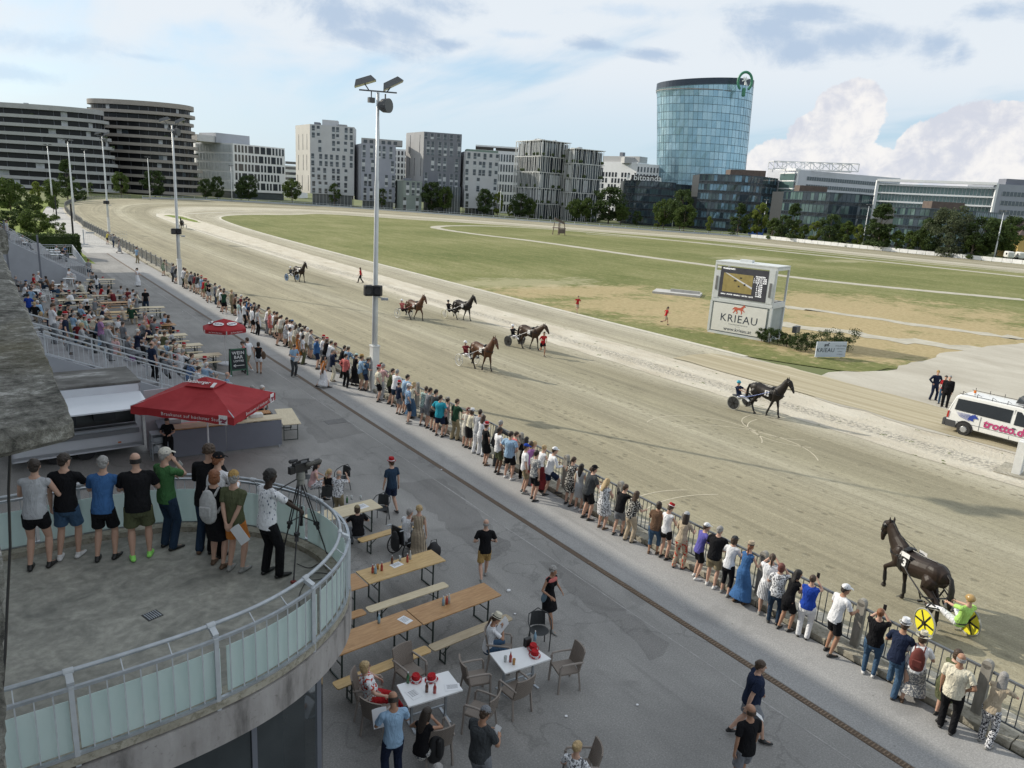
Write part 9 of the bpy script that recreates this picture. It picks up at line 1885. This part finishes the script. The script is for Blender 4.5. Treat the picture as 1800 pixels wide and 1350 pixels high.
for i,(x_,y_,z_,top,lb,pose) in enumerate([(2.6,81.2,3.4,T('lightgrey'),'woman in pale top standing on the far tiers','stand'),(1.6,84,3.4,T(Bk),'dark figure at the upper tier table','sit'),(2.0,85.4,3.4,T('brown'),'person with white cap on the upper tier','sit'),(4.0,85.0,2.2,T('lightgrey'),'person in pale clothes lying back on the middle tier','sitback'),(6.6,87.2,1.1,T(W_),'man in white, left one at the lowest tier table','sit'),(7.3,87.2,1.1,T('blue'),'man in blue, right one at the lowest tier table','sit'),(6.9,84.6,1.1,T(Bk),'dark-haired person at the front of the lowest tier','sit')]):
 A(0,0,pose,'m',top,Tr('grey'),(s_,['brown','blackhair','white','grey','grey','blackhair','blackhair'][i]),None,face=120,z=z_,xy=(x_,y_),label=lb,group='people on the far tiers',lod=2)
TGp='spectators on the round terrace'
def terp(px,py,*a,**k):k.setdefault('group',TGp);return A(px,py,*a,z=TZ,lod=0,**k)
t1=terp(60,806,'rail','m',Tk('lightgrey'),('briefs',Bk),(s_,'darkbrown'),None,face=24,label='man in grey tank top and short black shorts with sunglasses',glasses=True,shoes='black',mirror=True,h=1.80)
terp(110,796,'lefthand','m',T(Bk),Sh('denim'),(s_,'darkbrown'),None,face=26,label='man in black shirt, blue shorts and white trainers at the terrace rail',shoes='white',glasses=True,mirror=True,h=1.80)
terp(181,801,'rail','m',T('blue'),Sh(Bk),(s_,'grey'),None,face=28,label='grey-haired man in blue polo with diagonal black strap',h=1.76)
terp(238,796,'rail','h',T(Bk),Sh('olive'),(fr,'blackhair'),None,face=12,label='heavy balding man in black with bright green shoes',shoes='neon',h=1.80)
g5=terp(290,787,'mouth','m',T('green'),Tr('darkdenim'),(s_,'grey'),('cap','offwhite'),face=62,label='man in green shirt and pale cap holding papers, hand at his mouth',h=1.80)
terp(368,780,'rail','m',('jacket',Bk),Tr('darkdenim'),(c_u,'brown'),None,face=40,label='tall curly-haired man in black jacket and brown shoes',shoes='brown',h=1.90)
terp(384,795,'rail','m',Lg(W_),Tr(Bk),(s_,'ginger'),('cap',Bk),face=50,label='bearded man in white shirt and black cap on the terrace',h=1.80)
w8=terp(376,825,'hip1','f',('dress',Bk),Sh(Bk),(bb_,'ginger'),None,face=45,label='woman in short black dress with a pale rucksack on the terrace',shoes='brown',h=1.68)
terp(411,827,'back','m',T('olive'),Sh('orange'),(s_,'grey'),('cap','tan'),face=50,label='man in olive shirt and orange shorts, hands behind his back',shoes='grey',h=1.73)
cm_=terp(476,823,'camera','m',T(W_,'strokes'),Tr(Bk),(s_,'blackhair'),None,face=72,label='cameraman in printed white shirt and black trousers',skin='dark',h=1.84,mirror=False)
IG='helpers in red on the grounds'
A(957,583,'run','f',T('red'),('briefs',Bk),(ta,'brown'),None,face=200,label='helper in red leading the brown trotter by the head',group=IG,skin='tan',lod=1)
A(633,470,'walk','f',T('red'),Tr(Bk),(lo,'brown'),None,face=300,label='helper in red top and black trousers beside the gravel strip',group=IG,lod=1)
A(1017,520,'run','f',T('red'),Sh('beige'),(ta,'brown'),None,face=200,label='helper in red running over the grass left of the dry patch',group=IG,lod=2)
A(1175,539,'run','f',T('red'),Sh('beige'),(ta,'brown'),None,face=120,label='helper in red running towards the video stand',group=IG,lod=2)
A(1650,651,'hips','m',('jacket',Nv),Tr(Nv),(s_,'brown'),('cap','tan'),face=215,label='man in navy suit and flat cap standing behind the van',lod=1)
A(1664,660,'stand','f',T('red'),Lk('denim'),(s_,'blackhair'),None,face=250,label='woman in red jacket and jeans between the two men by the van',lod=1)
A(1671,660,'stand','h',('jacket',Bk),Tr(Bk),(s_,'grey'),None,face=250,label='stout man in black suit right behind the van',lod=1)
cnt={}
for d in sorted([p_ for p_ in PEOPLE if not p_['label']],key=lambda q:-q['px']):
 hat=f"{COLN.get(d['hat'][1], d['hat'][1])} {'sun hat' if d['hat'][0] == 'sunhat' else d['hat'][0]}" if d['hat'] else None
 hr={'fringe':'balding','curly':'curly','long':'long','bun':'tied-up','tail':'ponytailed','bob':'bobbed','short':'short'}[d['hair'][0]]+' '+{'blackhair':'black','darkbrown':'dark','ginger':'ginger','red':'red'}.get(d['hair'][1],d['hair'][1])+' hair' if d['hair'] else ''
 g=garment(d['top'])+('' if 'dress' in d['top'][0] else ' and '+garment(d['bot']))
 d['base']=f"{who(d['b'])} in {g}, {hat or hr}"
 d['full']=f"{d['base']}, {d['where']}"
 cnt.setdefault(d['full'],[]).append(d)
for k,l in cnt.items():
 if len(l) == 1:l[0]['label']=k
 else:
  for d in l:
   if 'rail' not in d['where']:
    d['label']=d['full']+' '+['leftmost','rightmost','middle'][l.index(d)];continue
   right=d['px']>655;same=sorted([q['px'] for q in PEOPLE if q['where'] == 'at the rail' and (q['px']>655) == right],key=lambda v:abs(v-655));n=same.index(d['px'])+1
   nm=f"{n}{'th' if 10 <= n % 100 <= 20 else {1: 'st', 2: 'nd', 3: 'rd'}.get(n % 10, 'th')}"
   d['label']=f"{who(d['b'])} in {garment(d['top'])}, {nm} at the rail {'right' if right else 'left'} of the tall mast"
for d in PEOPLE:d['o']['label']=' '.join(d['label'].split()[:16]);d['o']['category']='person'

# ---------------------------------------------------------------- things people hold and carry
def held(d,joint,mb,name,m,label,cat,off=(0,0,0),rot=None,smooth=False):
 o=mb.build(name,m,None,smooth=smooth);M=d['M'] @ Matrix.Translation(d['S'][joint]+Vector(off)) 
 if rot is not None:M=M @ rot
 o.matrix_world=M;tag(o,label,cat);return o
def bylabel(s):return next(d for d in PEOPLE if s in d['label'])
def sheetmb(w_=.21,h_=.30):mb=MB();mb.loft([[(x,-.002,z+.02*math.cos(x*9)),(x,.002,z+.02*math.cos(x*9))] [::1]+[(x,.002,z-h_),(x,-.002,z-h_)] for x,z in ((-w_/2,0),(-w_/6,0),(w_/6,0),(w_/2,0))]);return mb
held(g5,'Wl',sheetmb(.10,.30),'folded_papers',PAPER,'folded white papers held by the man in green','papers',(.05,.10,.22),Matrix.Rotation(R(35),4,'Y'))
held(bylabel('olive shirt and orange shorts'),'Wl',sheetmb(.21,.30),'programme_sheet',PAPER,'white sheet held behind his back by the man in orange shorts','paper',(-.10,-.06,-.02),Matrix.Rotation(R(40),4,'Y'))
held(bylabel('reader in white shirt'),'Wr',sheetmb(.32,.40),'newspaper',PAPER,'newspaper held open by the reader in the straw hat','newspaper',(-.10,.10,.18),Matrix.Rotation(R(-35),4,'X'))
held(bylabel('stout man in navy'),'Wr',sheetmb(),'paper_sheet',PAPER,'white sheet carried by the stout man in navy','paper',(0,.08,-.02),Matrix.Rotation(R(50),4,'X'))
held(bylabel('reading papers beside'),'Wl',sheetmb(.3,.34),'paper_sheet',PAPER,'white papers held in front of the man beside the drain','paper',(.12,.08,.02),Matrix.Rotation(R(-30),4,'X'))
held(bylabel('grey cap looking'),'Wl',sheetmb(.12,.2),'betting_slip',PAPER,'betting slip in the hands of the man in the grey cap','slip',(.1,.10,.06),Matrix.Rotation(R(-40),4,'X'))
held(bylabel('light blue shirt, seen from behind'),'Wl',sheetmb(.25,.3),'paper_sheet',PAPER,'sheet held by the man in light blue at the white table','paper',(0,.1,.1),Matrix.Rotation(R(-30),4,'X'))
held(bylabel('flowered blouse and red hat'),'Wr',sheetmb(.3,.4),'paper_sheet',PAPER,'big white sheet carried by the woman with dark flowered blouse','paper',(-.1,.08,.1),Matrix.Rotation(R(-15),4,'X'))
def phonemb():mb=MB();mb.box((0,0,0),(.075,.012,.15));return mb
for s,lb in (('black shirt and blue denim trousers','dark phone held high by the auburn-haired woman in black'),('sleeveless top and white trousers','phone held by the woman in bright blue top'),('patterned white shirt looking at a phone','phone of the bald man beyond the terrace rail')):
 try:held(bylabel(s),'Wr',phonemb(),'phone',SPK,lb,'phone',(-.03,.09,.10))
 except StopIteration:pass
def bagmb(w_=.30,h_=.42,d_=.15):mb=MB();mb.tube([(0,0,0),(0,0,h_*.3),(0,0,h_*.75),(0,0,h_)],[w_*.48,w_*.52,w_*.48,w_*.32],n=16,side=(1,0,0),flat=d_/w_);return mb
def rucksack(d,m,label,z=-.42):
 S=d['S'];o=held(d,'sho',bagmb(),'rucksack',m,label,'rucksack',(0,-.20,z),smooth=True);mb=MB();mb.box((0,-.09,.14),(.2,.05,.18));mb.build('pocket',m,o,bevel=.02)
 mb=MB();[mb.tube([(s*.09,.06,.38),(s*.10,.17,.47),(s*.11,.28,.40),(s*.12,.28,.22),(s*.11,.10,.06)],.016,n=6,flat=2,side=(1,0,0)) for s in (-1,1)];mb.build('strap',m,o);return o
rucksack(w8,mat('bag_pale',(.40,.40,.40),.7,.2,25),'pale patterned rucksack on the woman in the black dress')
rucksack(bylabel('grey patterned grey') if any('grey patterned grey' in d['label'] for d in PEOPLE) else bylabel('sun hat, at the rail'),mat('bag_maroon',(.14,.03,.025),.7,.2,12),'dark red rucksack on the woman in the cream sun hat')
ub=bylabel('navy shirt and blue denim trousers');mb=MB();mb.tube([(0,0,0),(0,0,-.12),(0,0,-.55),(0,0,-.78)],[.014,.05,.035,.006],n=10);held(ub,'Wl',mb,'folded_umbrella',PLW,'folded white umbrella hanging beside the man in the white hat','umbrella',(0,-.3,-.05),smooth=True)
p=at(765,1325,.35);o=bagmb(.32,.45,.18).build('backpack',SPK,None,smooth=True,loc=(p.x,p.y-.02,.30));tag(o,'black backpack hanging on the back of a rattan chair','backpack');MB().tube([(0,-.1,.4),(0,-.12,.2),(0,-.12,.1)],.05,n=8).build('pocket',SPK,o)
p=at(762,965,.3);o=bagmb(.45,.3,.3).build('black_bag',SPK,None,smooth=True,loc=(p.x,p.y,.1));tag(o,'big black bag carried beside the wheelchair','bag');MB().tube([(-.12,0,.25),(-.08,0,.48),(.08,0,.48),(.12,0,.25)],.012,n=6).build('handle',SPK,o)
cw=bylabel('coral shoulders');o=held(cw,'sho',MB().ell((0,0,0),(.19,.115,.075),16,8),'shoulder_yoke',cloth('coral'),'','');
o.parent=cw['o'];o.matrix_parent_inverse=Matrix();o.matrix_local=Matrix.Translation(cw['S']['sho']+Vector((0,0,-.02)))
for k in ('label','category'):
 if k in o:del o[k]
held(cw,'pel',bagmb(.22,.16,.06),'handbag',mat('bag_blue',(.08,.13,.17),.6,.1,8),'small blue-grey shoulder bag of the woman in black and coral','bag',(-.24,.06,.0),smooth=True)
held(bylabel('orange top and long white skirt'),'pel',bagmb(.26,.22,.1),'handbag',SHOEB,'brown handbag of the woman in the long white skirt','bag',(.2,-.05,.0),smooth=True)
held(bylabel('black top and white shorts'),'pel',bagmb(.24,.3,.1),'handbag',SHOEB,'brown shoulder bag right of the chalk board','bag',(.26,-.03,-.02),smooth=True)
wx,wy=wc['x'],wc['y'];wch=empty('wheelchair',(wx,wy,0),-R(75),label='wheelchair with large rear wheels next to the striped-dress woman',cat='wheelchair')
for s in (-1,1):
 mb=MB();mb.tube([(s*.31,-.05+.30*math.cos(t),.30+.30*math.sin(t)) for t in [2*math.pi*j/28 for j in range(28)]],.018,n=6,closed=True);[mb.bar((s*.31,-.05,.3),(s*.31,-.05+.29*math.cos(t),.3+.29*math.sin(t)),.006) for t in [k*math.pi/6 for k in range(12)]];mb.build('wheel',SPK,wch);MB().cyl((s*.24,.42,.09),(s*.28,.42,.09),.09,14).build('caster',SPK,wch)
 mb=MB();mb.tube([(s*.26,-.28,.95),(s*.26,-.24,.50),(s*.26,.30,.48),(s*.25,.42,.15)],.014,n=6);mb.tube([(s*.26,-.28,.95),(s*.26,-.42,.96)],.018,n=6);mb.build('frame',RAIL,wch)
MB().box((0,0,.46),(.46,.46,.05)).build('seat',SPK,wch);MB().box((0,-.26,.72),(.46,.04,.45)).build('backrest',SPK,wch);bagmb(.32,.4,.16).build('hung_bag',SPK,wch).location=(0,-.36,.38)
tp_=at(530,965,TZ);tri=empty('video_camera',(tp_.x,tp_.y,TZ),-R(75),label='professional video camera on a tall black tripod on the terrace',cat='camera');TOPZ=1.28
BKG=mat('tripod_black',(.02,.02,.022),.45,.2,12)
for i,(px,py) in enumerate([(495,982),(516,1025),(578,984)]):
 f=at(px,py,TZ);v=Matrix.Rotation(R(75),3,'Z') @ (f-Vector((tp_.x,tp_.y,TZ)));top_p=Vector((0,0,TOPZ-.05))+v.normalized()*.05;sd_=v.cross(Vector((0,0,1))).normalized()*.022;mid=top_p.lerp(v,.52)
 mb=MB();mb.tube([top_p+sd_,mid+sd_,mid.lerp(v,.15)+sd_],.011,n=6);mb.tube([top_p-sd_,mid-sd_,mid.lerp(v,.15)-sd_],.011,n=6);mb.tube([mid,v+Vector((0,0,.02))],.012,n=6);mb.box(mid,(.07,.07,.05));mb.bar(mid+Vector((0,0,.02)),Vector((0,0,.62)),.014);lg_=mb.build('leg',BKG,tri)
 MB().box(v+Vector((0,0,.02)),(.07,.07,.04)).build('foot',mat('foot_red',(.20,.03,.02),.6) if i == 1 else BKG,lg_)
MB().cyl((0,0,.45),(0,0,.80),.03).build('centre_spreader',BKG,tri);mb=MB();mb.lathe([(.0,TOPZ-.08),(.07,TOPZ-.08),(.06,TOPZ+.02),(.08,TOPZ+.04),(.07,TOPZ+.16),(0,TOPZ+.16)],n=16);mb.build('fluid_head',mat('head_grey',(.22,.22,.20),.5,.2,8),tri)
MB().tube([(0,-.05,TOPZ+.05),(-.12,-.42,TOPZ-.12)],.012,n=6).build('pan_handle',BKG,tri)
mb=MB();mb.box((0,.02,TOPZ+.28),(.13,.42,.20));mb.box((0,-.24,TOPZ+.25),(.11,.12,.17));mb.tube([(0,-.10,TOPZ+.42),(0,.05,TOPZ+.43),(0,.22,TOPZ+.42)],.018,n=8);mb.bar((0,-.08,TOPZ+.38),(0,-.10,TOPZ+.42),.03);mb.bar((0,.2,TOPZ+.38),(0,.22,TOPZ+.42),.03);mb.build('camera_body',BKG,tri,bevel=.012)
MB().tube([(0,.22,TOPZ+.28),(0,.40,TOPZ+.28),(0,.42,TOPZ+.28),(0,.52,TOPZ+.28)],[.055,.055,.07,.075],n=16,round_=False).build('lens',BKG,tri);MB().tube([(-.10,-.20,TOPZ+.42),(-.10,-.02,TOPZ+.42)],[.05,.028],n=10).build('viewfinder',BKG,tri)
mb=MB();mb.tube([(.12,.10,TOPZ+.34),(.12,.46,TOPZ+.34)],.045,n=12);mb.build('fur_microphone',mat('fur_grey',(.16,.155,.14),.95,.5,60,bump=1.0),tri);MB().box((0,-.1,TOPZ+.36),(.05,.2,.1)).build('receiver',BKG,tri)
cpts=[at(x,y,TZ)+Vector((0,0,.012)) for x,y in [(522,992),(545,1002),(560,990),(590,1000),(575,1018),(540,1022),(533,1013),(548,1008),(575,1008),(590,1020),(597,1035),(580,1045)]];mb=MB();mb.tube([Vector((*q,TZ+.012)) for q in smooth([(c_.x,c_.y) for c_ in cpts],3)],.006,n=5);o=mb.build('camera_cable',BKG);tag(o,'black cable looping over the terrace floor below the tripod','cable')
mb=MB();mb.tube([Vector((*q,TZ+.012)) for q in smooth([tuple(at(x,y,TZ)[:2]) for x,y in [(548,1010),(530,1035),(524,1055),(532,1085),(560,1105)]],3)],.006,n=5);o=mb.build('camera_cable',BKG);tag(o,'second black cable running from the tripod to the front rail','cable')
for o in tri.children:
 if o.name.split('.')[0] in ('camera_body','lens','viewfinder','fur_microphone','receiver'):o.scale=(.74,)*3;o.location=(0,0,(TOPZ+.16)*.26)
for i,(px,py,lb) in enumerate([(894,1039,'crumpled white tissue on the paving near the tables'),(321,548,'scrap of paper on the paving left of the small parasol'),(188,540,'scrap of paper beside the far tables'),(1228,955,'tiny scrap on the pale walkway near the flowered trousers'),(776,826,'white scrap on the walkway below the teal shirt'),(905,1080,'scrap of paper between the reader and the walking woman'),(995,1260,'scrap beside the rattan chairs, towards the bottom'),(1120,1240,'scrap on the open paving left of the stout man'),(455,690,'scrap of paper just right of the big parasol')]):
 p=at(px,py);mb=MB();mb.ell((0,0,.02),((.07,.05,.03) if i == 0 else (.035,.03,.012)),7,5);o=mb.build('paper_scrap',PAPER,None,loc=(p.x,p.y,0));tag(o,lb,'litter')
for n_ in list(bpy.data.objects):
 if n_.name.startswith(('body',)) and n_.parent is None:bpy.data.objects.remove(n_)
